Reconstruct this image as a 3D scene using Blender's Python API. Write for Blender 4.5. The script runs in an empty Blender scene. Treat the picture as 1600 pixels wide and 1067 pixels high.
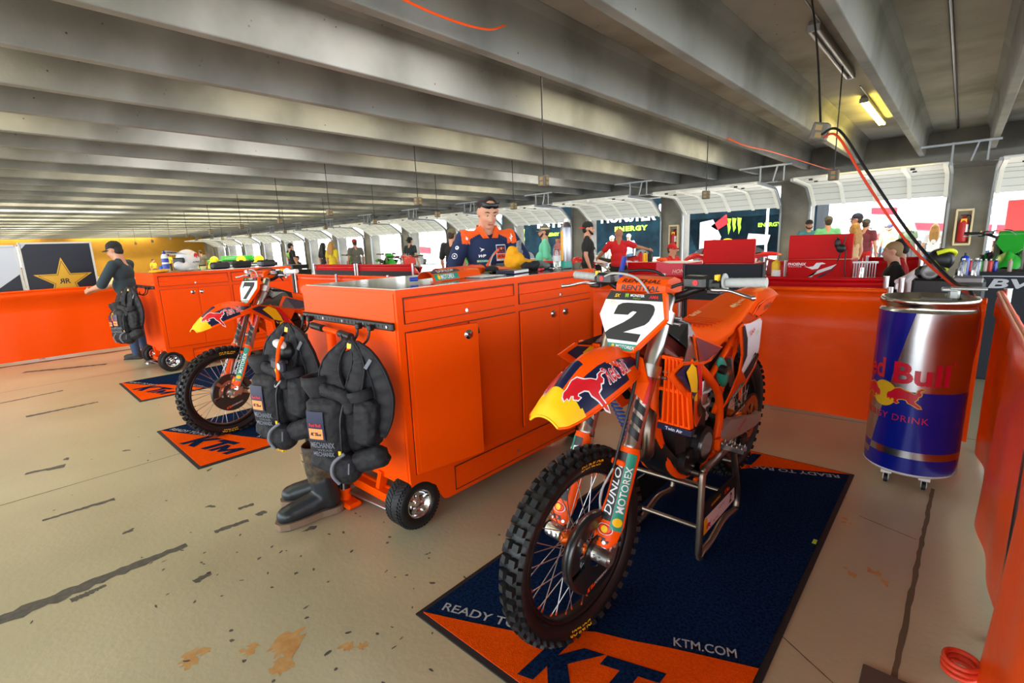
SKY_S = 1.6; SUN_S = 7.0; EXPO = 2.22; LAMP = 9
import bpy, math, random
import numpy as np
from mathutils import Vector as V, Matrix as MX
from mathutils.geometry import tessellate_polygon
sc = bpy.context.scene; col = sc.collection
PI = math.pi; rnd = random.Random(4)
def v3(p): return V((p[0], p[1], p[2]))

# ---------------------------------------------------------------- mesh builder
def smooth_path(pts, k=6, closed=False):
    P = [v3(p) for p in pts]; n = len(P); out = []
    rng = range(n if closed else n - 1)
    for i in rng:
        if closed: a, b, c, d = P[i-1], P[i], P[(i+1) % n], P[(i+2) % n]
        else: a, b, c, d = P[max(i-1, 0)], P[i], P[i+1], P[min(i+2, n-1)]
        for j in range(k):
            t = j / k
            out.append(.5*((2*b) + (c-a)*t + (2*a-5*b+4*c-d)*t*t + (3*b-a-3*c+d)*t**3))
    if not closed: out.append(P[-1])
    return out
def basis(d):
    d = V(d).normalized(); a = V((0, 0, 1)) if abs(d.z) < .95 else V((1, 0, 0))
    u = d.cross(a).normalized(); return u, d.cross(u).normalized()
class MB:
    def __init__(s): s.v = []; s.f = []; s.m = []; s.s = []; s.mat = 0; s.T = None; s.strip = 0
    def add(s, vs, fs, mat=None, sm=False):
        o = len(s.v); mat = s.mat if mat is None else mat
        for p in vs:
            p = v3(p); s.v.append(s.T @ p if s.T is not None else p)
        for f in fs: s.f.append([i+o for i in f]); s.m.append(mat); s.s.append(sm)
        return s
    def box(s, c, d, mat=None, R=None, ch=0.0):
        hx, hy, hz = d[0]/2, d[1]/2, d[2]/2; c = v3(c)
        if ch <= 0:
            vs = [V((x, y, z)) for x in (-hx, hx) for y in (-hy, hy) for z in (-hz, hz)]
            fs = [(0,1,3,2),(4,6,7,5),(0,4,5,1),(2,3,7,6),(0,2,6,4),(1,5,7,3)]
        else:
            vs = []; ch = min(ch, hx*.95, hy*.95, hz*.95)
            for x in (-1, 1):
                for y in (-1, 1):
                    for z in (-1, 1):
                        vs += [V((x*hx, y*(hy-ch), z*(hz-ch))), V((x*(hx-ch), y*hy, z*(hz-ch))), V((x*(hx-ch), y*(hy-ch), z*hz))]
            I = lambda x, y, z, k: ((x*2+y)*2+z)*3+k
            fs = []
            for x in (0, 1):
                q = [I(x,0,0,0), I(x,1,0,0), I(x,1,1,0), I(x,0,1,0)]; fs.append(q if x else q[::-1])
                q = [I(0,x,0,1), I(0,x,1,1), I(1,x,1,1), I(1,x,0,1)]; fs.append(q if x else q[::-1])
                q = [I(0,0,x,2), I(1,0,x,2), I(1,1,x,2), I(0,1,x,2)]; fs.append(q if x else q[::-1])
            for a in (0, 1):
                for b in (0, 1):
                    fs.append([I(a,b,0,0), I(a,b,1,0), I(a,b,1,1), I(a,b,0,1)])
                    fs.append([I(a,0,b,0), I(a,1,b,0), I(a,1,b,2), I(a,0,b,2)])
                    fs.append([I(0,a,b,1), I(1,a,b,1), I(1,a,b,2), I(0,a,b,2)])
                    for e in (0, 1): fs.append([I(a,b,e,0), I(a,b,e,1), I(a,b,e,2)])
        vs = [(R @ p if R is not None else p) + c for p in vs]
        return s.add(vs, fs, mat)
    def loft(s, rings, mat=None, sm=True, caps=True, closed=False, flip=False):
        n = len(rings[0]); vs = [p for r in rings for p in r]; fs = []; k = len(rings)
        for i in range(k if closed else k-1):
            for j in range(n):
                a = i*n+j; b = i*n+(j+1) % n; c = ((i+1) % k)*n+(j+1) % n; d = ((i+1) % k)*n+j
                fs.append((a, b, c, d))
        s.add(vs, fs, mat, sm)
        if caps and not closed:
            s.add(rings[0], [tuple(range(n))[::-1]], mat); s.add(rings[-1], [tuple(range(n))], mat)
        return s
    def grid(s, rows, mat=None, sm=True):
        n = len(rows[0]); fs = [(i*n+j, i*n+j+1, (i+1)*n+j+1, (i+1)*n+j) for i in range(len(rows)-1) for j in range(n-1)]
        return s.add([p for r in rows for p in r], fs, mat, sm)
    def cyl(s, p, q, r, r2=None, n=14, mat=None, caps=True, sm=True):
        p, q = v3(p), v3(q); u, w = basis(q-p); r2 = r if r2 is None else r2
        ring = lambda c, rr: [c+rr*(math.cos(2*PI*i/n)*u+math.sin(2*PI*i/n)*w) for i in range(n)]
        return s.loft([ring(p, r), ring(q, r2)], mat, sm, caps)
    def tube(s, pts, r, n=10, mat=None, k=0, closed=False, caps=True):
        P = smooth_path(pts, k, closed) if k else [v3(p) for p in pts]
        m = len(P); rings = []
        R = r if callable(r) else (lambda t: r) if not isinstance(r, (list, tuple)) else (lambda t: np.interp(t, np.linspace(0, 1, len(r)), r))
        u = None
        for i in range(m):
            if closed: d = P[(i+1) % m]-P[i-1]
            else: d = P[min(i+1, m-1)]-P[max(i-1, 0)]
            d = d.normalized() if d.length > 1e-9 else V((0, 0, 1))
            if u is None: u, w = basis(d)
            else:
                u = (u-d*u.dot(d)).normalized()
            w = d.cross(u); rr = float(R(i/max(m-1, 1)))
            rings.append([P[i]+rr*(math.cos(2*PI*j/n)*u+math.sin(2*PI*j/n)*w) for j in range(n)])
        return s.loft(rings, mat, True, caps, closed)
    def lathe(s, prof, o=(0,0,0), ax=(0,0,1), n=24, mat=None, sm=True, closed=False, a0=0, a1=2*PI):
        o = v3(o); ax = V(ax).normalized(); u, w = basis(ax); full = abs(a1-a0-2*PI) < 1e-6
        N = n if full else n+1; rows = []
        for r, h in prof: rows.append([o+ax*h+r*(math.cos(a0+(a1-a0)*j/n)*u+math.sin(a0+(a1-a0)*j/n)*w) for j in range(N)])
        if closed: rows.append(rows[0])
        if full: rows = [r+[r[0]] for r in rows]
        return s.grid(rows, mat, sm)
    def ell(s, c, r, n=14, m=9, mat=None, R=None):
        c = v3(c); rows = []
        for i in range(m+1):
            t = PI*i/m; row = []
            for j in range(n+1):
                a = 2*PI*j/n; p = V((r[0]*math.sin(t)*math.cos(a), r[1]*math.sin(t)*math.sin(a), r[2]*math.cos(t)))
                row.append((R @ p if R is not None else p)+c)
            rows.append(row)
        return s.grid(rows, mat, True)
    def prism(s, poly, fr, h0=0.0, h1=None, mat=None, side=None, sm=False):
        """poly 2-D; fr=(o,u,v,n) or callable (x,y,h)->point; flat when h1 is None"""
        if callable(fr): F = fr
        else:
            o, u, v, nn = [v3(q) for q in fr]; F = lambda x, y, h: o+u*x+v*y+nn*h
        if s.strip and callable(fr) and h1 is None:   # cut into small cells so that it follows a curved surface
            def clip(P, ax, c, keep):
                out = []
                for a, b in zip(P, P[1:]+P[:1]):
                    ia, ib = (a[ax]-c)*keep >= 0, (b[ax]-c)*keep >= 0
                    if ia: out.append(a)
                    if ia != ib:
                        t = (c-a[ax])/(b[ax]-a[ax]); q = [a[0]+(b[0]-a[0])*t, a[1]+(b[1]-a[1])*t]; q[ax] = c; out.append(tuple(q))
                return out
            area = sum(poly[i-1][0]*poly[i][1]-poly[i][0]*poly[i-1][1] for i in range(len(poly)))
            if area < 0: poly = poly[::-1]
            tri = [[tuple(poly[i]) for i in t] for t in tessellate_polygon([[V((x, y, 0)) for x, y in poly]])]
            for t in tri:
                if (t[1][0]-t[0][0])*(t[2][1]-t[0][1])-(t[2][0]-t[0][0])*(t[1][1]-t[0][1]) < 0: t = t[::-1]
                x0 = math.floor(min(p[0] for p in t)/s.strip)
                while x0*s.strip < max(p[0] for p in t):
                    q = clip(clip(list(t), 0, x0*s.strip, 1), 0, (x0+1)*s.strip, -1)
                    if len(q) > 2:
                        y0 = math.floor(min(p[1] for p in q)/s.strip)
                        while y0*s.strip < max(p[1] for p in q):
                            r = clip(clip(q, 1, y0*s.strip, 1), 1, (y0+1)*s.strip, -1)
                            if len(r) > 2: s.add([F(x, y, h0) for x, y in r], [tuple(range(len(r)))], mat, sm)
                            y0 += 1
                    x0 += 1
            return s
        n = len(poly); tri = tessellate_polygon([[V((x, y, 0)) for x, y in poly]])
        area = sum(poly[i-1][0]*poly[i][1]-poly[i][0]*poly[i-1][1] for i in range(n))
        def fix(t):
            a, b, c = [poly[i] for i in t]
            return t if (b[0]-a[0])*(c[1]-a[1])-(c[0]-a[0])*(b[1]-a[1]) > 0 else (t[0], t[2], t[1])
        tri = [fix(tuple(t)) for t in tri]
        top = [F(x, y, h0 if h1 is None else h1) for x, y in poly]
        s.add(top, tri, mat, sm)
        if h1 is not None:
            s.add([F(x, y, h0) for x, y in poly], [t[::-1] for t in tri], mat, sm)
            idx = list(range(n)) if area > 0 else list(range(n))[::-1]
            vs = [F(*poly[i], h0) for i in idx]+[F(*poly[i], h1) for i in idx]
            s.add(vs, [(i, (i+1) % n, n+(i+1) % n, n+i) for i in range(n)], side if side is not None else mat, sm)
        return s
    def text(s, txt, fr, h=None, w=None, mat=None, bold=0.0, shear=0.0, cut=0, up=.0006, space=1.0):
        """lettering centred on the frame; h = cap height, w = width"""
        vs, fs = glyphs(txt, bold, shear, cut, space)
        xs = [p[0] for p in vs]; ys = [p[1] for p in vs]; x0, x1, y0, y1 = min(xs), max(xs), min(ys), max(ys)
        sx = sy = None
        if h: sy = h/(y1-y0)
        if w: sx = w/(x1-x0)
        sx = sx or sy; sy = sy or sx
        if callable(fr): F = fr
        else:
            o, u, v, nn = [v3(q) for q in fr]; F = lambda x, y, hh: o+u*x+v*y+nn*hh
        return s.add([F((p[0]-(x0+x1)/2)*sx, (p[1]-(y0+y1)/2)*sy, up) for p in vs], fs, mat)
    def obj(s, name, mats, parent=None, bev=0, seg=2, T=None, sub=0, ang=None, weld=False):
        me = bpy.data.meshes.new(name); me.from_pydata([tuple(p) for p in s.v], [], s.f); me.update()
        for m in (mats if isinstance(mats, (list, tuple)) else [mats]): me.materials.append(m)
        me.polygons.foreach_set('material_index', s.m); me.polygons.foreach_set('use_smooth', s.s)
        o = bpy.data.objects.new(name, me); col.objects.link(o)
        if weld: w = o.modifiers.new('w', 'WELD'); w.merge_threshold = 1e-4
        if sub: u = o.modifiers.new('s', 'SUBSURF'); u.levels = u.render_levels = sub
        if bev:
            b = o.modifiers.new('b', 'BEVEL'); b.width = bev; b.segments = seg; b.limit_method = 'ANGLE'; b.angle_limit = math.radians(40); b.harden_normals = False
        if parent is not None: o.parent = parent
        return o
_gl = {}
def glyphs(txt, bold, shear, cut, space):
    key = (txt, bold, shear, cut, space)
    if key in _gl: return _gl[key]
    cu = bpy.data.curves.new('t', 'FONT'); cu.body = txt; cu.offset = bold; cu.shear = shear; cu.resolution_u = 3; cu.space_character = space; cu.size = 1
    ob = bpy.data.objects.new('t', cu); me = bpy.data.meshes.new_from_object(ob)
    if cut:
        import bmesh
        bm = bmesh.new(); bm.from_mesh(me); xs = [p.co.x for p in bm.verts]; x = min(xs)+cut
        while x < max(xs):
            bmesh.ops.bisect_plane(bm, geom=bm.verts[:]+bm.edges[:]+bm.faces[:], plane_co=(x, 0, 0), plane_no=(1, 0, 0)); x += cut
        bm.to_mesh(me); bm.free()
    r = ([tuple(p.co) for p in me.vertices], [tuple(p.vertices) for p in me.polygons])
    bpy.data.objects.remove(ob); bpy.data.curves.remove(cu); bpy.data.meshes.remove(me)
    _gl[key] = r; return r
def rotz(a): return MX.Rotation(a, 3, 'Z')
def rot(a, ax): return MX.Rotation(a, 3, ax)
def tag(o, label=None, cat=None, group=None, kind=None):
    if label: o['label'] = label
    if cat: o['category'] = cat
    if group: o['group'] = group
    if kind: o['kind'] = kind
    return o
def thing(name, label, cat, loc=(0,0,0), rz=0, group=None):
    o = bpy.data.objects.new(name, None); col.objects.link(o); o.location = loc; o.rotation_euler = (0, 0, rz); o.empty_display_size = .1
    return tag(o, label, cat, group)
def struct(o, label=None): o['kind'] = 'structure'; return tag(o, label)
kids = {}
def dup(o, loc=None, rz=None, label=None, group=None, parent=None):
    def cp(q, par):
        c = q.copy(); col.objects.link(c)
        if par is not None: c.parent = par
        for ch in list(q.children): cp(ch, c)
        return c
    c = cp(o, parent)
    if loc is not None: c.location = loc
    if rz is not None: c.rotation_euler = (0, 0, rz)
    if label: c['label'] = label
    if group: c['group'] = group
    return c

# ---------------------------------------------------------------- materials
def s2l(c): return tuple(((x/255+.055)/1.055)**2.4 if x > 10 else x/255/12.92 for x in c)
MT = {}
def mat(name, rgb, rough=.5, metal=0.0, coat=0.0, emit=None, noise=None, bump=None, spec=None, trans=0.0, alpha=1.0, sheen=0.0, lin=False, ani=0):
    """noise=(scale, amount, rgb2) mottles the colour, bump=(scale, strength)"""
    if name in MT: return MT[name]
    m = bpy.data.materials.new(name); m.use_nodes = True; nt = m.node_tree; b = nt.nodes['Principled BSDF']
    c = tuple(rgb) if lin else s2l(rgb)
    b.inputs['Base Color'].default_value = (*c, 1); b.inputs['Roughness'].default_value = rough; b.inputs['Metallic'].default_value = metal
    b.inputs['Coat Weight'].default_value = coat; b.inputs['Coat Roughness'].default_value = .05
    if spec is not None: b.inputs['Specular IOR Level'].default_value = spec
    if trans: b.inputs['Transmission Weight'].default_value = trans
    if alpha < 1: b.inputs['Alpha'].default_value = alpha
    if sheen: b.inputs['Sheen Weight'].default_value = sheen
    if emit: b.inputs['Emission Color'].default_value = (*s2l(emit[0]), 1); b.inputs['Emission Strength'].default_value = emit[1]
    tc = None
    if noise or bump: tc = nt.nodes.new('ShaderNodeTexCoord')
    if noise:
        n = nt.nodes.new('ShaderNodeTexNoise'); n.inputs['Scale'].default_value = noise[0]; n.inputs['Detail'].default_value = 6; n.inputs['Roughness'].default_value = .65
        r = nt.nodes.new('ShaderNodeValToRGB'); r.color_ramp.elements[0].position = .5-noise[1]/2; r.color_ramp.elements[1].position = .5+noise[1]/2
        r.color_ramp.elements[0].color = (*c, 1); r.color_ramp.elements[1].color = (*s2l(noise[2]), 1)
        nt.links.new(tc.outputs['Object'], n.inputs['Vector']); nt.links.new(n.outputs['Fac'], r.inputs['Fac']); nt.links.new(r.outputs['Color'], b.inputs['Base Color'])
    if bump:
        n = nt.nodes.new('ShaderNodeTexNoise'); n.inputs['Scale'].default_value = bump[0]; n.inputs['Detail'].default_value = 4
        q = nt.nodes.new('ShaderNodeBump'); q.inputs['Strength'].default_value = bump[1]; q.inputs['Distance'].default_value = .01
        nt.links.new(tc.outputs['Object'], n.inputs['Vector']); nt.links.new(n.outputs['Fac'], q.inputs['Height']); nt.links.new(q.outputs['Normal'], b.inputs['Normal'])
    MT[name] = m; return m
ORG = mat('orange_paint', (.95, .078, .0005), .36, spec=.12, lin=True)
ORP = mat('orange_plastic', (.95, .085, .0005), .36, spec=.18, lin=True)
ORV = mat('orange_vinyl', (.95, .08, .0005), .3, spec=.16, lin=True, bump=(8, .45))
ORF = mat('orange_fabric', (.95, .09, .002), .85, spec=.1, lin=True)
BLK = mat('black_plastic', (22, 22, 24), .45)
BLM = mat('black_metal', (24, 24, 26), .35, metal=.3)
RUB = mat('tyre_rubber', (17, 18, 21), .62, bump=(60, .15))
RBS = mat('rubber_sidewall', (16, 16, 18), .5)
WHT = mat('white_print', (236, 236, 240), .35)
WHM = mat('white_paint', (232, 232, 230), .45)
NVY = mat('navy_print', (20, 26, 62), .35)
DNV = mat('navy_dark', (14, 20, 38), .4)
RED = mat('red_print', (214, 22, 36), .4)
YEL = mat('yellow_print', (250, 196, 10), .4)
GRN = mat('teal_print', (20, 146, 124), .4)
LIM = mat('lime_print', (140, 205, 40), .4)
GRY = mat('grey_plastic', (126, 130, 136), .5)
LGR = mat('light_grey_rubber', (176, 178, 176), .6)
STL = mat('steel', (190, 190, 192), .28, metal=1)
ALU = mat('aluminium', (196, 194, 190), .38, metal=1)
CHR = mat('chrome', (225, 225, 228), .1, metal=1)
FRK = mat('fork_tube', (186, 180, 172), .3, metal=1)
TIT = mat('titanium', (150, 138, 124), .38, metal=1)
GLV = mat('galvanised', (150, 155, 160), .45, metal=.6)
CFB = mat('carbon_fibre', (30, 31, 33), .3, coat=.4)
CON = None

# ---------------------------------------------------------------- camera
cam = bpy.data.cameras.new('camera'); cam.sensor_width = 36; cam.lens = 774.3/1600*36; cam.clip_start = .05; cam.clip_end = 400
co = bpy.data.objects.new('camera', cam); col.objects.link(co); sc.camera = co
CM = MX(((0.746, 0.102, -0.658), (0.665, -0.169, 0.728), (-0.037, -0.98, -0.193)))
H = 1.412
_r = V((CM[0][0], CM[1][0], CM[2][0])).normalized(); _f = V((CM[0][2], CM[1][2], CM[2][2])); _f = (_f-_r*_f.dot(_r)).normalized(); _u = _r.cross(_f)
co.matrix_world = MX(((_r.x, _u.x, -_f.x, 0), (_r.y, _u.y, -_f.y, 0), (_r.z, _u.z, -_f.z, H), (0, 0, 0, 1)))

# ---------------------------------------------------------------- light
w = bpy.data.worlds.new('sky'); sc.world = w; w.use_nodes = True; nt = w.node_tree
bg = nt.nodes['Background']; bg.inputs['Strength'].default_value = SKY_S
sk = nt.nodes.new('ShaderNodeTexSky'); sk.sky_type = 'HOSEK_WILKIE'; sk.turbidity = 4; sk.ground_albedo = .5; sk.sun_direction = (-.35, -.45, .82)
mx = nt.nodes.new('ShaderNodeMix'); mx.data_type = 'RGBA'; mx.inputs[0].default_value = .75
mx.inputs[7].default_value = (.86, .945, 1.0, 1)
nt.links.new(sk.outputs['Color'], mx.inputs[6]); nt.links.new(mx.outputs[2], bg.inputs['Color'])
sun = bpy.data.lights.new('sun', 'SUN'); sun.energy = SUN_S; sun.angle = .01; sun.color = (1, .97, .92)
so = bpy.data.objects.new('sun', sun); col.objects.link(so); so.rotation_euler = V((.35, .45, -.82)).to_track_quat('-Z', 'Y').to_euler()
sc.view_settings.view_transform = 'Standard'; sc.view_settings.look = 'None'; sc.view_settings.exposure = EXPO; sc.view_settings.gamma = 1
sc.view_settings.use_curve_mapping = False
sc.cycles.use_denoising = True; sc.cycles.max_bounces = 8; sc.cycles.diffuse_bounces = 5
try: sc.cycles.denoiser = 'OPENIMAGEDENOISE'
except Exception: pass
sc.cycles.sample_clamp_indirect = 8
# ---------------------------------------------------------------- concrete, floor
def concrete(name, c1, c2, spots=True):
    m = bpy.data.materials.new(name); m.use_nodes = True; nt = m.node_tree; b = nt.nodes['Principled BSDF']; L = nt.links.new; N = nt.nodes.new
    b.inputs['Roughness'].default_value = .85; tc = N('ShaderNodeTexCoord')
    def noise(sc_, det=6):
        n = N('ShaderNodeTexNoise'); n.inputs['Scale'].default_value = sc_; n.inputs['Detail'].default_value = det; L(tc.outputs['Object'], n.inputs['Vector']); return n
    def ramp(src, p0, p1, a, c):
        r = N('ShaderNodeValToRGB'); r.color_ramp.elements[0].position = p0; r.color_ramp.elements[1].position = p1
        r.color_ramp.elements[0].color = (*a, 1); r.color_ramp.elements[1].color = (*c, 1); L(src, r.inputs['Fac']); return r
    r1 = ramp(noise(1.1, 8).outputs['Fac'], .3, .7, s2l(c1), s2l(c2))
    outc = r1.outputs['Color']
    if spots:
        vo = N('ShaderNodeTexVoronoi'); vo.inputs['Scale'].default_value = 9; L(tc.outputs['Object'], vo.inputs['Vector'])
        r2 = ramp(vo.outputs['Distance'], .05, .1, (.25, .24, .22), (1, 1, 1))
        nn = noise(2.3, 3); r3 = ramp(nn.outputs['Fac'], .44, .54, (1, 1, 1), (0, 0, 0))
        mm = N('ShaderNodeMix'); mm.data_type = 'RGBA'; mm.blend_type = 'MULTIPLY'; L(r3.outputs['Color'], mm.inputs[0]); L(outc, mm.inputs[6]); L(r2.outputs['Color'], mm.inputs[7]); outc = mm.outputs[2]
        r4 = ramp(noise(.55, 5).outputs['Fac'], .36, .52, (.62, .6, .54), (1, 1, 1))
        m2 = N('ShaderNodeMix'); m2.data_type = 'RGBA'; m2.blend_type = 'MULTIPLY'; m2.inputs[0].default_value = .7; L(outc, m2.inputs[6]); L(r4.outputs['Color'], m2.inputs[7]); outc = m2.outputs[2]
    L(outc, b.inputs['Base Color'])
    bp = N('ShaderNodeBump'); bp.inputs['Strength'].default_value = .12; bp.inputs['Distance'].default_value = .01; L(noise(40, 3).outputs['Fac'], bp.inputs['Height']); L(bp.outputs['Normal'], b.inputs['Normal'])
    return m
CON = concrete('beam_concrete', (122, 124, 124), (144, 145, 144))
COS = concrete('slab_concrete', (150, 149, 145), (178, 176, 171))
COW = concrete('wall_concrete', (112, 109, 103), (142, 138, 130))
FLR = concrete('epoxy_floor', (166, 159, 130), (184, 176, 146), spots=False)
_b = FLR.node_tree.nodes['Principled BSDF']; _b.inputs['Roughness'].default_value = .33; _b.inputs['Coat Weight'].default_value = .15; _b.inputs['Coat Roughness'].default_value = .3
DRK = mat('bare_floor_patch', (62, 62, 60), .6, noise=(40, .3, (92, 88, 80)))
RST = mat('rust_stain', (178, 122, 58), .6, noise=(14, .3, (198, 160, 104)))
CRK = mat('floor_joint', (96, 84, 62), .8)
# floor with its worn paint patches, joints and rust stains
m = MB()
m.box((-26, 3.9, -.1), (76, 26, .2), 0)
def blob(c, rx, ry, a, mt, n=18, jag=.35, z=.0009):
    ca, sa = math.cos(a), math.sin(a); pts = []
    for i in range(n):
        t = 2*PI*i/n; k = 1+rnd.uniform(-jag, jag); x, y = rx*k*math.cos(t), ry*k*math.sin(t); pts.append((c[0]+x*ca-y*sa, c[1]+x*sa+y*ca))
    m.prism(pts, lambda x, y, h: V((x, y, z)), mat=mt)
def streak(p, q, w0, w1, mt, n=26, z=.0009):
    p, q = V(p), V(q); d = q-p; nn = V((-d.y, d.x)).normalized(); L, R = [], []
    for i in range(n+1):
        t = i/n; c = p+d*t; ww = w0+(w1-w0)*t
        L.append(tuple(c+nn*ww*(1+rnd.uniform(-.3, .3)))); R.append(tuple(c-nn*ww*(1+rnd.uniform(-.4, .4))))
    m.prism(L+R[::-1], lambda x, y, h: V((x, y, z)), mat=mt)
streak((-2.74, -.12), (-2.735, .55), .045, .022, 1); streak((-2.66, .1), (-2.67, .22), .02, .012, 1)
streak((-2.38, .48), (-2.39, .55), .02, .014, 1, 10); streak((-2.75, .68), (-2.73, .84), .018, .014, 1, 14)
streak((-2.9, .85), (-2.89, .93), .013, .016, 1, 8); streak((-2.74, .89), (-2.75, .94), .02, .02, 1, 8)
streak((-3.66, .1), (-3.64, .42), .012, .02, 1, 20); streak((-7.21, .1), (-7.29, .6), .02, .02, 1); streak((-6.35, .23), (-6.36, .76), .03, .02, 1)
streak((-4.6, .1), (-4.55, .3), .02, .03, 1, 10); streak((-9.0, .4), (-8.6, 1.2), .05, .04, 1)
streak((-9.75, -.6), (-9.62, 2.2), .05, .06, 1)
for i in range(150):
    x = rnd.uniform(-6.5, 0); y = rnd.uniform(-.2, 3.2)
    if rnd.random() < .45: x = rnd.uniform(-2.9, -1.2); y = rnd.uniform(.3, 1.3)
    blob((x, y), rnd.uniform(.004, .014), rnd.uniform(.003, .008), rnd.uniform(0, 3), 1, 7)
for i in range(8): blob((rnd.uniform(-5.5, -2.3), rnd.uniform(.1, 1.2)), rnd.uniform(.02, .035), rnd.uniform(.012, .02), rnd.uniform(0, 3), 1, 11, .5)
for c, r in (((-1.7, .6), .07), ((-1.62, .55), .05), ((-1.78, .5), .03), ((-1.5, .75), .03), ((-.3, 2.75), .02), ((-.21, 2.3), .022), ((-.34, 3.0), .02), ((-.12, 2.35), .03), ((-1.9, .35), .04)):
    for k in range(3): blob((c[0]+rnd.uniform(-.03, .03), c[1]+rnd.uniform(-.03, .03)), r*rnd.uniform(.4, .9), r*rnd.uniform(.3, .6), rnd.uniform(0, 3), 2, 14, .5, z=.0006+.0001*k)
streak((.015, 3.4), (-.03, 1.5), .008, .01, 3, 40); streak((-.03, 1.5), (-.05, .4), .01, .01, 3, 10)
streak((-.38, 1.78), (-.12, 1.62), .0025, .002, 3, 10); streak((-.25, 2.84), (-.02, 2.76), .002, .002, 3, 8); streak((-1.05, 4.3), (.2, 4.4), .004, .004, 3, 8)
for k in range(1, 9): streak((-3.7*k-.4, -3), (-3.7*k-.45, 16), .004, .004, 3, 6)
struct(m.obj('floor', [FLR, DRK, RST, CRK]))

# ---------------------------------------------------------------- concrete ceiling
BX = lambda k: -.952+1.244*k
m = MB(); m.box((-27.0, 5.2, 3.85), (68, 23.6, .3)); struct(m.obj('ceiling', COS))
sec = [(-.055, 3.13), (.055, 3.13), (.085, 3.55), (.10, 3.62), (.17, 3.70), (-.17, 3.70), (-.10, 3.62), (-.085, 3.55)]
m = MB()
m.loft([[V((x, y, z)) for x, z in sec] for y in (-6.5, 16.3)], 0, False)
bm0 = struct(m.obj('ceiling_beam', CON, bev=.012)); bm0.location = (BX(-47), 0, 0)
for k in range(-46, 7):
    c = bm0.copy(); col.objects.link(c); c.location.x = BX(k)
# ---------------------------------------------------------------- door wall
DX = [(-3.28, -.375)]
P0 = 3.70
doors = [(-3.27-P0*k, -.375-P0*k) for k in range(-2, 14)]
m = MB()
m.box((-22, 16.75, 3.3), (64, .5, 1.0)); m.box((-22, 16.4, 3.0), (64, .35, .22))
struct(m.obj('wall_north', COW))
for k, (a, b) in enumerate(doors):
    m = MB(); m.box((b+.3725, 16.72, 1.4), (.80, .56, 2.8)); struct(m.obj('pillar', COW, bev=.015))
m = MB(); m.box((-52.4, 16.72, 1.7), (3.6, .56, 3.4)); struct(m.obj('wall_north_end', COW))
YW = mat('yellow_wall', (198, 148, 44), .7, noise=(.8, .5, (178, 128, 32)))
m = MB(); m.box((-54.2, 6.5, 1.85), (.3, 21, 3.7)); struct(m.obj('wall_west', YW))
# roll-up doors, open under the ceiling
DPN = mat('door_panel', (214, 216, 218), .5)
def make_door():
    W = 2.895
    r = struct(bpy.data.objects.new('door_1', None)); col.objects.link(r)
    prof = [(16.44, 2.19), (16.22, 2.35), (16.0, 2.50), (15.8, 2.62), (15.6, 2.68), (14.9, 2.71), (14.15, 2.73)]
    P = smooth_path([(0, y, z) for y, z in prof], 4)
    m = MB()
    for i in range(len(P)-1):
        a, b = P[i], P[i+1]; d = (b-a).normalized(); n = V((0, -d.z, d.y)) * .02
        for sgn, mm in ((1, 0), (-1, 0)):
            q = [V((-W, a.y, a.z))+n*sgn, V((0, a.y, a.z))+n*sgn, V((0, b.y, b.z))+n*sgn, V((-W, b.y, b.z))+n*sgn]
            m.add(q, [(0, 1, 2, 3) if sgn > 0 else (3, 2, 1, 0)], mm)
    m.cyl((-W, 16.44, 2.19), (0, 16.44, 2.19), .028, n=8); m.cyl((-W, 14.15, 2.73), (0, 14.15, 2.73), .028, n=8)
    for i in (3, 7, 11, 15, 19):   # section joints
        if i < len(P): m.box((-W/2, P[i].y, P[i].z-.012), (W, .02, .03), 1)
    m.obj('door_panel', [DPN, GLV], r)
    for j in range(5):
        x = -W+.05+(W-.1)*j/4; m = MB()
        for a, b in zip(P[:-1], P[1:]):
            d = b-a; c = (a+b)/2; R = rot(math.atan2(d.z, d.y), 'X'); n = R @ V((0, 0, 1)); n = n if n.z < 0 or n.y < 0 else -n
            m.box((x, c.y, c.z)+n*.035 if False else V((x, c.y, c.z))+V((0, -.022, -.03)), (.085, d.length+.01, .06), 0, R)
        m.obj('panel_stile', WHM, r)
    for x in (-W-.03, .03):
        m = MB()
        tp = [V((x, 16.38, 0)), V((x, 16.38, 2.0))]+[V((x, p.y-.03, p.z-.03)) for p in P[2:]]
        for a, b in zip(tp[:-1], tp[1:]):
            d = b-a; m.box((a+b)/2, (.05, d.length, .07) if abs(d.z) < .9 or d.length < 1 else (.05, .08, d.length), 0, rot(math.atan2(d.z, d.y), 'X') if not (abs(d.z) > .9) else None)
        m.obj('door_track', GLV, r)
    # hanger bracket at the inner end of the track
    m = MB(); x0 = .03
    m.box((x0+.1, 14.2, 3.1), (1.25, .04, .04)); m.box((x0, 14.2, 2.93), (.035, .035, .4)); m.box((x0+.35, 14.2, 2.92), (.03, .03, .4), R=rot(.25, 'Y')); m.box((x0+.55, 14.2, 2.92), (.03, .03, .4))
    m.cyl((-W, 15.9, 2.88), (0, 15.9, 2.88), .02, n=8)
    m.obj('track_hanger', GLV, r)
    m = MB()
    for x in (-W+.35, -W*.5, -.6):
        for y in (14.3, 14.9): m.box((x, y, 2.68), (.08, .05, .04))
    m.obj('hinge', BLM, r)
    return r
d0 = make_door()
for i, (a, b) in enumerate(doors):
    c = d0 if i == 0 else dup(d0)
    c.location = (b, 0, 0); c.name = f'door_{i+1}'
# ---------------------------------------------------------------- outside
m = MB(); m.box((-20, 57.2, -.12), (140, 80, .2)); struct(m.obj('ground', mat('asphalt_outside', (198, 194, 188), .9)))
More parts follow.
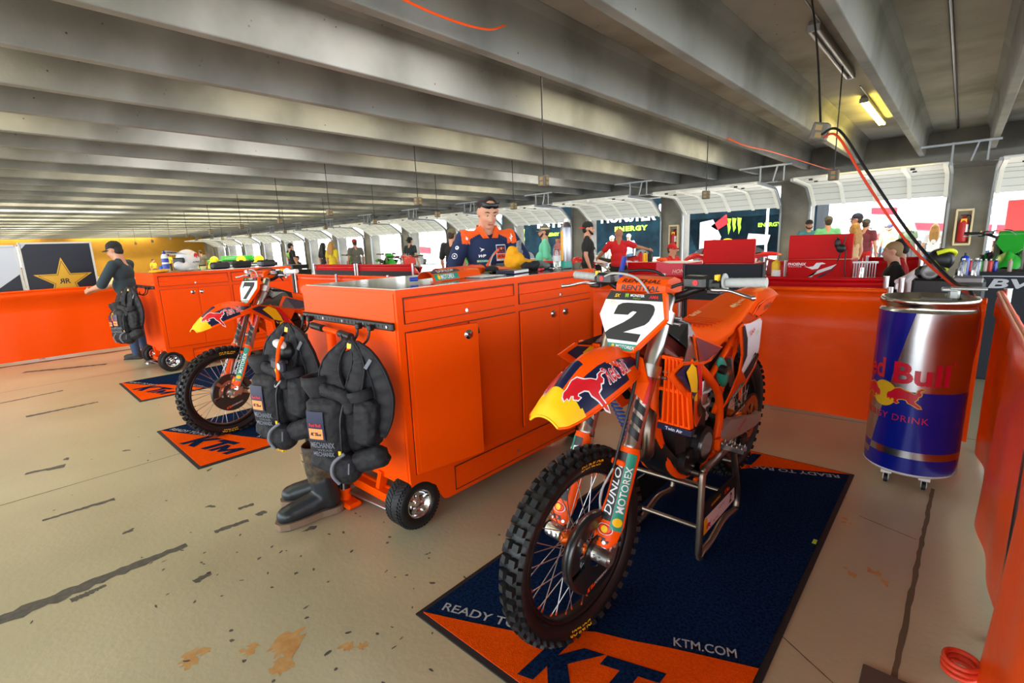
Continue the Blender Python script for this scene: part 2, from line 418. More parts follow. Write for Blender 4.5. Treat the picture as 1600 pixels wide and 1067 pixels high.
# ---------------------------------------------------------------- marks
def shear_poly(P, k=.3): return [(x+k*y, y) for x, y in P]
_K = [(0,0),(.3,0),(.3,.36),(.58,0),(1.0,0),(.56,.54),(.98,1),(.58,1),(.3,.66),(.3,1),(0,1)]
_T = [(1.02,1),(2.06,1),(2.06,.76),(1.7,.76),(1.7,0),(1.38,0),(1.38,.76),(1.02,.76)]
_M = [(1.82,0),(1.82,.66),(2.06,.66),(2.38,.34),(2.66,.66),(2.98,.66),(2.98,0),(2.68,0),(2.68,.34),(2.44,.04),(2.3,.04),(2.1,.3),(2.1,0)]
def ktm(m, F, w, mt, up=.0006, k=.3):
    """three block letters; centred, width w"""
    s = w/3.2
    for P in (_K, _T, _M):
        Q = [((x-1.55)*s, (y-.5)*s) for x, y in shear_poly(P, k)]
        m.prism(Q, fr_shift(F, up), mat=mt)
def fr_shift(F, up):
    if callable(F): return lambda x, y, h: F(x, y, h+up)
    o, u, v, n = [v3(q) for q in F]; return (o+n*up, u, v, n)
_BULL = [(0,2.2),(.25,1.1),(.9,1.5),(1.2,.7),(1.7,1.6),(2.3,1.3),(2.2,.5),(3.1,.1),(3.7,.5),(3.1,.9),(3.3,1.5),(4.6,1.9),(5.6,1.7),(6.1,.9),(7.3,.4),(8.7,-.5),(9.5,-.5),(9.1,.1),(8.0,.9),(7.6,1.6),(8.3,2.4),(8.4,3.2),(9.0,3.5),(9.2,4.2),(8.7,4.7),(9.0,5.3),(10,5.6),(9.0,5.9),(8.2,5.2),(8.1,4.4),(7.6,3.8),(6.4,4.3),(5.0,4.7),(3.6,5.3),(2.3,4.9),(1.1,3.6),(.3,3.2)]
def bull(m, F, w, mt, flip=1, up=.0009, edge=None):
    s = w/10
    if edge is not None:
        cx = sum(p[0] for p in _BULL)/len(_BULL); cy = sum(p[1] for p in _BULL)/len(_BULL); Q = []
        n = len(_BULL)
        for i in range(n):
            a, b, c = V(_BULL[i-1]), V(_BULL[i]), V(_BULL[(i+1) % n]); t = (c-a).normalized(); nn = V((t.y, -t.x)); q = b+nn*.28; Q.append((flip*(q.x-5)*s, (q.y-2.5)*s))
        m.prism(Q, fr_shift(F, up-.0004), mat=edge)
    m.prism([(flip*(x-5)*s, (y-2.5)*s) for x, y in _BULL], fr_shift(F, up), mat=mt)
def disc(r, n=20, cx=0, cy=0, ry=None): return [(cx+r*math.cos(2*PI*i/n), cy+(ry or r)*math.sin(2*PI*i/n)) for i in range(n)]
def off(F, dx, dy):
    if callable(F): return lambda x, y, h: F(x+dx, y+dy, h)
    o, u, v, n = [v3(q) for q in F]; return (o+u*dx+v*dy, u, v, n)
def two_bulls(m, F, w, red, yel):
    m.prism(disc(w*.13), fr_shift(F, .0005), mat=yel)
    bull(m, off(F, w*.27, 0), w*.46, red, 1, .001); bull(m, off(F, -w*.27, 0), w*.46, red, -1, .001)
def claw(m, F, h, mt, up=.0008):
    for x, l in ((-.3, 1), (0, .86), (.3, 1)):
        m.prism([((x-.12)*h, .5*h), ((x+.13)*h, .46*h), ((x+.08)*h, .1*h), ((x+.12)*h, -.1*h), (x*h, (.5-l)*h), ((x-.05)*h, -.1*h), ((x-.09)*h, .1*h)], fr_shift(F, up), mat=mt)
def panel(name, pts, mt, parent, th=.004, bev=0, extra=(), mats=None, T=None, smooth=0):
    """plate through 3-D points (fan of triangles), thickened"""
    P = [v3(p) for p in pts]; c = sum(P, V((0, 0, 0)))/len(P); nn = V((0, 0, 0))
    for a, b in zip(P, P[1:]+P[:1]): nn += (a-c).cross(b-c)
    nn.normalize(); u, w_ = basis(nn); tri = tessellate_polygon([[V(((p-c).dot(u), (p-c).dot(w_), 0)) for p in P]])
    m = MB(); m.T = T; n = len(P)
    t2 = []
    for t in tri:
        a, b, d = [P[i] for i in t]; t2.append(tuple(t) if (b-a).cross(d-a).dot(nn) > 0 else (t[0], t[2], t[1]))
    m.add([p+nn*th/2 for p in P], t2); m.add([p-nn*th/2 for p in P], [t[::-1] for t in t2])
    vs = [p-nn*th/2 for p in P]+[p+nn*th/2 for p in P]; m.add(vs, [(i, (i+1) % n, n+(i+1) % n, n+i) for i in range(n)])
    for f in extra: f(m, c, u, w_, nn)
    return m.obj(name, mats or mt, parent, bev=bev)
def sticker(pts, mt, up=.003):
    def f(m, c, u, w_, nn):
        P = [v3(p) for p in pts]; tri = tessellate_polygon([[V(((p-c).dot(u), (p-c).dot(w_), 0)) for p in P]])
        s = up if True else 0
        for sg in (1, -1):
            t2 = []
            for t in tri:
                a, b, d = [P[i] for i in t]; t2.append(tuple(t) if (b-a).cross(d-a).dot(nn)*sg > 0 else (t[0], t[2], t[1]))
            m.add([p+nn*s*sg for p in P], t2, mt)
    return f

# ---------------------------------------------------------------- motocross bike   local axes: x forward from rear axle, y rider's left, z up
AXT = math.radians(26.1); AX = V((-math.sin(AXT), 0, math.cos(AXT))); FW = V((math.cos(AXT), 0, math.sin(AXT))); S0 = V((1.6, 0, 0))
SA = (V((1.485, 0, .345))-S0).dot(AX); OA = (V((1.485, 0, .345))-S0).dot(FW)
def SP(s, o, l): return S0+AX*s+FW*o+V((0, l, 0))
def wheel(root, name, c, R, hw, rim, n_k, st, P, T=None, spokes=36, hubm=None, dl=''):
    wh = bpy.data.objects.new(name, None); col.objects.link(wh); wh.parent = root
    m = MB(); m.T = T
    prof = [(rim-.004, -hw*.55), (rim+.012, -hw*.75), (R-.04, -hw), (R-.024, -hw*.85), (R-.015, -hw*.5), (R-.012, 0), (R-.015, hw*.5), (R-.024, hw*.85), (R-.04, hw), (rim+.012, hw*.75), (rim-.004, hw*.55)]
    m.lathe([(r, h) for r, h in prof], c, (0, 1, 0), 72, 1, closed=True)
    # tread blocks
    for i in range(n_k):
        for row, (l, w_, dd, off_) in enumerate(((-hw*.8, .014, .018, 0), (-hw*.36, .02, .024, .5), (hw*.36, .02, .024, .5), (hw*.8, .014, .018, 0))):
            a = 2*PI*(i+off_)/n_k; R_ = rot(-a, 'Y'); tilt = rot(-1.0*(-1 if l < 0 else 1)*(1 if abs(l) > hw*.6 else .35), 'X')
            rr = R-.004 if abs(l) < hw*.6 else R-.017
            m.box(v3(c)+R_ @ V((0, l, 0))+R_ @ V((rr-.002, 0, 0)), (.028, w_*1.1, .021 if abs(l) > hw*.6 else .024), 0, R_ @ rot(PI/2*0, 'Z') @ rot((.75 if l > 0 else -.75)*(1 if abs(l) > hw*.6 else .3), 'Z'))
    if dl:
        for a0 in (math.radians(98), math.radians(-80)):
            for sg in (1, -1):
                def F(x, y, h, sg=sg, a0=a0):
                    a = a0+sg*x/(rim+.034); r = rim+.030+y
                    return v3(c)+V((r*math.cos(a)*1, sg*(hw*.80+.0035+h+ (y+.014)*.25), r*math.sin(a)))
                m.text(dl, F, h=.022, mat=2, bold=.02, cut=.3)
    m.obj('tyre', [RUB, RBS, YEL], wh)
    m = MB(); m.T = T
    m.lathe([(rim+.003, -hw*.6), (rim-.016, -hw*.5), (rim-.022, -hw*.2), (rim-.022, hw*.2), (rim-.016, hw*.5), (rim+.003, hw*.6), (rim-.006, hw*.4), (rim-.012, 0), (rim-.006, -hw*.4)], c, (0, 1, 0), 60, closed=True)
    m.obj('rim', P['rim'], wh)
    m = MB(); m.T = T
    m.lathe([(.012, -.062), (.03, -.062), (.034, -.05), (.024, -.035), (.022, .035), (.034, .05), (.03, .062), (.012, .062)], c, (0, 1, 0), 24)
    m.obj('hub', hubm or P['hub'], wh)
    for i in range(spokes):
        sg = 1 if i % 2 else -1; a = 2*PI*i/spokes; b = a+(.62 if i % 4 < 2 else -.62)
        m = MB(); m.T = T
        p = v3(c)+V((.031*math.cos(b), sg*.045, .031*math.sin(b))); q = v3(c)+V(((rim-.02)*math.cos(a), sg*.004, (rim-.02)*math.sin(a)))
        m.cyl(p, q, .0019, n=5, mat=0, caps=False); m.cyl(q+(p-q)*.06, q, .0036, n=6, mat=1, caps=False)
        m.obj('spoke', [STL, P['nip']], wh)
    return wh
def make_bike(label, number, P, steer=0.0, hi=True, group=None, stickers=True):
    B = thing('motocross_bike', label, 'motorcycle', group=group)
    Ts = MX.Translation(S0) @ MX.Rotation(steer, 4, AX) @ MX.Translation(-S0)
    ns = 36 if hi else 12
    body, dark = P['body'], P['dark']
    wheel(B, 'front_wheel', (1.485, 0, .345), .352, .045, .282, 46 if hi else 24, 1, P, Ts, ns, dl='DUNLOP' if hi else '')
    wheel(B, 'rear_wheel', (0, 0, .335), .343, .06, .255, 40 if hi else 22, 1, P, None, ns, dl='')
    # brake disc and its carbon guard on the left of the front wheel
    c = V((1.485, 0, .345))
    m = MB(); m.T = Ts
    for sgn in (1, -1): m.lathe([(.075, .066+.0015*sgn), (.13, .066+.0015*sgn)], c, (0, 1, 0), 40)
    m.lathe([(.13, .0645), (.13, .0675)], c, (0, 1, 0), 40)
    for i in range(6):
        a = 2*PI*i/6; m.box(c+V((.055*math.cos(a), .064, .055*math.sin(a))), (.06, .006, .014), R=rot(-a, 'Y'))
    m.obj('brake_disc', STL, B)
    m = MB(); m.T = Ts
    # guard: rim lip round the lower front and a web plate with slots
    def pt(r, a, y): return c+V((r*math.cos(a), y, r*math.sin(a)))
    A = np.linspace(math.radians(-160), math.radians(140), 44)
    m.loft([[pt(.142, a, .045), pt(.147, a, .060), pt(.147, a, .078), pt(.140, a, .088), pt(.135, a, .078), pt(.137, a, .055)] for a in A], 0)
    for a0, a1 in ((-160, -15), (-5, 40), (52, 95), (105, 138)):
        A2 = np.linspace(math.radians(a0), math.radians(a1), 16)
        r0 = .055 if a0 == -160 else .1
        m.loft([[pt(r0, a, .083), pt(.139, a, .083), pt(.139, a, .087), pt(r0, a, .087)] for a in A2], 0, False)
    A3 = np.linspace(math.radians(-160), math.radians(140), 40)
    m.loft([[pt(.045, a, .082), pt(.07, a, .082), pt(.07, a, .088), pt(.045, a, .088)] for a in A3], 0, False)
    if hi:
        F = lambda x, y, h: c+V((-.02-x*.9, .0885+h, -.098+y+x*.16))
        ktm(m, off(F, -.07, 0), .05, 1); m.text('POWERPARTS', off(F, .0, .0), h=.011, mat=2, shear=.3)
    m.obj('disc_guard', [CFB, ORP, WHT], B)
    m = MB(); m.T = Ts; m.box(c+V((-.125, .075, .05)), (.05, .045, .085), R=rot(.5, 'Y'), ch=.012); m.box(c+V((-.09, .09, .02)), (.02, .02, .1), R=rot(.9, 'Y'), ch=.006)
    m.obj('brake_caliper', P['metal'], B)
    # fork
    for sg in (1, -1):
        L = .1*sg; legs = MB(); legs.T = Ts
        legs.lathe([(.0, SA+.955), (.02, SA+.955), (.027, SA+.945), (.027, SA+.90), (.031, SA+.89), (.031, SA+.60), (.0295, SA+.56), (.0295, SA+.40), (.032, SA+.395), (.032, SA+.375), (.028, SA+.37), (.0, SA+.37)], SP(0, .024, L), AX, 24, 0)
        if hi:
            # tall block letters along the tube
            def FT(x, y, h, L=L):
                a = .42+y/.0302; return SP(SA+.56+x, .024+(.0302+h)*math.cos(a), L+(.0302+h)*math.sin(a))
            z = -.15
            for k, (w_, mt_) in enumerate(((.03, 2), (.03, 2), (.03, 2), (.055, 1))):
                x = -.15+k*.045; legs.strip = .006
                if k < 3: legs.prism([(x, .022), (x+.030, .022), (x+.055, -.022), (x+.025, -.022)], FT, h0=.0012, mat=2)
                else: legs.prism([(x, .004), (x+.055, .004), (x+.06, -.008), (x+.02, -.008), (x+.028, -.024), (x+.09, -.024), (x+.105, -.010), (x+.095, .012), (x+.08, .022), (x, .022)], FT, h0=.0012, mat=1)
                legs.strip = 0
        legs.obj('fork_tube', [FRK, RED, BLK], B)
        m = MB(); m.T = Ts
        m.cyl(SP(SA+.02, .024, L), SP(SA+.40, .024, L), .024, n=18); m.cyl(SP(SA+.36, .024, L), SP(SA+.376, .024, L), .0325, n=20)
        m.obj('fork_slider', CHR, B)
        m = MB(); m.T = Ts     # axle lug
        m.box(SP(SA+.02, .012, L), (.06, .05, .075), R=rot(-AXT, 'Y'), ch=.012); m.cyl(SP(SA, OA, L-.028*sg), SP(SA, OA, L+.04*sg), .026, n=18); m.cyl(SP(SA, OA, L+.04*sg), SP(SA, OA, L+.046*sg), .014, n=6)
        m.cyl(SP(SA-.005, OA+.024, L+.012*sg), SP(SA-.005, OA+.032, L+.012*sg), .006, n=8); m.cyl(SP(SA-.005, OA+.024, L-.012*sg), SP(SA-.005, OA+.032, L-.012*sg), .006, n=8)
        m.obj('axle_clamp', P['lug'], B)
        # guard: shell round the front and outside
        m = MB(); m.T = Ts
        st = [(.035, .050, -.6, .6), (.055, .052, -.95, 1.1), (.12, .05, -1.25, 1.5), (.2, .042, -1.35, 1.65), (.30, .040, -1.35, 1.75), (.365, .040, -1.3, 1.8), (.385, .038, -.9, 1.4)]
        def GF(s, a, h=0):
            r = np.interp(s, [q[0] for q in st], [q[1] for q in st])+h
            return SP(SA+s, .024+r*math.cos(a)*1.0, L+sg*r*math.sin(a))
        rows = []
        for s, r, a0, a1 in st: rows.append([GF(s, a0+(a1-a0)*j/14) for j in range(15)])
        m.grid(rows if sg > 0 else [r[::-1] for r in rows], 0)
        rows2 = [[GF(s, a0+(a1-a0)*j/14, -.003) for j in range(15)] for s, r, a0, a1 in st]; m.grid(rows2 if sg < 0 else [r[::-1] for r in rows2], 0)
        if hi:
            def strip(s0, s1, a0, a1, mt, up):
                n = 12; rr = [[GF(s0+(s1-s0)*i/n, a0+(a1-a0)*j/5, up) for j in range(6)] for i in range(n+1)]
                m.grid(rr if sg > 0 else [q[::-1] for q in rr], mt)
            strip(.125, .365, -.45, .38, 1, .0012); strip(.10, .365, .40, 1.30, 2, .0012)
            def FX(a_c):
                def F(x, y, h): return GF(.24+x*(1), a_c-y/.042*sg*sg, .0022+h)
                return F
            for tx, ac, mt, hh in (('DUNLOP', -.03, 3, .026), ('MOTOREX', .85, 3, .026)):
                m.text(tx, FX(ac) if sg > 0 else (lambda x, y, h, ac=ac: GF(.24-x, ac+y/.042, .0022+h)), h=hh, w=.19 if tx == 'DUNLOP' else .16, mat=mt, bold=.012, shear=.2 if tx == 'DUNLOP' else 0, cut=.3)
            m.prism(disc(.015), lambda x, y, h: GF(.128+x, .85-y/.042, .0024), mat=4)
            F2 = lambda x, y, h: GF(.095+y, .1+x/.05, .0015+h)
            m.prism(disc(.03, ry=.019), fr_shift(F2, 0), mat=3); m.prism(disc(.026, ry=.015), fr_shift(F2, .0003), mat=5); m.prism(disc(.012), fr_shift(F2, .0006), mat=4)
            ktm(m, off(F2, 0, -.036), .05, 6, .0006)
            for a_ in (-.55, .3, 1.0): m.cyl(GF(.052, a_, 0), GF(.052, a_, .004), .006, n=8, mat=7)
        m.obj('fork_guard', [body, BLK, GRN, WHT, YEL, RED, BLK, STL], B)
    for s_, nm in ((SA+.665, 'lower_clamp'), (SA+.865, 'upper_clamp')):
        m = MB(); m.T = Ts; R = rot(-AXT, 'Y')
        m.box(SP(s_, -.005, 0), (.06, .17, .028), R=R, ch=.008)
        for sg in (1, -1):
            m.cyl(SP(s_-.022, .024, .1*sg), SP(s_+.022, .024, .1*sg), .04, n=20)
            for q in (-.011, .011): m.cyl(SP(s_+q, -.012, .13*sg), SP(s_+q, -.012, .152*sg), .0065, n=8, mat=1)
        m.obj(nm, [P['clamp'], STL], B)
    m = MB(); m.T = Ts; m.cyl(SP(SA+.64, 0, 0), SP(SA+.90, 0, 0), .03, n=16); m.obj('steering_stem', body, B)
    # front fender: arched loft
    st = [(.90, .83, .79, .05), (1.0, .905, .86, .055), (1.1, .955, .905, .06), (1.17, .98, .925, .064), (1.24, 1.002, .94, .085), (1.32, 1.02, .935, .108), (1.40, 1.03, .925, .118), (1.48, 1.026, .91, .118), (1.55, 1.008, .895, .113), (1.62, .975, .88, .104), (1.67, .945, .87, .095), (1.71, .915, .862, .082), (1.735, .885, .86, .06)]
    fx = [s[0] for s in st]
    def FE(f, a, h=0):
        uc = np.interp(f, fx, [s[1] for s in st]); ue = np.interp(f, fx, [s[2] for s in st]); hw = np.interp(f, fx, [s[3] for s in st])
        b = abs(a); z = uc-(uc-ue)*(b**2.2)+(.012*math.exp(-(b/.22)**2)*(1 if f > 1.25 else .3)-.010*math.exp(-((b-.45)/.15)**2))*min(1, max(0, (1.70-f)/.12))
        return V((.9+(f-.9)*.87, hw*a, z+h))
    m = MB(); m.T = Ts; na = 40
    FS = list(np.linspace(.9, 1.735, 100)); AS = [-1+2*j/na for j in range(na+1)]
    for i in range(len(FS)-1):
        for j in range(na):
            f, a = (FS[i]+FS[i+1])/2, (AS[j]+AS[j+1])/2; mt = 0
            if P.get('redbull'):
                if f > 1.655-.02*abs(a): mt = 1
                elif abs(a) < .22 and 1.53 < f: mt = 2
                elif .40 < abs(a) < .93 and f > 1.36+.12*(1-abs(a)): mt = 2
                if 1.22 < f < 1.37 and .45 < abs(a) < .80: mt = 2
            q = [FE(FS[i], AS[j]), FE(FS[i+1], AS[j]), FE(FS[i+1], AS[j+1]), FE(FS[i], AS[j+1])]; m.add(q, [(0, 1, 2, 3)], mt, True)
            q = [p+V((0, 0, -.004)) for p in q]; m.add(q, [(3, 2, 1, 0)], 0, True)
    for a in (-1, 1): m.tube([FE(f, a, -.003) for f in FS[::3]], .0045, 6, 0)
    m.tube([FE(1.735, a, -.003) for a in AS[::2]], .0045, 6, 1 if P.get('redbull') else 0)
    if P.get('redbull') and hi:
        for sg in (1, -1):
            F = (lambda x, y, h: FE(1.585-x, .62-y*.8/.115, .0018+h)) if sg > 0 else (lambda x, y, h: FE(1.585+x, -.62+y*.8/.115, .0018+h))
            Fb = (lambda x, y, h, F=F: F(x, y, h)) if sg > 0 else (lambda x, y, h, F=F: F(x, y, h))
            m.strip = .008; ct, s_t = math.cos(.6), math.sin(.6)*sg; bull(m, lambda x, y, h: Fb(x*1.45*ct+y*s_t, -x*1.0*s_t+y*ct, h), .14, 3, 1 if sg > 0 else -1, .0016, edge=4); m.strip = 0
            FXX = (lambda x, y, h: FE(1.41-x, .68-y/.11, .0022+h)) if sg > 0 else (lambda x, y, h: FE(1.41+x, -.68+y/.11, .0022+h))
            m.text('Red Bull', FXX, h=.04, w=.15, mat=4, bold=.045, cut=.3); m.text('Red Bull', fr_shift(FXX, .0005), h=.037, w=.146, mat=3, bold=.012, cut=.3)
    m.obj('front_fender', [body, YEL, NVY, RED, WHT], B, weld=True)
    # number plate (stands ahead of the fork, tilted back)
    tp = math.radians(24); O = V((1.17, 0, 1.13)); PF = (O, V((0, 1, 0)), V((-math.sin(tp), 0, math.cos(tp))), V((math.cos(tp), 0, math.sin(tp))))
    PFc = PF
    out = [(-.0856,.0912),(-.0242,.0811),(.0327,.078),(.0848,.0845),(.1296,.0913),(.1421,.088),(.1644,-.0023),(.1548,-.0203),(.0656,-.1359),(.0515,-.138),(-.031,-.1337),(-.1144,-.0093)]
    m = MB(); m.T = Ts; m.prism(out, PFc, -.02, 0, 0)
    if number:
        m.prism([(-.0989,.0507),(.138,.0563),(.1573,-.003),(.0758,-.1056),(-.0472,-.1102),(-.1111,-.009)], PFc, .0012, mat=1)
        m.prism([(-.0847,.0868),(.0327,.077),(.1279,.0872),(.138,.0563),(-.0989,.0507)], PFc, .0012, mat=2)
        m.prism([(-.0472,-.1102),(.0758,-.1056),(.0574,-.1323),(-.0329,-.132)], PFc, .0012, mat=3)
        if number == '2':
            P2 = [(-.049,-.004),(-.0437,.0157),(-.0381,.0314),(-.0212,.0404),(.0007,.0437),(.0911,.0448),(.108,.0397),(.1154,.0277),(.114,.0085),(.1032,-.0179),(.0892,-.0321),(.0106,-.0663),(.0819,-.0665),(.0735,-.0963),(-.0543,-.0983),(-.0683,-.0764),(-.0525,-.061),(.0011,-.0301),(.0293,-.0092),(.0459,.0119),(.0307,.0139),(.0211,.0081),(.0125,-.0016)]
        else:
            P2 = [(-.06,.044),(.105,.044),(.11,.015),(.035,-.098),(-.02,-.098),(.055,.008),(-.045,.008),(-.05,-.005),(-.068,-.005)]
        m.prism(P2, PFc, .0026, mat=2)
        if hi:
            m.text('MOTOREX', off(PFc, .03, -.119), h=.012, mat=4 and 1, bold=.02, up=.0024); m.prism(disc(.006, cx=-.022, cy=-.119), PFc, .0022, mat=4)
            claw(m, off(PFc, -.01, .069), .017, 5, .0022); m.text('MONSTER', off(PFc, .034, .0715), h=.0095, mat=1, bold=.02, up=.0024); m.text('ENERGY', off(PFc, .034, .061), h=.005, mat=5, up=.0024, space=1.3)
            m.text('SX', off(PFc, -.05, .068), h=.013, mat=4, bold=.02, shear=.3, up=.0024); m.text('AMA', off(PFc, .1, .07), h=.012, mat=6, bold=.02, shear=.2, up=.0024)
            m.prism(disc(.013, cx=-.066, cy=.043, ry=.008), PFc, .002, mat=4); m.prism(disc(.011, cx=-.066, cy=.043, ry=.0062), PFc, .0024, mat=1); m.text('AMA', off(PFc, -.066, .043), h=.005, mat=6, up=.0028)
    m.obj('number_plate', [body, WHT, BLK, GRN, YEL, LIM, RED], B, bev=.003)
    for sg in (1, -1):   # wings beside the fork below the plate
        panel('plate_wing', [SP(SA+.72, .06, .03*sg), SP(SA+.70, .075, .09*sg), SP(SA+.62, .07, .135*sg), SP(SA+.55, .05, .12*sg), SP(SA+.60, .07, .05*sg)], body, B, .005, .002, T=Ts)
    # handlebar
    hb = [(.955, -.40, 1.235), (.962, -.26, 1.228), (.985, -.18, 1.205), (1.0, -.10, 1.175), (1.005, 0, 1.172), (1.0, .10, 1.175), (.985, .18, 1.205), (.962, .26, 1.228), (.955, .40, 1.235)]
    m = MB(); m.T = Ts; m.tube(hb, .0135, 12, 0, 5); m.obj('handlebar', BLM, B)
    for sg in (1, -1):
        y = lambda v: v*sg
        m = MB(); m.T = Ts; m.cyl((.9615, y(.275), 1.229), (.955, y(.405), 1.235), .0165, n=16)
        for k in range(5): m.cyl((.9605-.001*k, y(.29+.026*k), 1.2297+.001*k), (.9602-.001*k, y(.294+.026*k), 1.2299+.001*k), .0172, n=16)
        m.cyl((.962, y(.268), 1.2285), (.9615, y(.273), 1.229), .033 if sg > 0 else .024, n=20)
        m.obj('grip', P['grip'], B)
        m = MB(); m.T = Ts; m.box((.985, y(.24), 1.220), (.05, .055, .045), ch=.010); m.box((1.0, y(.255), 1.205), (.05, .05, .022), ch=.006); m.cyl((1.0, y(.235), 1.195), (1.0, y(.235), 1.245), .012, n=12); m.box((1.012, y(.19), 1.235), (.055, .085, .046), 1, ch=.010); m.cyl((1.039, y(.2), 1.236), (1.0415, y(.2), 1.236), .010, n=14, mat=2)
        m.cyl((.97, y(.225), 1.225), (.968, y(.245), 1.226), .021, n=14, mat=3); m.box((.99, y(.255), 1.245), (.02, .012, .03), 4)
        m.obj('control_perch', [BLK, CFB, RED, BLM, YEL], B)
        m = MB(); m.T = Ts; m.tube([(1.0, y(.235), 1.215), (1.03, y(.26), 1.213), (1.022, y(.31), 1.212), (1.035, y(.37), 1.20), (1.05, y(.40), 1.197)], [.006, .008, .0055, .006, .0075], 8, 0, 4); m.ell((1.05, y(.40), 1.197), (.009, .009, .009), 8, 6)
        m.obj('lever', STL, B)
    m = MB(); m.T = Ts
    m.loft([[V((x, y_, z)) for x, z in [(1.06, 1.185), (1.075, 1.20), (1.072, 1.225), (1.05, 1.245), (1.01, 1.25), (.965, 1.235), (.955, 1.205), (.965, 1.185)]] for y_ in (-.105, -.10, .10, .105)], 0, False)
    if hi:
        for z, x, hh, tl in ((1.2125, 1.0740, .02, 6), (1.2365, 1.0615, .018, 47)):
            t_ = math.radians(tl); n_ = V((math.cos(t_), 0, math.sin(t_)))
            m.text('RENTHAL', (V((x+.0012, .0, z)), V((0, 1, 0)), V((-math.sin(t_), 0, math.cos(t_))), n_), h=hh, w=.165, mat=1, bold=.02, shear=.2)
    m.obj('bar_pad', [P['pad'], BLK], B, bev=.004)
    m = MB(); m.T = Ts
    m.tube([(1.03, -.2, 1.24), (1.06, -.12, 1.262), (1.07, -.02, 1.25), (1.09, .05, 1.19), (1.10, .06, 1.13)], .0045, 8, 0, 6); m.obj('brake_hose', LGR, B)
    m = MB(); m.T = Ts
    m.tube([SP(SA+.74, .09, .07), SP(SA+.6, .085, .09), SP(SA+.42, .075, .085), SP(SA+.30, .072, .08)], .006, 8, 0, 6); m.tube([SP(SA+.30, .072, .08), SP(SA+.2, .07, .055), SP(SA+.12, .03, .06), SP(SA+.1, -.02, .075)], .004, 8, 1, 6)
    m.box(SP(SA+.325, .066, .09), (.012, .055, .02), 2, rot(-AXT, 'Y'), .004)
    m.obj('front_brake_line', [BLK, LGR, ORP], B)
    m = MB(); m.tube([(.98, .2, 1.235), (1.03, .12, 1.225), (1.04, .02, 1.16), (1.0, -.06, 1.05)], .006, 8, 0, 6); m.tube([(.99, -.2, 1.235), (.97, -.1, 1.26), (.93, 0, 1.25), (.9, .08, 1.15)], .006, 8, 0, 6); m.obj('throttle_cable', BLK, B)
    # tank and shrouds, radiators, seat, tail
    def mir(pts): return [(f, -l, u) for f, l, u in pts]
    for sg in (1, -1):
        Mx = (lambda p: p) if sg > 0 else (lambda p: [(f, -l*.74, u) for f, l, u in p])
        up_ = [(1.076,.12,1.104),(1.024,.13,1.083),(.976,.16,1.02),(1.067,.225,.963),(1.242,.25,1.01),(1.334,.25,.984),(1.202,.225,1.012),(1.022,.17,1.0)]
        panel('tank_side', Mx([(1.10,.07,1.10),(1.03,.10,1.10),(.93,.12,1.06),(.90,.15,1.0),(1.0,.20,.955),(1.067,.225,.963),(1.242,.25,1.005),(1.10,.20,1.02),(1.06,.15,1.03)]), dark, B, .006, .002)
        lo = [(1.345,.25,.99),(1.242,.25,1.012),(1.067,.225,.965),(.974,.2,.845),(.873,.17,.677),(.969,.19,.665),(1.088,.22,.809)]
        ex = []; mts = [body]
        if P.get('redbull'):
            mts = [body, NVY, YEL, RED, WHT, BLK]
            ex = [sticker(Mx([(1.30,.248,.987),(1.235,.248,1.0),(1.08,.226,.955),(.99,.203,.85),(1.09,.222,.835)]), 1, .008),
                  sticker(Mx([(1.213,.24,.969),(1.163,.236,.985),(1.10,.226,.952),(1.06,.216,.885),(1.03,.205,.80),(1.09,.215,.82),(1.15,.228,.902)]), 2, .011),
                  sticker(Mx([(1.115,.23,.966),(1.07,.224,.955),(1.0,.206,.86),(.985,.2,.80),(1.03,.207,.83),(1.06,.215,.90)]), 3, .014),
                  sticker(Mx([(.985,.2,.80),(.92,.182,.72),(.905,.176,.69),(.955,.188,.70),(1.0,.2,.76)]), 5, .009)]
        panel('radiator_shroud', Mx(lo), None, B, .006, 0, ex, mts)
        panel('side_cover', Mx([(.975,.165,1.035),(.573,.125,.887),(.73,.14,.865),(.90,.178,.90),(.96,.195,.835),(1.061,.222,.958)]), None, B, .006, 0, [sticker(Mx([(.955,.165,1.02),(.60,.13,.888),(.73,.143,.872),(.90,.18,.915),(1.045,.22,.955)]), 1, .0035), sticker(Mx([(.86,.158,.97),(.72,.145,.90),(.74,.146,.895),(.88,.163,.96)]), 0, .0045)], [body, P['cover']])
        # radiator with vertical louvres
        R_ = B; m = MB(); m.box((1.10, .172*sg, .855), (.05, .11, .25), 1, ch=.006)
        for k in range(6):
            l0 = .125+k*.0165; l1 = .132+k*.0205
            m.loft([[V((1.135, sg*(l+.000), z)), V((1.150, sg*(l+.004), z)), V((1.150, sg*(l+.011), z)), V((1.128, sg*(l+.015), z))] for l, z in ((l0+.014-k*.003, .985), (l1, .735))], 0, False)
        for z in (.735, .865, .985): m.box((1.136, .178*sg, z), (.02, .115, .012), 0)
        m.box((1.14, .188*sg, .722), (.03, .13, .022), 2)
        if hi: m.text('Twin Air', ((1.1555, .188*sg, .722), (0, 1, 0), (0, 0, 1), (1, 0, 0)), h=.013, mat=3, bold=.01)
        m.obj('radiator', [P['louv'], BLM, NVY, WHT], B)
        m = MB(); m.loft([[V((f, sg*l, u)) for f, l, u in ((1.12,.10,1.03),(1.12,.14,1.02),(1.06,.16,1.01),(1.06,.1,1.05))], [V((f, sg*l, u)) for f, l, u in ((1.13,.12,1.0),(1.14,.2,.985),(1.07,.21,.975),(1.07,.12,1.01))]], 0, False); m.obj('radiator_hose', mat('hose_maroon', (90, 26, 22), .4), B)
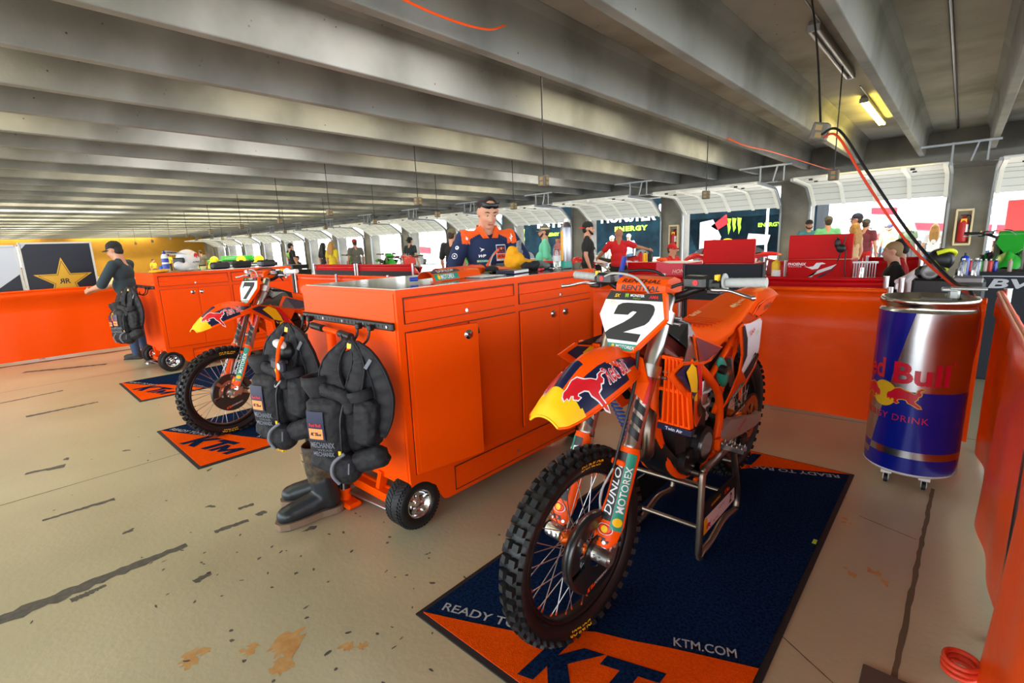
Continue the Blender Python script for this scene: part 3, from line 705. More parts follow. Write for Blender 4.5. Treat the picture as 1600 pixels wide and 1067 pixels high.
        # side number plate
        sd = [(.432,.14,.942),(.394,.14,.956),(.292,.14,.945),(.107,.13,.94),(.019,.115,.909),(.063,.125,.755),(.147,.14,.691),(.271,.14,.631),(.512,.135,.594),(.542,.135,.588),(.481,.14,.639),(.383,.14,.722),(.364,.14,.797),(.397,.14,.883)]
        ex = [sticker(Mx([(.372,.141,.95),(.292,.141,.94),(.12,.131,.932),(.04,.118,.90),(.08,.127,.77),(.16,.141,.705),(.28,.141,.65),(.36,.141,.72),(.345,.141,.80),(.37,.141,.88)]), 1, .0035), sticker(Mx([(.385,.141,.94),(.36,.141,.945),(.31,.141,.87),(.30,.141,.78),(.36,.141,.73),(.345,.141,.80),(.37,.141,.88)]), 2, .0045), sticker(Mx([(.335,.141,.70),(.15,.141,.76),(.12,.14,.74),(.2,.141,.69),(.29,.141,.655)]), 2, .0045), sticker(Mx([(.36,.141,.655),(.29,.141,.645),(.48,.137,.60),(.50,.137,.605)]), 3, .0045)]
        if hi and P.get('redbull'):
            def lett(m_, c, u, w__, nn, sg=sg):
                U = V((-1, 0, 0)) if sg > 0 else V((1, 0, 0)); N_ = V((0, sg, 0))
                t = lambda a: ((math.cos(a)*U+math.sin(a)*V((0, 0, 1))), (-math.sin(a)*U+math.cos(a)*V((0, 0, 1))))
                a1, a2 = t(.35); m_.text('AMA', (V((.25, .146*sg, .89)), a1, a2, N_), h=.022, mat=4, bold=.02); m_.text('SX', (V((.17, .143*sg, .87)), a1, a2, N_), h=.02, mat=5, bold=.02)
                a1, a2 = t(-.9 if sg < 0 else .28); m_.text('MOTOREX', (V((.40, .1445*sg, .628)), a1, a2, N_), h=.016, mat=1)
            ex.append(lett)
        panel('side_panel', Mx(sd), None, B, .006, 0, ex, [body, WHT, BLK, GRN, RED, LIM])
        m = MB(); m.tube([(.98, .05*sg, .98), (.80, .11*sg, .857), (.666, .12*sg, .752), (.557, .115*sg, .656), (.51, .11*sg, .53), (.53, .11*sg, .45), (.56, .11*sg, .36)], [.02, .02, .019, .018, .018, .018, .016], 10, 0, 5)
        m.tube([(.95, .02*sg, .90), (1.0, .03*sg, .72), (.96, .05*sg, .52), (.85, .07*sg, .36), (.62, .08*sg, .31), (.53, .1*sg, .36)], .017, 10, 0, 5); m.tube([(.64, .1*sg, .75), (.45, .09*sg, .82), (.25, .08*sg, .90)], .014, 8, 0, 4); m.tube([(.56, .1*sg, .56), (.42, .095*sg, .70), (.22, .08*sg, .88)], .012, 8, 0, 4)
        m.obj('frame', P['frame'], B)
        m = MB(); m.loft([[V((f, .11*sg+dy*sg, u)) for dy, u in ((-.016, u0), (.016, u0), (.018, (u0+u1)/2), (.016, u1), (-.016, u1))] for f, u0, u1 in ((.52, .37, .46), (.40, .365, .475), (.2, .33, .42), (.02, .305, .365), (-.06, .31, .36))], 0, False)
        if hi: m.text('RENTHAL', (V((.24, .129*sg, .395)), V((-1*sg, 0, .3)).normalized(), V((.3*0, 0, 1)), V((0, sg, 0))), h=.02, mat=1, bold=.02)
        m.obj('swingarm', [mat('swingarm_silver', (186, 176, 166), .35, metal=.45), RED], B, bev=.006)
        m = MB(); m.box((.56, .13*sg, .41), (.05, .03, .06), 1, ch=.008)
        for q in ((-.02, .02)): m.box((.56+q, .2*sg, .415), (.008, .10, .022), 0)
        for k in range(5):
            m.box((.56, (.155+k*.022)*sg, .415), (.045, .006, .018), 0)
            for q in (-.02, .02): m.cyl((.56+q, (.155+k*.022)*sg, .42), (.56+q, (.155+k*.022)*sg, .436), .004, .001, 6, 0)
        m.obj('footpeg', [STL, ORP], B)
    # tank top, airbox, seat, rear fender
    m = MB()
    m.loft([[V((f, y_, z)) for y_, z in ((-w_, z0), (-w_*.8, z1-.012), (0, z1), (w_*.8, z1-.012), (w_, z0))] for f, w_, z0, z1 in ((1.10, .05, 1.0, 1.06), (1.05, .08, .98, 1.11), (.95, .12, .95, 1.10), (.86, .13, .93, 1.06))], 0, False); m.obj('fuel_tank', dark, B, bev=.006)
    m = MB(); rings = []
    for f, w_, zt, zb in ((.97, .05, 1.055, 1.02), (.93, .085, 1.06, .99), (.85, .098, 1.045, .945), (.72, .11, 1.008, .905), (.6, .122, .985, .895), (.45, .125, .98, .92), (.32, .118, .99, .95), (.18, .105, 1.015, .98), (.05, .09, 1.035, 1.01), (-.02, .07, 1.04, 1.025)):
        rings.append([V((f, y_*w_, zb+(zt-zb)*k)) for y_, k in ((-1, 0), (-1.0, .35), (-.9, .8), (-.6, .97), (0, 1.0), (.6, .97), (.9, .8), (1.0, .35), (1, 0))])
    m.loft(rings, 0, True)
    if hi:
        for k in range(9):
            f = .80-.042*k; z = float(np.interp(f, [.32, .45, .6, .72, .85], [.99, .98, .985, 1.008, 1.045])); m.box((f, 0, z-.0025), (.008, .17, .008), 1)
        bull(m, ((.24, .05, 1.008), (-1, 0, .1), (0, -1, -.0), (0, .1, 1)), .07, 2); m.text('Red Bull', ((.17, .05, 1.0185), (-1, 0, .1), (0, -1, 0), (0, 0, 1)), h=.02, mat=2, bold=.02); m.text('Red Bull', ((.42, -.07, .985), (-1, 0, .05), (0, -.96, .25), (0, .25, 1)), h=.022, mat=2, bold=.02, up=.004)
    m.obj('seat', [P['seat'], P['rib'], mat('seat_print', (238, 205, 150), .7)], B)
    m = MB(); rings = []
    for f, w_, z, e in ((.16, .11, 1.0, .05), (.05, .10, 1.035, .05), (-.08, .095, 1.045, .055), (-.2, .09, 1.04, .055), (-.3, .082, 1.028, .05), (-.37, .072, 1.01, .04), (-.41, .05, .995, .03)):
        rings.append([V((f, y_*w_, z-e*abs(y_)**2.5)) for y_ in np.linspace(-1, 1, 13)])
    m.grid(rings[::-1], 0); m.grid([[p+V((0, 0, -.005)) for p in r] for r in rings], 0)
    for j in (0, 12): m.tube([r[j] for r in rings], .005, 6, 0)
    m.tube(rings[-1], .005, 6, 0)
    for sg in (1, -1):
        P4 = [(.14, .11*sg, .955), (-.02, .103*sg, .985), (-.25, .088*sg, .98), (-.30, .083*sg, .975), (-.1, .098*sg, .93), (.06, .108*sg, .925)]
        m.prism([(p[0], p[2]) for p in P4], lambda x, y, h, sg=sg: V((x, sg*(np.interp(x, [-.35, .16], [.08, .112])+h), y)), -.003, .003, 0)
        if hi: m.text('DUNLOP', (V((-.09, .0995*sg, .955)), V((-1*sg, -.05, .02)), V((0, 0, 1)), V((0, sg, 0))), h=.024, mat=1, bold=.015, shear=.2, up=.005)
    m.obj('rear_fender', [body, BLK], B)
    # engine, skid plate, exhaust, drive
    m = MB()
    m.box((.74, 0, .50), (.26, .19, .26), 0, ch=.03); m.box((.84, 0, .70), (.15, .13, .22), 0, rot(.12, 'Y'), .02); m.box((.86, 0, .82), (.13, .12, .07), 0, rot(.12, 'Y'), .015)
    m.cyl((.70, -.13, .46), (.70, .125, .46), .085, n=24); m.cyl((.82, -.115, .42), (.82, .11, .42), .06, n=20); m.cyl((.70, .125, .46), (.70, .132, .46), .06, n=24, mat=1)
    for k in range(4): m.cyl((.78+.07*math.cos(k*1.6), .10, .46+.07*math.sin(k*1.6)), (.78+.07*math.cos(k*1.6), .116, .46+.07*math.sin(k*1.6)), .007, n=6, mat=1)
    m.obj('engine', [mat('engine_cases', (46, 44, 44), .42, metal=.6), STL], B)
    m = MB(); rings = []
    for f, w_, z0, z1 in ((1.0, .04, .60, .52), (.97, .07, .54, .44), (.90, .085, .46, .37), (.78, .095, .43, .315), (.60, .095, .40, .305), (.50, .08, .37, .31)):
        rings.append([V((f, -w_, z0)), V((f, -w_*.9, (z0+z1)/2)), V((f, -w_*.5, z1)), V((f, w_*.5, z1)), V((f, w_*.9, (z0+z1)/2)), V((f, w_, z0))])
    m.grid(rings, 0, True); m.grid([[p+V((-.004, 0, .004)) for p in r] for r in rings][::-1], 0, True); m.obj('skid_plate', CFB, B)
    m = MB(); m.tube([(.92, .0, .70), (1.0, .02, .70), (1.05, .035, .63), (1.045, .03, .54), (1.0, -.02, .485), (.93, -.09, .48), (.85, -.135, .53), (.78, -.145, .62), (.6, -.14, .70), (.4, -.13, .74)], [.022, .023, .024, .025, .025, .025, .025, .026, .028, .03], 14, 0, 5); m.cyl((.42, -.13, .735), (.0, -.15, .80), .05, n=18); m.obj('exhaust', TIT, B)
    m = MB(); c2 = V((0, .085, .335))
    for sgn in (1, -1): m.lathe([(.085, .003*sgn), (.128, .003*sgn)], c2, (0, 1, 0), 50)
    m.lathe([(.128, -.003), (.128, .003)], c2, (0, 1, 0), 50)
    for i in range(50):
        a = 2*PI*i/50; m.box(c2+V((.131*math.cos(a), 0, .131*math.sin(a))), (.012, .005, .007), R=rot(-a, 'Y'))
    for i in range(6):
        a = 2*PI*i/6; m.box(c2+V((.065*math.cos(a), 0, .065*math.sin(a))), (.07, .006, .02), R=rot(-a+.3, 'Y'))
    m.obj('rear_sprocket', P['sprocket'], B)
    m = MB(); ch = [c2+V((.134*math.cos(a), 0, .134*math.sin(a))) for a in np.linspace(-1.75, 1.45, 20)[::-1]*1.0+PI*1.0]
    cc = V((.56, .085, .44)); ch2 = [cc+V((.03*math.cos(a), 0, .03*math.sin(a))) for a in np.linspace(-1.5, 1.5, 8)]
    m.tube(ch+ch2, .0065, 6, 0, 0, closed=True); m.obj('drive_chain', mat('chain', (70, 58, 44), .4, metal=.8), B)
    m = MB(); m.box((.42, .085, .40), (.2, .03, .02), 0, rot(-.22, 'Y'), .004); m.obj('chain_slider', BLK, B); m = MB(); m.box((.10, .085, .245), (.09, .035, .06), 0, ch=.01); m.obj('chain_guide', BLK, B)
    # shock, airbox and reservoir behind the side cover
    m = MB(); m.box((.50, .0, .79), (.2, .14, .16), 0, ch=.02); m.box((.36, .05, .74), (.12, .08, .2), 1, rot(.3, 'Y'), .02); m.obj('airbox', [BLK, mat('airbox_red', (196, 52, 24), .4)], B)
    if hi:
        m = MB(); m.T = MX.Translation(V((.50, .105, .745))) @ MX.Rotation(.55, 4, 'Y'); m.ell((0, 0, 0), (.045, .02, .095), 16, 10); m.obj('airbox_cap', GRN, B)
        m = MB(); m.cyl((.545, .11, .775), (.545, .14, .77), .022, n=9); m.obj('knob', BLK, B)
        m = MB(); m.box((.40, .11, .72), (.022, .02, .17), 0, rot(.35, 'Y')); m.obj('aluminium_strut', ALU, B)
        m = MB(); m.tube([(.60, .1, .40), (.70, .115, .33), (.78, .12, .32)], [.012, .014, .009], 10, 0, 4); m.obj('brake_pedal', ORP, B)
    m = MB(); m.cyl((.42, 0, .86), (.50, 0, .42), .03, n=14, mat=0); m.tube([V((.42+.08*t, .04*math.cos(t*38), .84-.42*t))+V((.04*math.sin(t*38), 0, 0)) for t in np.linspace(0, 1, 60)], .007, 6, 1); m.obj('rear_shock', [ALU, WHT], B)
    return B
PAL = dict(body=ORP, dark=CFB, rim=BLM, hub=mat('orange_anodised', (226, 96, 18), .35, metal=.7), nip=mat('nipple_orange', (206, 88, 40), .4, metal=.5), metal=mat('caliper', (92, 90, 88), .4, metal=.8), lug=ALU, clamp=ALU, grip=LGR, pad=ORP, cover=mat('plum_chrome', (150, 142, 172), .14, metal=.9), louv=ORP, frame=ORP, seat=mat('seat_orange', (.95, .10, .001), .7, spec=.1, lin=True, bump=(160, .15)), rib=mat('seat_rib', (.75, .06, .001), .8, spec=.1, lin=True), sprocket=mat('sprocket_orange', (206, 104, 26), .35, metal=.7), redbull=True)
BK = make_bike('orange and white motocross bike wearing number 2, up on the nearest stand', '2', PAL, -.059)
BK.matrix_world = MX(((-0.0338, 0.99882, 0.03494, -0.8848), (-0.99786, -0.03177, -0.05711, 2.83883), (-0.05593, -0.03679, 0.99776, 0.08306), (0, 0, 0, 1)))
# ---------------------------------------------------------------- tool cabinets
TOPM = mat('stainless_top', (205, 200, 190), .09, metal=1)
def cart_wheel(parent, y, sx=1, x=0.0, lefty=False):
    wp = bpy.data.objects.new('wheel', None); col.objects.link(wp); wp.parent = parent
    c = V((x, y, .133)); m = MB(); r = .133
    m.lathe([(.075, -.06), (.10, -.066), (.122, -.06), (.131, -.045), (.133, 0), (.131, .045), (.122, .06), (.10, .066), (.075, .06), (.07, 0)], c, (1, 0, 0), 48, 1, closed=True)
    for i in range(44):
        a = 2*PI*i/44; R = rot(a, 'X')
        for sg in (-1, 1):
            m.box(c+R @ V((sg*.026, 0, r-.001)), (.05, .013, .007), 0, R @ rot(.5*sg, 'Z'))
            m.box(c+R @ V((sg*.052, 0, r-.008)), (.014, .010, .010), 0, R)
    m.obj('tyre', [RUB, RBS], wp)
    m = MB(); m.lathe([(.075, .058), (.071, .06), (.066, .045), (.05, .028), (.028, .025), (.024, .045), (0, .046)], c, (1, 0, 0), 32); m.lathe([(.075, -.058), (.03, -.03), (0, -.03)], c, (1, 0, 0), 24)
    for i in range(5): m.box(c+rot(2*PI*i/5, 'X') @ V((.040, 0, .046)), (.012, .014, .044), R=rot(2*PI*i/5, 'X'))
    m.cyl(c+V((.035, .05, .02)), c+V((.06, .056, .022)), .004, n=8, mat=1)
    m.obj('wheel_rim', [CHR, BLK], wp)
def make_cabinet(label, open_door=.17):
    """front-right corner (x=0, y=0): drawers face +x, end panel faces -y"""
    C_ = thing('tool_cabinet', label, 'cabinet'); W, L, T = .905, 1.665, 1.222
    m = MB(); m.box((-W/2, L/2, .72), (W-.004, L-.004, .92))
    fy = lambda y, z: V((0, y, z))
    # front frame: stiles and rails standing 12 mm proud
    for y0, y1, z0, z1, dx in ((0, .035, .26, 1.222, 0), (.822, .855, .26, 1.19, 0), (L-.045, L, .26, 1.222, 0), (.0345, L-.0445, 1.186, 1.2215, .0005), (.0345, L-.0445, 1.02, 1.058, .0005), (.0345, L-.0445, .2605, .297, .0005)):
        m.box((-.004-dx, (y0+y1)/2, (z0+z1)/2), (.016, y1-y0, z1-z0))
    m.box((-W/2-.001, L/2, 1.2108), (W-.004, L-.002, .022)); m.box((-W/2-.007, .0035, .735), (W-.014, .012, .94))
    m.obj('body', ORG, C_)
    m = MB(); m.box((-W/2, L/2, 1.2225), (W-.03, L-.03, .004)); m.obj('worktop', TOPM, C_)
    for i, (y0, y1) in enumerate(((.042, .815), (.862, L-.052))):
        m = MB()
        P = [(-.03, 1.182), (.006, 1.178), (-.012, 1.168), (-.012, 1.122), (.012, 1.117), (.012, 1.063), (-.03, 1.063)]
        m.prism([(q[0], q[1]) for q in P], lambda x, y, h: V((x, h, y)), y0, y1, 0); dr = m.obj('drawer', ORG, C_, bev=.0015)
        m = MB(); yc = y0+.385 if i == 0 else y0+.39
        m.cyl((.012, yc, 1.08), (.018, yc, 1.08), .011, n=16); m.box((.024, yc, 1.083), (.012, .004, .02)); m.obj('lock', CHR, dr)
    P = [(-.02, .246), (.004, .243), (-.008, .225), (.006, .205), (.006, .118), (-.02, .118)]
    m = MB(); m.prism(P, lambda x, y, h: V((x, h, y)), .29, 1.42, 0); dr = m.obj('drawer', ORG, C_, bev=.0015); m = MB(); m.cyl((.006, .80, .16), (.014, .80, .16), .01, n=14); m.obj('lock', CHR, dr)
    for i, (y0, y1, hy) in enumerate(((.04, .445, .40), (.449, .818, .485), (.86, 1.243, 1.175), (1.247, L-.05, 1.305))):
        d = bpy.data.objects.new('door', None); m = MB()
        hinge = y0 if i % 2 == 0 else y1; sg = 1 if i % 2 == 0 else -1; wd = y1-y0
        m.box((.008, sg*wd/2, .66), (.018, wd, .715)); m.box((.0175, sg*(wd/2), .66), (.002, wd-.04, .675))
        m.cyl((.002, sg*.003, .3), (.002, sg*.003, 1.015), .004, n=8, mat=1)
        d = m.obj('door', [ORG, STL], C_, bev=.0015); d.location = (0, hinge, 0); d.rotation_euler = (0, 0, -open_door if i == 0 else 0)
        hy_ = (hy-hinge) if i else wd-.06
        m = MB(); m.lathe([(0, .006), (.014, .006), (.016, .002), (.024, .003), (.0255, 0)], (.018, hy_, .965), (1, 0, 0), 24)
        m.box((.028, hy_, .962), (.012, .012, .03), R=rot(.6, 'X')); m.obj('door_latch', CHR, d)
    m = MB()   # black strips painting in the shade of the gaps round the doors and drawers
    def shade_strip(y0, y1, z0, z1, x=.0046):
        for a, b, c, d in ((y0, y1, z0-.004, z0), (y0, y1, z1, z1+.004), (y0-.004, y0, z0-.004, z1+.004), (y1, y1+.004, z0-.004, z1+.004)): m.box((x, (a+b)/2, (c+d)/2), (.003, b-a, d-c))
    shade_strip(.042, .815, 1.063, 1.181); shade_strip(.862, L-.052, 1.063, 1.181); shade_strip(.04, .818, .3025, 1.0175); shade_strip(.86, L-.05, .3025, 1.0175); shade_strip(.29, 1.42, .118, .246, .0055)
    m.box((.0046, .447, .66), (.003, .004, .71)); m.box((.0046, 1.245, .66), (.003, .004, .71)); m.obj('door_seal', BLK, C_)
    # skirt with arches
    sk = [(.004, .262), (.006, .232), (.03, .222), (.10, .232), (.16, .195), (.185, .13), (.21, .096), (.24, .088), (1.42, .088), (1.47, .10), (1.49, .16), (1.54, .20), (L, .262)]
    m = MB()
    for x in (-.012, -W): m.prism(sk, lambda a, b, h, x=x: V((x+h, a, b)), 0, .012, 0)
    m.box((-W/2, .78, .15), (W-.1, 1.1, .11)); m.box((-W/2, .05, .235), (W-.24, .05, .05)); m.box((-W/2, .03, .11), (.5, .07, .05))
    for x in (-.30, -.62): m.box((x, .03, .19), (.03, .05, .12), R=rot(.35 if x > -.4 else -.35, 'Y'))
    m.cyl((-.78, .055, .12), (-.13, .055, .12), .022, n=10)
    m.obj('chassis', ORG, C_, bev=.002)
    for x in (-.062, -W+.062):
        for y in (.05, L-.13):
            cart_wheel(C_, y, x=x)
    m = MB(); m.cyl((-.58, -.06, .075), (-.13, -.045, .092), .007, n=10); m.box((-.56, -.06, .085), (.03, .15, .02)); m.cyl((-.66, -.05, .06), (-.55, -.11, .06), .016, n=10); m.obj('steering_rod', STL, C_)
    # hook rail on the end panel
    m = MB(); m.box((-W/2, -.014, 1.052), (W-.02, .02, .038), ch=.006)
    for k in range(24): m.box((-.06-k*.034, -.025, 1.052), (.018, .002, .012), 1)
    for k in range(5): m.cyl((-.05-k*.2, -.024, 1.052), (-.05-k*.2, -.028, 1.052), .007, n=10, mat=2)
    m.obj('hook_rail', [BLM, BLK, STL], C_)
    for x in (-.175, -.28, -.79, -.86):
        m = MB(); m.box((x, -.035, 1.04), (.03, .03, .03), ch=.005); m.tube([(x, -.04, 1.03), (x, -.055, .985), (x, -.09, .965), (x, -.125, .98), (x-.01, -.13, 1.01)], .006, 8, 0, 4); m.obj('hook', BLM, C_)
    return C_
CAB = make_cabinet('near orange steel tool cabinet with one door ajar, two vest bags hung on its end'); CAB.location = (-1.922, 1.335, 0)
CA2 = make_cabinet('far orange tool cabinet with a painted helmet and bottle on its top', 0.0); CA2.location = (-7.22, 1.60, 0)
# ---------------------------------------------------------------- mats
def mat_carpet(name, c, c2):
    return mat(name, c, .97, noise=(95, .28, c2), bump=(300, .9), spec=.02)
CN, CO, CW_ = mat_carpet('carpet_navy', (6, 17, 40), (24, 50, 90)), mat_carpet('carpet_orange', (250, 92, 10), (232, 76, 2)), mat_carpet('carpet_white', (196, 200, 204), (160, 166, 172))
MED = mat('mat_rubber_edge', (24, 25, 27), .7)
def make_mat(label):
    """corner at x=0,y=0 (near left); 1.115 wide, 2.35 long"""
    W, L = 1.115, 2.35; m = MB(); z = .009
    m.box((W/2, L/2, .003), (W, L, .006), 0); m.box((W/2, L/2, .0075), (W-.045, L-.045, .005), 1)
    B_ = [(.022, .022), (.19, .095), (.455, .215), (.515, .30), (.595, .36), (.72, .408), (.835, .462), (W-.022, .565), (W-.022, .022)]
    for f in (0, 1):
        o, u, v = (V((0, 0, 0)), V((1, 0, 0)), V((0, 1, 0))) if f == 0 else (V((W, L, 0)), V((-1, 0, 0)), V((0, -1, 0)))
        F = lambda x, y, h: o+u*x+v*y+V((0, 0, z+.002+h)); up = 0
        m.prism(B_, (o, u, v, V((0, 0, 1))), z, z+.003, 2)
        a = math.atan2(.14, .365); uu = u*math.cos(a)+v*math.sin(a); vv = -u*math.sin(a)+v*math.cos(a); n = V((0, 0, 1))
        m.text('READY TO RACE', (o+u*.295+v*.183+n*z, uu, vv, n), h=.042, w=.50, mat=3, bold=.012, up=.003)
        a = math.atan2(.084, .186); uu = u*math.cos(a)+v*math.sin(a); vv = -u*math.sin(a)+v*math.cos(a)
        m.text('KTM.COM', (o+u*.925+v*.538+n*z, uu, vv, n), h=.040, w=.205, mat=3, bold=.012, up=.003)
        a = .30; uu = u*math.cos(a)+v*math.sin(a); vv = -u*math.sin(a)+v*math.cos(a)
        ktm(m, (o+u*.745+v*.215+n*z, uu, vv, n), .60, 1, .0045, .35)
    o = m.obj('floor_mat', [MED, CN, CO, CW_]); return tag(o, label, 'mat')
MA = make_mat('navy and orange logo floor mat lying under the nearest motorcycle'); MA.location = (-1.452, .982, 0)
MB2 = dup(MA, (-4.80, .90, 0), None, 'navy and orange logo mat under the motorcycle numbered 7'); MB2.rotation_euler = (0, 0, -.02)
MB3 = dup(MA, (-7.08, 1.06, 0), None, 'navy and orange logo mat furthest back, by the far cabinet wheel'); MB3.rotation_euler = (0, 0, -.03)
# ---------------------------------------------------------------- bike stand
def make_stand(label, num):
    S = thing('bike_stand', label, 'stand'); r = .0155
    # origin on floor under the middle; y along the bike, x across
    for sg in (1, -1):
        x = .165*sg; m = MB()
        P = [(x*1.02, -.24, .02), (x, -.225, .36), (x, -.21, .40), (x, -.18, .412), (x, .12, .412), (x, .155, .40), (x*1.01, .17, .36), (x*1.03, .24, .16), (x*1.03, .255, .09), (x*1.03, .245, .045), (x*1.03, .22, .03), (x*1.03, .06, .055), (x*1.03, -.10, .02), (x*1.03, -.21, .006+r)]
        m.tube(P, r, 12, 0, 4, closed=True); m.obj('side_tube', TIT, S)
    for y, z in ((-.225, .335), (.20, .30), (-.235, .15), (.245, .10)): m = MB(); m.cyl((-.165, y, z), (.165, y, z), .011, n=10); m.obj('cross_tube', TIT, S)
    m = MB(); m.box((0, -.03, .362), (.30, .30, .012), 0); m.cyl((-.17, -.2, .385), (.17, -.2, .385), .012, n=10, mat=1); m.cyl((-.165, .14, .385), (.20, .14, .385), .014, n=10, mat=1); m.obj('top_plate', [BLM, TIT], S)
    X = .172
    for sg in (1, -1):
        m = MB(); x0 = X*sg; q = [(-.222, .10), (.215, .10), (.19, .235), (-.228, .255)]
        m.prism([(a, b) for a, b in q], lambda a, b, h, x0=x0: V((x0+h, a, b)), -.004, .004, 0)
        F = lambda a, b, h, x0=x0, sg=sg: V((x0+sg*(.004+h), a*sg, b))
        e = .222 if sg > 0 else .19
        m.prism([(-.20, .105), (.19, .105), (.178, .175), (-.205, .185)], F, .0006, mat=1)
        m.prism([(-.215, .105), (-.165, .105), (-.18, .18), (-.215, .18)], F, .001, mat=3)
        bull(m, off(F, -.155, .13), .06, 2, 1, .0016); m.text('Red Bull', off(F, -.07, .125), h=.014, mat=2, up=.0016)
        m.text(num, off(F, .125, .145), w=None, h=.05, mat=0, bold=.04, up=.0016, shear=.15); m.text('AKRAPOVIC', off(F, -.075, .215), h=.016, mat=3, bold=.01, up=.001); ktm(m, off(F, .07, .205), .07, 4, .001); m.text('THOR MX', off(F, .0, .158), h=.012, mat=5, up=.0016)
        m.obj('name_board', [BLK, WHT, RED, YEL, ORP, GRY], S)
    return S
ST = make_stand('silver tube bike stand with a number 2 board holding up the nearest motorcycle', '2'); ST.location = (-.90, 2.225, .011)
# ---------------------------------------------------------------- giant can cooler
CBL = mat('can_blue', (14, 30, 150), .22, metal=.15, coat=.3); CSV = mat('can_silver', (200, 200, 204), .24, metal=1); CRD = mat('can_red', (206, 16, 48), .3, coat=.3); CYL = mat('can_gold', (226, 184, 30), .35)
CN_ = thing('can_cooler', 'giant blue and silver drink can cooler on castors', 'cooler', (-.107, 3.50, 0))
R_ = .212; TH0 = .03
def CF(x, y, h): a = TH0+x/R_; return V(((R_+h)*math.sin(a), -(R_+h)*math.cos(a), y))
D_ = lambda z: -.17-(1-z)*1.04
zs = [.095, .15, .185, .225, .30, .42, .535, .56, .7, .85, .98]; ss = list(np.linspace(-PI, PI, 73)); m = MB()
for i in range(len(zs)-1):
    for j in range(72):
        zc = (zs[i]+zs[i+1])/2; s = (ss[j]+ss[j+1])/2; left = s < 0
        if zc > .55: mt = 0 if left else 1
        elif zc > .535 : mt = 0 if left else 0
        elif zc > .225: mt = 1 if left else 0
        elif zc > .185: mt = 0 if left else 1
        else: mt = 1 if (left and zc > .15) else 0
        q = [CF((D_(z_)+s_)*R_, z_, 0) for z_, s_ in ((zs[i], ss[j]), (zs[i], ss[j+1]), (zs[i+1], ss[j+1]), (zs[i+1], ss[j]))]; m.add(q, [(0, 1, 2, 3)], mt, True)
TX = lambda dx, z: (lambda x, y, h: CF(x+dx, y+z, h))
m.text('Red', TX(-.262, .665), h=.115, w=.20, mat=2, bold=.025, cut=.06, up=.0008); m.text('Bull', TX(.01, .655), h=.118, w=.245, mat=2, bold=.03, cut=.06, up=.0008)
m.text('ENERGY DRINK', TX(-.125, .405), h=.036, w=.38, mat=2, cut=.1, up=.0008, space=1.1)
m.strip = .02; m.prism(disc(.072, 28), TX(-.155, .525), .0008, mat=3); bull(m, TX(-.05, .525), .17, 2, 1, .0014, edge=3); bull(m, TX(-.26, .525), .17, 2, -1, .0014, edge=3)
m.prism(disc(.008), TX(.145, .725), .0008, mat=2); m.strip = 0
m.obj('can_body', [CBL, CSV, CRD, CYL], CN_, weld=True)
m = MB(); m.lathe([(0, 1.018), (.10, 1.02), (.188, 1.022), (.195, 1.05), (.205, 1.052), (.212, 1.044), (.212, 1.024), (.205, 1.015), (.198, 1.005), (.206, .99), (.212, .98)], n=48)
m.lathe([(0, 1.028), (.10, 1.03), (.115, 1.024), (.14, 1.024)], (.02, .02, 0), n=32); m.obj('can_lid', mat('can_lid', (205, 202, 192), .2, metal=1), CN_)
m = MB(); m.box((.03, .03, 1.032), (.13, .09, .008), ch=.003); m.obj('lid_window', GRY, CN_)
m = MB(); P = [(.02, .0), (.15, 0), (.15, .01), (.05, .014), (.045, .05), (.02, .05)]
m.box((.10, .12, 1.055), (.05, .07, .06), ch=.01); m.box((.155, .11, 1.087), (.15, .075, .014), ch=.005); m.box((.08, .12, 1.08), (.07, .08, .02), ch=.006); m.obj('pull_tab', mat('tab_grey', (176, 176, 172), .35, metal=.5), CN_)
m = MB(); m.lathe([(0, .07), (.17, .07), (.195, .078), (.213, .094), (.213, .098), (.20, .098)], n=48); m.obj('base_ring', WHM, CN_)
for a in (-.55, .52, 2.6, 3.7):
    m = MB(); c = V((.165*math.sin(a), -.165*math.cos(a), 0)); m.box(c+V((0, 0, .068)), (.05, .05, .016), 1); m.box(c+V((-.012, 0, .04)), (.004, .03, .045), 2); m.box(c+V((.012, 0, .04)), (.004, .03, .045), 2); m.cyl(c+V((-.009, .0, .022)), c+V((.009, 0, .022)), .022, n=16); m.obj('castor', [RUB, WHM, STL], CN_)
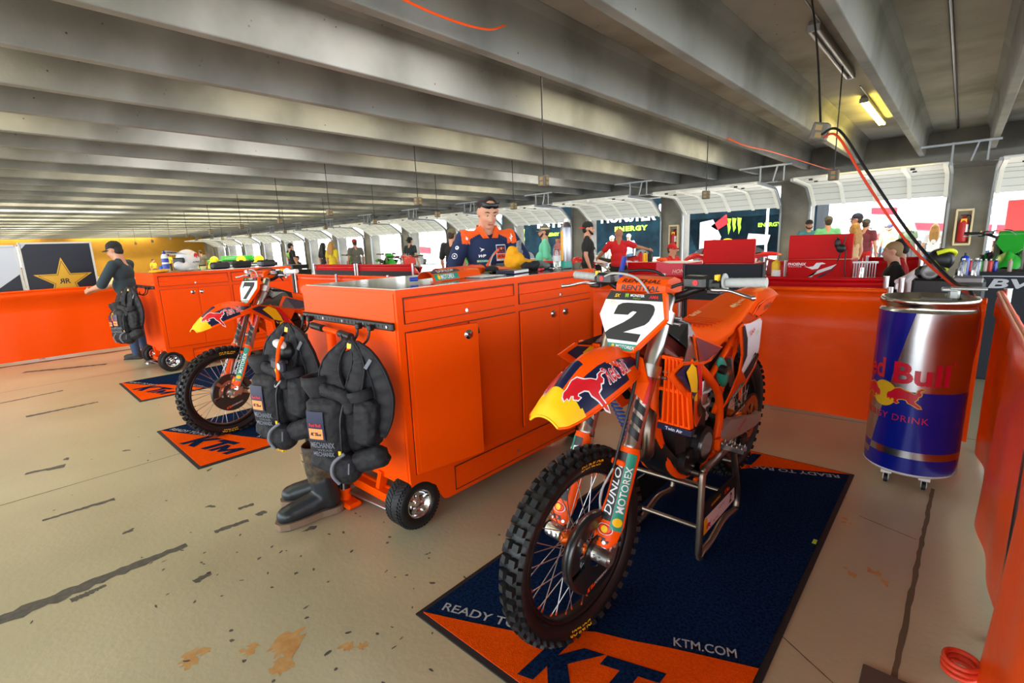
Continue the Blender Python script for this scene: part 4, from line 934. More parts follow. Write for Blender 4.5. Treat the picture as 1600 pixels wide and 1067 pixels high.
# ---------------------------------------------------------------- vinyl barriers
def barrier(label, p, q, h, nseg=3, mt=None, wave=.012, cap=STL, hem=.1, sag=.006, z0=.02, name='vinyl_barrier', lab2=None, post=True, band=None):
    p, q = V((p[0], p[1], 0)), V((q[0], q[1], 0)); d = (q-p).normalized(); n = V((-d.y, d.x, 0)); L = (q-p).length
    B = thing(name, label, 'barrier'); m = MB(); nx = max(12, int(L/.05)); rows = []
    zs_ = [z0, .15*h, .3*h, .5*h, .7*h, h-hem, h-hem+.004, h-.02, h]
    for iz, z in enumerate(zs_):
        r = []
        for i in range(nx+1):
            t = i/nx; x = t*L; w_ = wave*(math.sin(x*5.1+z*2)+.5*math.sin(x*11.7+1.3*z)+.35*math.sin(x*2.3+4))*(1-.5*z/h)*math.sin(PI*min(1, t*12, (1-t)*12)*.5)
            r.append(p+d*x+n*(w_+(.014 if iz in (6, 7) else 0))+V((0, 0, z-sag*abs(math.sin(PI*nseg*t)) if iz > 4 else z)))
        rows.append(r)
    m.grid(rows, 0, True); m.grid([[a-n*.006 for a in r] for r in rows][::-1], 0, True)
    m.obj('vinyl_sheet', mt or ORV, B)
    m = MB(); m.tube([p+V((0, 0, h+.004))]+[p+d*(L*i/10)+V((0, 0, h+.004-sag*abs(math.sin(PI*nseg*i/10)))) for i in range(1, 10)]+[q+V((0, 0, h+.004))], .018, 10); m.obj('top_roll', mt or ORV, B)
    for i in range(nseg+1 if post else 0):
        c = p+d*(L*i/nseg)-n*.03; m = MB(); m.cyl(c, c+V((0, 0, h+.03)), .019, n=14); m.cyl(c+V((0, 0, h+.03)), c+V((0, 0, h+.034)), .021, n=14); m.box(c+V((0, 0, .006)), (.042, .042, .012)); m.obj('post', cap, B)
    if band:
        m = MB(); m.box(p+d*L/2+n*.022+V((0, 0, band[0])), (.004, L-.02, band[1]) if abs(d.y) > .5 else (L-.02, .004, band[1])); m.obj('white_band', band[2], B)
    return B
barrier('orange vinyl barrier sheet along the back, behind the drink can', (-9.4, 4.36), (-.345, 4.36), .985, 6)
barrier('orange vinyl barrier running along the right side past the drink can', (.2, .2), (.2, 4.15), 1.01, 2, wave=.022, z0=.04, name='vinyl_barrier')
barrier('short orange vinyl flap closing the corner behind the drink can', (-.31, 4.345), (.15, 4.26), .95, 1, post=False)
barrier('orange vinyl barrier at the far left below the star sign', (-9.95, 2.1), (-9.95, -1.6), 1.0, 3, wave=.008, post=False)
# ---------------------------------------------------------------- star sign boards
def board(label, y0, y1, z0, z1, kind):
    B = thing('sign_board', label, 'sign', (-10.05, (y0+y1)/2, 0)); w_ = (y1-y0); zc = (z0+z1)/2; h = z1-z0
    m = MB(); m.box((0, 0, zc), (.03, w_-.02, h-.02), 0); FR = (V((.0155, 0, zc)), V((0, 1, 0)), V((0, 0, 1)), V((1, 0, 0)))
    if kind == 'star':
        def star(R, r, cx=0, cy=0): return [(cx+(R if i % 2 == 0 else r)*math.sin(PI*i/5), cy+(R if i % 2 == 0 else r)*math.cos(PI*i/5)) for i in range(10)]
        m.prism(star(.35, .135, .02, -.03), FR, .001, mat=1); m.prism(star(.305, .118, .02, -.03), FR, .002, mat=0); m.prism(star(.285, .110, .02, -.03), FR, .003, mat=1)
        m.text('R', off(FR, .055, -.03), h=.075, w=.06, mat=0, bold=.02, up=.004); o, u, v, n = FR; m.text('R', (o+u*(-.015)+v*(-.03), -u, v, n), h=.075, w=.06, mat=0, bold=.02, up=.004)
        m.prism([(-w_/2+.03, h/2-.02), (-w_/2+.03, h/2-.09), (-w_/2+.09, h/2-.02)], FR, .001, mat=2)
    else:
        m.prism([(-w_/2+.02, h/2-.02), (-w_/2+.02, -h/2+.02), (-.25, -h/2+.02), (w_/2-.02, .12), (w_/2-.02, h/2-.02)], FR, .001, mat=2)
    m.obj('sign_panel', [DNV, mat('star_gold', (214, 164, 40), .35, metal=.3), mat('sign_white', (196, 204, 222), .5)], B)
    for a, c, d in (((0, -w_/2+.012, zc-.3), None, (.05, .025, h+.6)), ((0, w_/2-.012, zc-.3), None, (.05, .025, h+.6)), ((0, 0, z1-.012), None, (.05, w_-.03, .025))):
        m = MB(); m.box(a, d); m.obj('sign_frame', mat('frame_white', (206, 206, 204), .5), B)
    return B
board('black sign board with a gold star logo above the far left barrier', .68, 1.50, .6, 1.69, 'star')
board('white and navy diagonal sign board beside the gold star sign', -.50, .665, .6, 1.66, 'diag')
# ---------------------------------------------------------------- people
from mathutils.bvhtree import BVHTree
SKN = mat('skin', (206, 150, 122), .55); SKT = mat('skin_tan', (176, 118, 88), .55); SKD = mat('skin_light', (222, 172, 146), .55)
HBR = mat('hair_brown', (58, 42, 32), .7); HBK = mat('hair_dark', (30, 26, 24), .7); HBL = mat('hair_blonde', (196, 146, 72), .6, noise=(40, .5, (150, 100, 46))); HGR = mat('hair_sandy', (150, 116, 78), .7)
EYW = mat('eye_white', (176, 160, 150), .5); EYD = mat('eye_dark', (40, 28, 22), .2); LIP = mat('lips', (166, 92, 84), .5)
JEA = mat('jeans', (62, 84, 116), .85, noise=(30, .5, (48, 66, 98))); BPT = mat('black_trousers', (28, 28, 32), .8); KHA = mat('khaki', (150, 132, 100), .85); SHO = mat('shoes', (40, 38, 38), .6); WSH = mat('shoes_white', (214, 214, 210), .6)
def cloth(name, c, r=.85): return mat('cloth_'+name, c, r, bump=(30, .15))
def caps(m, p, q, r1, r2=None, n=12):
    r2 = r1 if r2 is None else r2; p, q = v3(p), v3(q)
    m.cyl(p, q, r1, r2, n); m.ell(p, (r1, r1, r1), n, 8); m.ell(q, (r2, r2, r2), n, 8)
def chain(m, pts, rs, n=12):
    for a, b, ra, rb in zip(pts[:-1], pts[1:], rs[:-1], rs[1:]): caps(m, a, b, ra, rb, n)
def remesh(o, vox, smooth=4):
    r = o.modifiers.new('r', 'REMESH'); r.mode = 'VOXEL'; r.voxel_size = vox; r.use_smooth_shade = True
    s = o.modifiers.new('s', 'SMOOTH'); s.iterations = smooth; s.factor = .5
    return o
def bake(o, fn=None, mats=None):
    """apply the modifiers; fn(centre, normal) -> material slot"""
    dg = bpy.context.evaluated_depsgraph_get(); ev = o.evaluated_get(dg); me = bpy.data.meshes.new_from_object(ev, depsgraph=dg)
    old = o.data; o.modifiers.clear(); me.name = old.name; o.data = me
    if mats:
        me.materials.clear()
        for q in mats: me.materials.append(q)
        for p in me.polygons: p.material_index = fn(p.center, p.normal)
    me.polygons.foreach_set('use_smooth', [True]*len(me.polygons))
    return o
def hand(m, w_, d, n, s=1.0, side=1, curl=.5, open_=1.0):
    """wrist w_, pointing d, palm facing n"""
    d = V(d).normalized(); n = (V(n)-d*V(n).dot(d)).normalized(); x = d.cross(n)*side; w_ = v3(w_)
    R = MX((x, d, n)).transposed()
    m.ell(w_+d*.05*s, (.040*s, .052*s, .017*s), 12, 8, R=R); m.ell(w_+d*.03*s, (.030*s, .04*s, .019*s), 10, 8, R=R)
    for i, (dx, L, r) in enumerate(((-.030, .070, .0085), (-.010, .078, .009), (.011, .074, .0088), (.030, .058, .0078))):
        a = w_+d*.088*s+x*dx*s; c = curl*(1+.15*i); p, cd = a, d
        for f in (.42, .33, .25):
            cd = (cd*math.cos(c*.8)+n*math.sin(c*.8)).normalized() if True else d
            q = p+cd*L*f*s+x*dx*.15*f*s; caps(m, p, q, r*s, r*s*.92, 8); p = q; 
            nn = (n-cd*n.dot(cd)); n_ = nn.normalized() if nn.length > 1e-4 else n
    t0 = w_+d*.03*s-x*.030*s; t1 = t0+(-x*.030+d*.032+n*.012)*s; t2 = t1+(d*.03+n*.012*(1+curl))*s
    chain(m, [t0, t1, t2], [.0125*s, .0105*s, .009*s], 8)
def person(label, loc, face, h=1.76, shirt=None, pants=None, skin=None, hair=None, style='short', hat=None, brim=None, backward=False, L=None, R=None, turn=0.0, tilt=0.0, lean=0.0, sit=False, sleeve=.6, vox=.013, belly=0.0, woman=False, shoes=None, group=None, lhand=(.4,), rhand=(.4,), beard=False, fine=False, glasses=False):
    """local frame: faces +y, own left is -x.  L/R = (elbow, wrist) in that frame for a 1.75 m figure"""
    Pn = thing('person', label, 'person', loc, face, group)
    k = h/1.75; skin = skin or SKN; shirt = shirt or cloth('white', (225, 225, 225)); pants = pants or JEA
    hz = .52 if sit else .95; sw = .17 if woman else .19
    dz = hz-.95
    LN = MX.Translation((0, 0, hz)) @ MX.Rotation(-lean, 4, 'X') @ MX.Translation((0, 0, -.95))
    SC = MX.Scale(k, 4)
    up = SC @ LN
    Lp = L or ((-sw-.06, -.02, 1.14), (-sw-.07, .06, .90)); Rp = R or ((sw+.06, -.02, 1.14), (sw+.07, .06, .90))
    hd = MX.Translation((0, .012, 1.50-.0)) @ MX.Rotation(turn, 4, 'Z') @ MX.Rotation(-tilt, 4, 'X') @ MX.Translation((0, 0, -1.52))
    m = MB(); m.T = up
    if fine: pass
    # core and legs
    caps(m, (0, 0, 1.0), (0, 0, 1.35), .10, .10); caps(m, (-sw+.03, 0, 1.41), (sw-.03, 0, 1.41), .05); caps(m, (0, -.01, 1.40), (0, .005, 1.56), .068, .064)
    caps(m, (-.08, 0, .95), (.08, 0, .95), .09)
    for sx, (el, wr), hn in ((-1, Lp, lhand), (1, Rp, rhand)):
        S = V((sx*sw, 0, 1.415)); el, wr = v3(el), v3(wr)
        chain(m, [S, S.lerp(el, .5), el, el.lerp(wr, .35), wr], [.052, .047, .039, .038, .026])
        d = (wr-el).normalized(); nn = V(hn[1]) if len(hn) > 1 else V((-sx, .2, -.3))
        hand(m, wr+d*.008, hn[2] if len(hn) > 2 else d, nn, 1.0 if not woman else .9, side=-sx, curl=hn[0])
    m.T = SC
    if sit: LG = [((sx*.09, 0, .50), (sx*.12, .42, .52), (sx*.12, .40, .10)) for sx in (-1, 1)]
    else: LG = [((sx*.09, 0, .92), (sx*.11, .02, .50), (sx*.12, -.01, .09)) for sx in (-1, 1)]
    for a, b, c in LG: chain(m, [a, b, V(b).lerp(V(c), .35), c], [.08, .052, .053, .036]); m.ell(V(c)+V((0, .06, -.04)), (.04, .11, .035))
    # head
    m.T = up @ hd
    m.ell((0, -.008, 1.655), (.077, .096, .098), 18, 12); m.ell((0, .022, 1.60), (.062, .075, .088), 16, 10); m.ell((0, .062, 1.548), (.034, .030, .026), 12, 8)
    m.ell((0, .082, 1.612), (.040, .022, .030)); m.ell((-.034, .07, 1.612), (.022, .018, .024)); m.ell((.034, .07, 1.612), (.022, .018, .024))
    caps(m, (0, .084, 1.655), (0, .110, 1.612), .010, .0145, 10); m.ell((-.013, .100, 1.608), (.009, .010, .008), 8, 6); m.ell((.013, .100, 1.608), (.009, .010, .008), 8, 6)
    caps(m, (-.038, .074, 1.672), (.038, .074, 1.672), .013, .013, 8); m.ell((0, .080, 1.578), (.024, .016, .014), 10, 6)
    for sx in (-1, 1): m.ell((sx*.079, -.004, 1.635), (.012, .019, .031), 10, 8, R=rot(.25*sx, 'Z'))
    b = m.obj('body', skin, Pn); remesh(b, vox*k, 3 if fine else 4)
    m = MB(); m.T = up @ hd
    for sx in (-1, 1):
        m.ell((sx*.031, .0835, 1.646), (.0115, .0095, .0042 if tilt > .2 else .0075), 12, 8, 0); m.ell((sx*.031, .0915, 1.645-.001*(tilt > .2)), (.0048, .003, .0048), 10, 6, 1)
    m.obj('eyes', [EYW, EYD], Pn)
    m = MB(); m.T = up @ hd
    caps(m, (-.020, .0935, 1.5755), (.020, .0935, 1.5755), .0035, .0035, 8); caps(m, (-.016, .0955, 1.569), (.016, .0955, 1.569), .004, .004, 8); m.obj('mouth', LIP, Pn)
    hr = hair or HBR
    if style != 'bald':
        m = MB(); m.T = up @ hd
        m.ell((0, -.018, 1.672), (.082, .098, .092), 18, 12) if style != 'crop' else m.ell((0, -.022, 1.676), (.0795, .092, .084), 18, 12)
        m.ell((0, -.045, 1.62), (.074, .062, .07), 14, 10)
        if style == 'long':
            for x in (-.06, -.03, 0, .03, .06): chain(m, [(x, -.06, 1.66), (x*1.3, -.095, 1.52), (x*1.25, -.10, 1.36), (x, -.095, 1.25)], [.035, .04, .036, .02])
            for sx in (-1, 1): chain(m, [(sx*.07, -.02, 1.66), (sx*.085, -.03, 1.52), (sx*.09, -.05, 1.38)], [.024, .03, .02])
        o = m.obj('hair', hr, Pn); remesh(o, .01*k, 2)
        # eyebrows
        m = MB(); m.T = up @ hd
        for sx in (-1, 1): m.tube([(sx*.016, .0905, 1.668), (sx*.032, .0895, 1.6735), (sx*.050, .0775, 1.667)], [.003, .0042, .0022], 6)
        m.obj('eyebrows', hr, Pn)
    if beard:
        m = MB(); m.T = up @ hd; chain(m, [(-.066, .02, 1.61), (-.050, .055, 1.565), (0, .078, 1.545), (.050, .055, 1.565), (.066, .02, 1.61)], [.014, .022, .024, .022, .014]); caps(m, (-.022, .099, 1.5875), (.022, .099, 1.5875), .006); o = m.obj('beard', hr, Pn); remesh(o, .008*k, 2)
    if hat:
        m = MB(); m.T = up @ hd @ (MX.Rotation(PI, 4, 'Z') if backward else MX.Identity(4))
        oy = .018 if backward else -.012
        m.lathe([(.001, 1.775), (.03, 1.773), (.06, 1.758), (.08, 1.732), (.0895, 1.70), (.0915, 1.675), (.089, 1.672)], (0, 0, 0), (0, 0, 1), 24)
        for i in range(len(m.v)): pass
        m.cyl((0, 0, 1.773), (0, 0, 1.781), .008, n=8)
        oo = m.obj('cap', hat, Pn)
        for vv in oo.data.vertices: pass
        for vv in oo.data.vertices:   # longer front to back than wide
            q = (up @ hd).inverted() @ vv.co; q.y = q.y*1.14+(-.008); vv.co = (up @ hd) @ q
        m = MB(); m.T = up @ hd; s_ = -1 if backward else 1; rows = []
        for t in np.linspace(0, 1, 5):
            rows.append([V((.086*math.sin(a)*(1-.12*t), s_*(.086*1.14*math.cos(a)+t*.078*math.cos(a*.8)**.5)-.008, 1.676-.006*t-.028*(abs(math.sin(a))**2))) for a in np.linspace(-1.15, 1.15, 11)])
        m.grid(rows); m.grid([[p+V((0, 0, -.004)) for p in r] for r in rows][::-1]); m.obj('cap_visor', brim or hat, Pn)
    if glasses:
        m = MB(); m.T = up @ hd
        rows = [[V((.087*math.sin(a), .098*math.cos(a)-.006+dy, z)) for a in np.linspace(-.95, .95, 17)] for z, dy in ((1.702, .006), (1.722, .008), (1.742, -.006))]
        for r in rows:
            for i, p in enumerate(r):
                if abs(i-8) < 2 and r is rows[0]: p.z += .014*(2-abs(i-8))/2
        m.grid(rows, 0); m.grid([[p+V((0, -.004, 0)) for p in r] for r in rows][::-1], 0)
        for sx in (-1, 1): m.tube([(sx*.072, .05, 1.722), (sx*.086, .0, 1.712), (sx*.084, -.05, 1.685)], .004, 6, 1)
        m.obj('sunglasses', [mat('dark_lens', (10, 14, 18), .25, spec=.3), BLK], Pn)
    # clothes
    m = MB(); m.T = up
    ch = .165 if woman else .182
    m.ell((0, .005, 1.28), (ch, .122, .17), 18, 12); m.ell((0, .012+belly*.4, 1.10), (ch-.012, .118+belly, .17), 18, 12); m.ell((0, .0, .98), (ch-.006, .122+belly*.4, .10), 18, 10)
    caps(m, (-sw+.02, -.005, 1.405), (sw-.02, -.005, 1.405), .064); caps(m, (-.05, -.005, 1.45), (.05, -.005, 1.45), .052)
    if woman: m.ell((-.07, .085, 1.27), (.065, .06, .065)); m.ell((.07, .085, 1.27), (.065, .06, .065))
    for sx, (el, wr) in ((-1, Lp), (1, Rp)):
        S = V((sx*sw, 0, 1.41)); el, wr = v3(el), v3(wr)
        if sleeve <= 1: chain(m, [S, S.lerp(el, sleeve*.5), S.lerp(el, sleeve)], [.068, .068, .066 if sleeve > .3 else .062])
        else: chain(m, [S, S.lerp(el, .5), el, wr.lerp(el, .12)], [.066, .060, .052, .038])
    o = m.obj('shirt', shirt, Pn); remesh(o, vox*k, 5)
    m = MB(); m.T = SC
    if sit:
        m.ell((0, .02, .53), (.165, .15, .11), 16, 10)
    else: m.ell((0, 0, .93), (.16, .115, .13), 16, 10)
    for a, b, c in LG: chain(m, [a, b, V(b).lerp(V(c), .3), V(c)+V((0, 0, .0))], [.092, .068, .068, .054])
    o = m.obj('trousers', pants, Pn); remesh(o, vox*k*1.1, 4)
    for a, b, c in LG:
        m = MB(); m.T = SC; m.ell(V(c)+V((0, .055, -.045)), (.047, .135, .045), 14, 8); m.ell(V(c)+V((0, -.01, -.01)), (.045, .055, .06), 12, 8); m.box(V(c)+V((0, .055, -.083)), (.088, .26, .014), ch=.005)
        o = m.obj('shoe', shoes or SHO, Pn); remesh(o, .012, 2)
    return Pn
def onto(obj, decals, name, mats, parent, up=.0015):
    """lay flat decals on a baked surface: each is (draw(m, frame), frame)"""
    me = obj.data; bv = BVHTree.FromPolygons([v.co.copy() for v in me.vertices], [tuple(p.vertices) for p in me.polygons])
    m = MB()
    for draw, (o, u, v, n) in decals:
        o, u, v, n = V(o), V(u).normalized(), V(v).normalized(), V(n).normalized()
        def F(x, y, h):
            p = o+u*x+v*y; hit = bv.ray_cast(p+n*.25, -n)
            return (hit[0]+n*(up+h)) if hit[0] is not None else p+n*h
        draw(m, F)
    return m.obj(name, mats, parent)
# -- the mechanic behind the bench
SHN = cloth('team_navy', (22, 40, 78)); SHOG = cloth('team_orange', (240, 92, 20))
MEC = person('mechanic in a navy and orange team shirt looking down at the bench', (-3.03, 3.08, 0), math.radians(-127), 1.83, SHN, BPT, SKN, HBK, 'crop',
    L=((-.30, .10, 1.19), (-.16, .33, 1.22)), R=((.31, .04, 1.16), (.13, .25, 1.0)), turn=.02, tilt=.46, belly=.03, vox=.0085, fine=True, glasses=True, sleeve=.78, lhand=(.7, (.5, .3, -.6), (.35, .6, .1)), rhand=(.5, (-.2, .2, -1)))
MEC.rotation_euler = (0, 0, math.radians(-120))
sh = [c for c in MEC.children if c.name.startswith('shirt')][0]
k_ = 1.83/1.75
def zone(c, n):
    x, y, z = c.x/k_, c.y/k_, c.z/k_
    if z > 1.435-.05*max(0, (abs(x)-.08))/.1 and abs(x) < .215: return 1
    if abs(x) > .155 and abs(x) < .225 and z > 1.36: return 1
    if abs(x) > .135 and z < 1.20 and abs(y) < .075 and abs(x) < .19: return 1
    return 0
bake(sh, zone, [SHN, SHOG])
def rect(m, F, x0, x1, y0, y1, mt, up=0.0, n=6):
    m.grid([[F(x0+(x1-x0)*i/n, y0+(y1-y0)*j/n, up) for i in range(n+1)] for j in range(n+1)], mt, False)
def plate_(w_, hh, mt): return lambda m, F: rect(m, F, -w_/2, w_/2, -hh/2, hh/2, mt)
dec = []
fr = lambda x, z, rz=0: (V((x*k_, .0, z*k_)), V((-1, 0, 0)), V((0, 0, 1)), V((0, 1, 0)))
cx = -.085
dec += [(plate_(.095, .135, 1), fr(cx, 1.285)), (lambda m, F: (rect(m, F, -.042, .042, -.005, .06, 0, .0012), two_bulls(m, off(fr_shift(F, .002), 0, .035), .075, 4, 3), m.text('Red Bull', off(F, 0, .010), h=.014, mat=4, up=.003)), fr(cx, 1.285)),
        (lambda m, F: (rect(m, F, -.042, .042, -.05, -.008, 2, .0012), ktm(m, off(F, 0, -.029), .062, 5, .003)), fr(cx, 1.285)),
        (lambda m, F: (m.text('WP', F, h=.024, w=.06, mat=1, bold=.04, shear=.3, up=.001)), fr(.075, 1.265)),
        (lambda m, F: (rect(m, F, -.043, .043, -.011, .011, 6), m.text('MOTOREX', off(F, .008, 0), h=.012, mat=1, up=.001), m.prism(disc(.007, 10, -.034), fr_shift(F, .001), mat=3)), fr(.075, 1.225)),
        (lambda m, F: m.prism([(-.02, .018), (.022, .002), (-.014, -.018), (-.004, .0)], F, mat=1), fr(.075, 1.315)),
        (lambda m, F: m.prism([(-.006, .04), (.004, .012), (.012, .004), (.004, -.004), (.008, -.04), (-.004, -.012), (-.012, -.002), (-.004, .008)], F, mat=1), (V((.175*k_, .05, 1.40*k_)), V((-1, .3, 0)), V((.3, -.2, 1)), V((.35, .9, .2)))),
        (lambda m, F: m.prism([(-.006, .04), (.004, .012), (.012, .004), (.004, -.004), (.008, -.04), (-.004, -.012), (-.012, -.002), (-.004, .008)], F, mat=1), (V((-.175*k_, .05, 1.40*k_)), V((-1, -.3, 0)), V((-.3, -.2, 1)), V((-.35, .9, .2)))),
        (lambda m, F: (m.prism(disc(.024), F, mat=1), m.prism(disc(.017), fr_shift(F, .0006), mat=0), m.prism(disc(.008), fr_shift(F, .001), mat=1)), (V((.255*k_, .02, 1.265*k_)), V((-.8, .5, 0)), V((0, 0, 1)), V((.5, .8, .1)))),
        (lambda m, F: m.prism(disc(.016), F, mat=1), (V((.235*k_, .02, 1.33*k_)), V((-.8, .5, 0)), V((0, 0, 1)), V((.5, .8, .1))))]
onto(sh, dec[:3], 'chest_badge', [SHN, WHT, ORP, YEL, RED, BLK, GRN], MEC)
for q in dec[3:]: onto(sh, [q], 'shirt_print', [SHN, WHT, ORP, YEL, RED, BLK, GRN], MEC)
m = MB(); m.T = MX.Scale(k_, 4)
for sx in (-1, 1):   # collar points
    m.loft([[V((sx*.012, .105, 1.405)), V((sx*.06, .10, 1.405)), V((sx*.085, .045, 1.47)), V((sx*.06, .05, 1.50))], [V((sx*.012, .113, 1.403)), V((sx*.062, .108, 1.402)), V((sx*.093, .047, 1.468)), V((sx*.068, .055, 1.505))]], 0, False)
rows = [[V((.082*math.cos(a), -.005+.075*math.sin(a), z+.018*(-math.sin(a)))) for a in np.linspace(-3.6, .46, 20)] for z in (1.45, 1.495, 1.50)]
m.grid(rows); m.grid([[p+V((-.006*p.x/.08, -.006*p.y/.08, 0)) for p in r] for r in rows][::-1])
m.obj('collar', SHOG, MEC)
# ---------------------------------------------------------------- other people
A = math.radians
def P_(label, x, y, face, h, **k): return person(label, (x, y, k.pop('z', 0)), A(face), h, **k)
BT = cloth('black', (30, 30, 34)); RT = cloth('red', (206, 24, 34)); MT_ = cloth('mint', (108, 206, 172)); YT = cloth('yellow', (214, 190, 40)); WT = cloth('white', (232, 232, 232)); GT = cloth('grey', (112, 110, 106)); DT = cloth('dark_teal', (44, 62, 72)); TL = cloth('teal_blue', (70, 132, 148)); MR = cloth('maroon', (112, 40, 62)); LG_ = cloth('lime', (158, 212, 92)); BL_ = cloth('blue', (36, 66, 150))
CB = mat('cap_black', (26, 26, 28), .8); CRE = mat('cap_red', (196, 22, 32), .8); CNV = mat('cap_navy', (28, 38, 72), .8); CGR = mat('cap_grey', (92, 92, 84), .8); COL = mat('cap_olive', (110, 104, 82), .8); CTN = mat('cap_tan', (206, 192, 164), .8); CWH = mat('cap_white', (228, 228, 228), .8)
MAN = P_('man in a black cap and dark teal shirt leaning on the far left barrier', -8.72, 1.62, 140, 1.66, shirt=DT, pants=JEA, hat=CB, style='crop', hair=HBK, L=((-.27, .18, 1.14), (-.13, .44, 1.10)), R=((.27, .16, 1.14), (.10, .46, 1.10)), sleeve=.95, lean=.10, vox=.01, skin=SKN, tilt=.15, belly=.03)
vm = P_('bearded man in mint shirt and visor cap seen from behind, past the bench', -6.25, 8.0, 128, 1.75, shirt=MT_, pants=KHA, hat=CGR, brim=mat('visor_grey', (84, 88, 96), .7), beard=True, hair=HBR, sleeve=1.0, belly=.05)
m = MB(); m.lathe([(.100, 1.672), (.102, 1.70)], (0, -.004, 0), (0, 0, 1), 24); m.obj('cap_band', CTN, vm)
P_('man in black T-shirt with a red and black cap worn backwards', -5.27, 8.05, -60, 1.77, shirt=BT, pants=BPT, hat=CB, brim=CRE, backward=True, beard=True, hair=HBK)
P_('bald man in red team shirt stretching his arms over a red motorcycle', -5.15, 9.0, 30, 1.66, shirt=RT, pants=BPT, style='bald', skin=SKT, lean=.12, L=((-.36, .10, 1.22), (-.46, .38, 1.16)), R=((.40, .10, 1.34), (.62, .24, 1.30)), belly=.05)
P_('person in red cap and red shirt seated at the pink-draped table', -4.55, 10.15, -100, 1.72, shirt=RT, pants=BPT, hat=CRE, sit=True, L=((-.2, .15, 1.15), (-.12, .42, 1.1)), R=((.2, .15, 1.15), (.14, .44, 1.1)))
P_('man in navy cap crouched behind the red-shirted bald man', -4.6, 12.7, 160, 1.76, shirt=GT, pants=JEA, hat=CNV, sit=True, L=((-.28, .2, 1.2), (-.3, .45, 1.2)))
P_('man in olive cap and black shirt with his back turned behind the mechanic', -8.25, 7.3, 25, 1.78, shirt=BT, pants=BPT, hat=COL, hair=HBR, sleeve=.9)
P_('man in dark T-shirt facing the garage doors beyond the red barrier', -14.4, 10.8, 10, 1.78, shirt=cloth('charcoal', (40, 48, 52)), pants=JEA, hair=HBK, hat=CB, backward=True)
P_('woman with long blonde hair and yellow top standing with her back turned', -15.6, 8.5, 20, 1.73, shirt=YT, pants=JEA, hair=HBL, style='long', woman=True)
P_('woman with dark hair in black beside the blonde woman', -17.1, 9.0, 10, 1.72, shirt=BT, pants=BPT, hair=HBK, style='long', woman=True)
P_('man in grey T-shirt and red cap looking left by the garage door', -15.65, 9.4, 80, 1.78, shirt=GT, pants=JEA, hat=CRE, hair=HBR)
p_ = P_('person in black shirt with green claw mark on the back', -19.7, 9.0, 5, 1.77, shirt=BT, pants=BPT, hat=CB, hair=HBK)
m = MB(); claw(m, (V((0, -.128, 1.28)), V((1, 0, 0)), V((0, 0, 1)), V((0, -1, 0))), .24, 0, .012); m.obj('shirt_print', LIM, p_)
P_('man in teal-blue shirt and dark cap by the pillar', -3.02, 15.0, 200, 1.74, shirt=TL, pants=JEA, hat=CB, beard=True, hair=HBR, belly=.04)
P_('man in mint green shirt seen from behind near the pillar', -2.42, 14.0, 15, 1.78, shirt=cloth('green_tee', (120, 200, 150)), pants=KHA, hat=CGR, belly=.05)
P_('man in maroon shirt and navy cap looking left', -1.72, 13.0, 90, 1.78, shirt=MR, pants=BPT, hat=CNV, hair=HBR)
P_('woman with wavy blonde hair and teal headband in front of the maroon shirt', -1.62, 12.0, 60, 1.57, shirt=cloth('tan', (206, 170, 128)), pants=BPT, hair=HBL, style='long', woman=True, sleeve=.2)
P_('man in red trousers half hidden behind the maroon shirt', -1.80, 15.0, -20, 1.69, shirt=cloth('wine', (120, 52, 70)), pants=mat('red_trousers', (190, 28, 36), .8), hat=CGR)
P_('bearded man in lime green T-shirt standing outside the door', -1.95, 22, 170, 1.72, z=-.12, shirt=LG_, pants=JEA, hat=CNV, beard=True, hair=HBR, L=((-.26, .12, 1.15), (-.08, .3, 1.15)))
P_('man in black and lime shirt and pale cap outside the door', -1.45, 22.4, 190, 1.74, z=-.12, shirt=cloth('black_lime', (52, 66, 44)), pants=BPT, hat=CWH)
P_('woman in white top with long blonde hair at the door edge', -.60, 18, 0, 1.66, z=-.12, shirt=WT, pants=JEA, hair=HBL, style='long', woman=True)
P_('sandy-haired man in black and red shirt seated behind the red barrier', -.56, 7.75, 100, 1.70, shirt=BT, pants=BPT, hair=HGR, sit=True, sleeve=.9, lean=.1)
P_('man in dark cap and red shirt seated behind the sandy-haired man', -.62, 8.7, 95, 1.70, shirt=RT, pants=BPT, hat=CB, hair=HBK, sit=True)
P_('spectator in red shirt outside, left of the lime T-shirt', -2.75, 24, 180, 1.66, z=-.12, shirt=RT, pants=BPT, hair=HBK)
P_('spectator in red shirt outside, just behind the lime T-shirt', -2.35, 24.6, 150, 1.70, z=-.12, shirt=cloth('bright_red', (222, 52, 46)), pants=BPT, hair=HBR)
P_('man in white shirt and dark cap outside the rightmost door', .38, 18, 20, 1.68, z=-.12, shirt=WT, pants=JEA, hat=CB)
for i, (x, y, f, h, c, t) in enumerate(((-11.3, 19.2, 170, 1.72, CWH, 'spectator in white shirt and white cap before the dark trailer, nearest the pillar'), (-12.0, 20.3, 200, 1.70, CTN, 'spectator in white shirt and tan hat before the dark trailer'), (-12.7, 19.4, 150, 1.68, None, 'bare-headed spectator in white shirt before the dark trailer'), (-13.4, 20.0, 180, 1.74, CGR, 'spectator in white shirt and grey cap before the dark trailer'), (-10.4, 19.0, 190, 1.76, CWH, 'spectator in pale blue shirt before the dark trailer'), (-14.4, 20.8, 160, 1.7, CTN, 'spectator in white shirt, leftmost before the dark trailer'))):
    P_(t, x, y, f, h, z=-.12, shirt=cloth('pale_blue', (176, 196, 226)) if i == 4 else WT, pants=(KHA, JEA, GT)[i % 3], hat=c, hair=HBR, group='spectators before the dark trailer', vox=.018)
P_('person in yellow shirt seated by the far yellow wall, nearer the bottle', -44.5, 10, -60, 1.72, shirt=YT, pants=BPT, hair=HBK, sit=True, vox=.02)
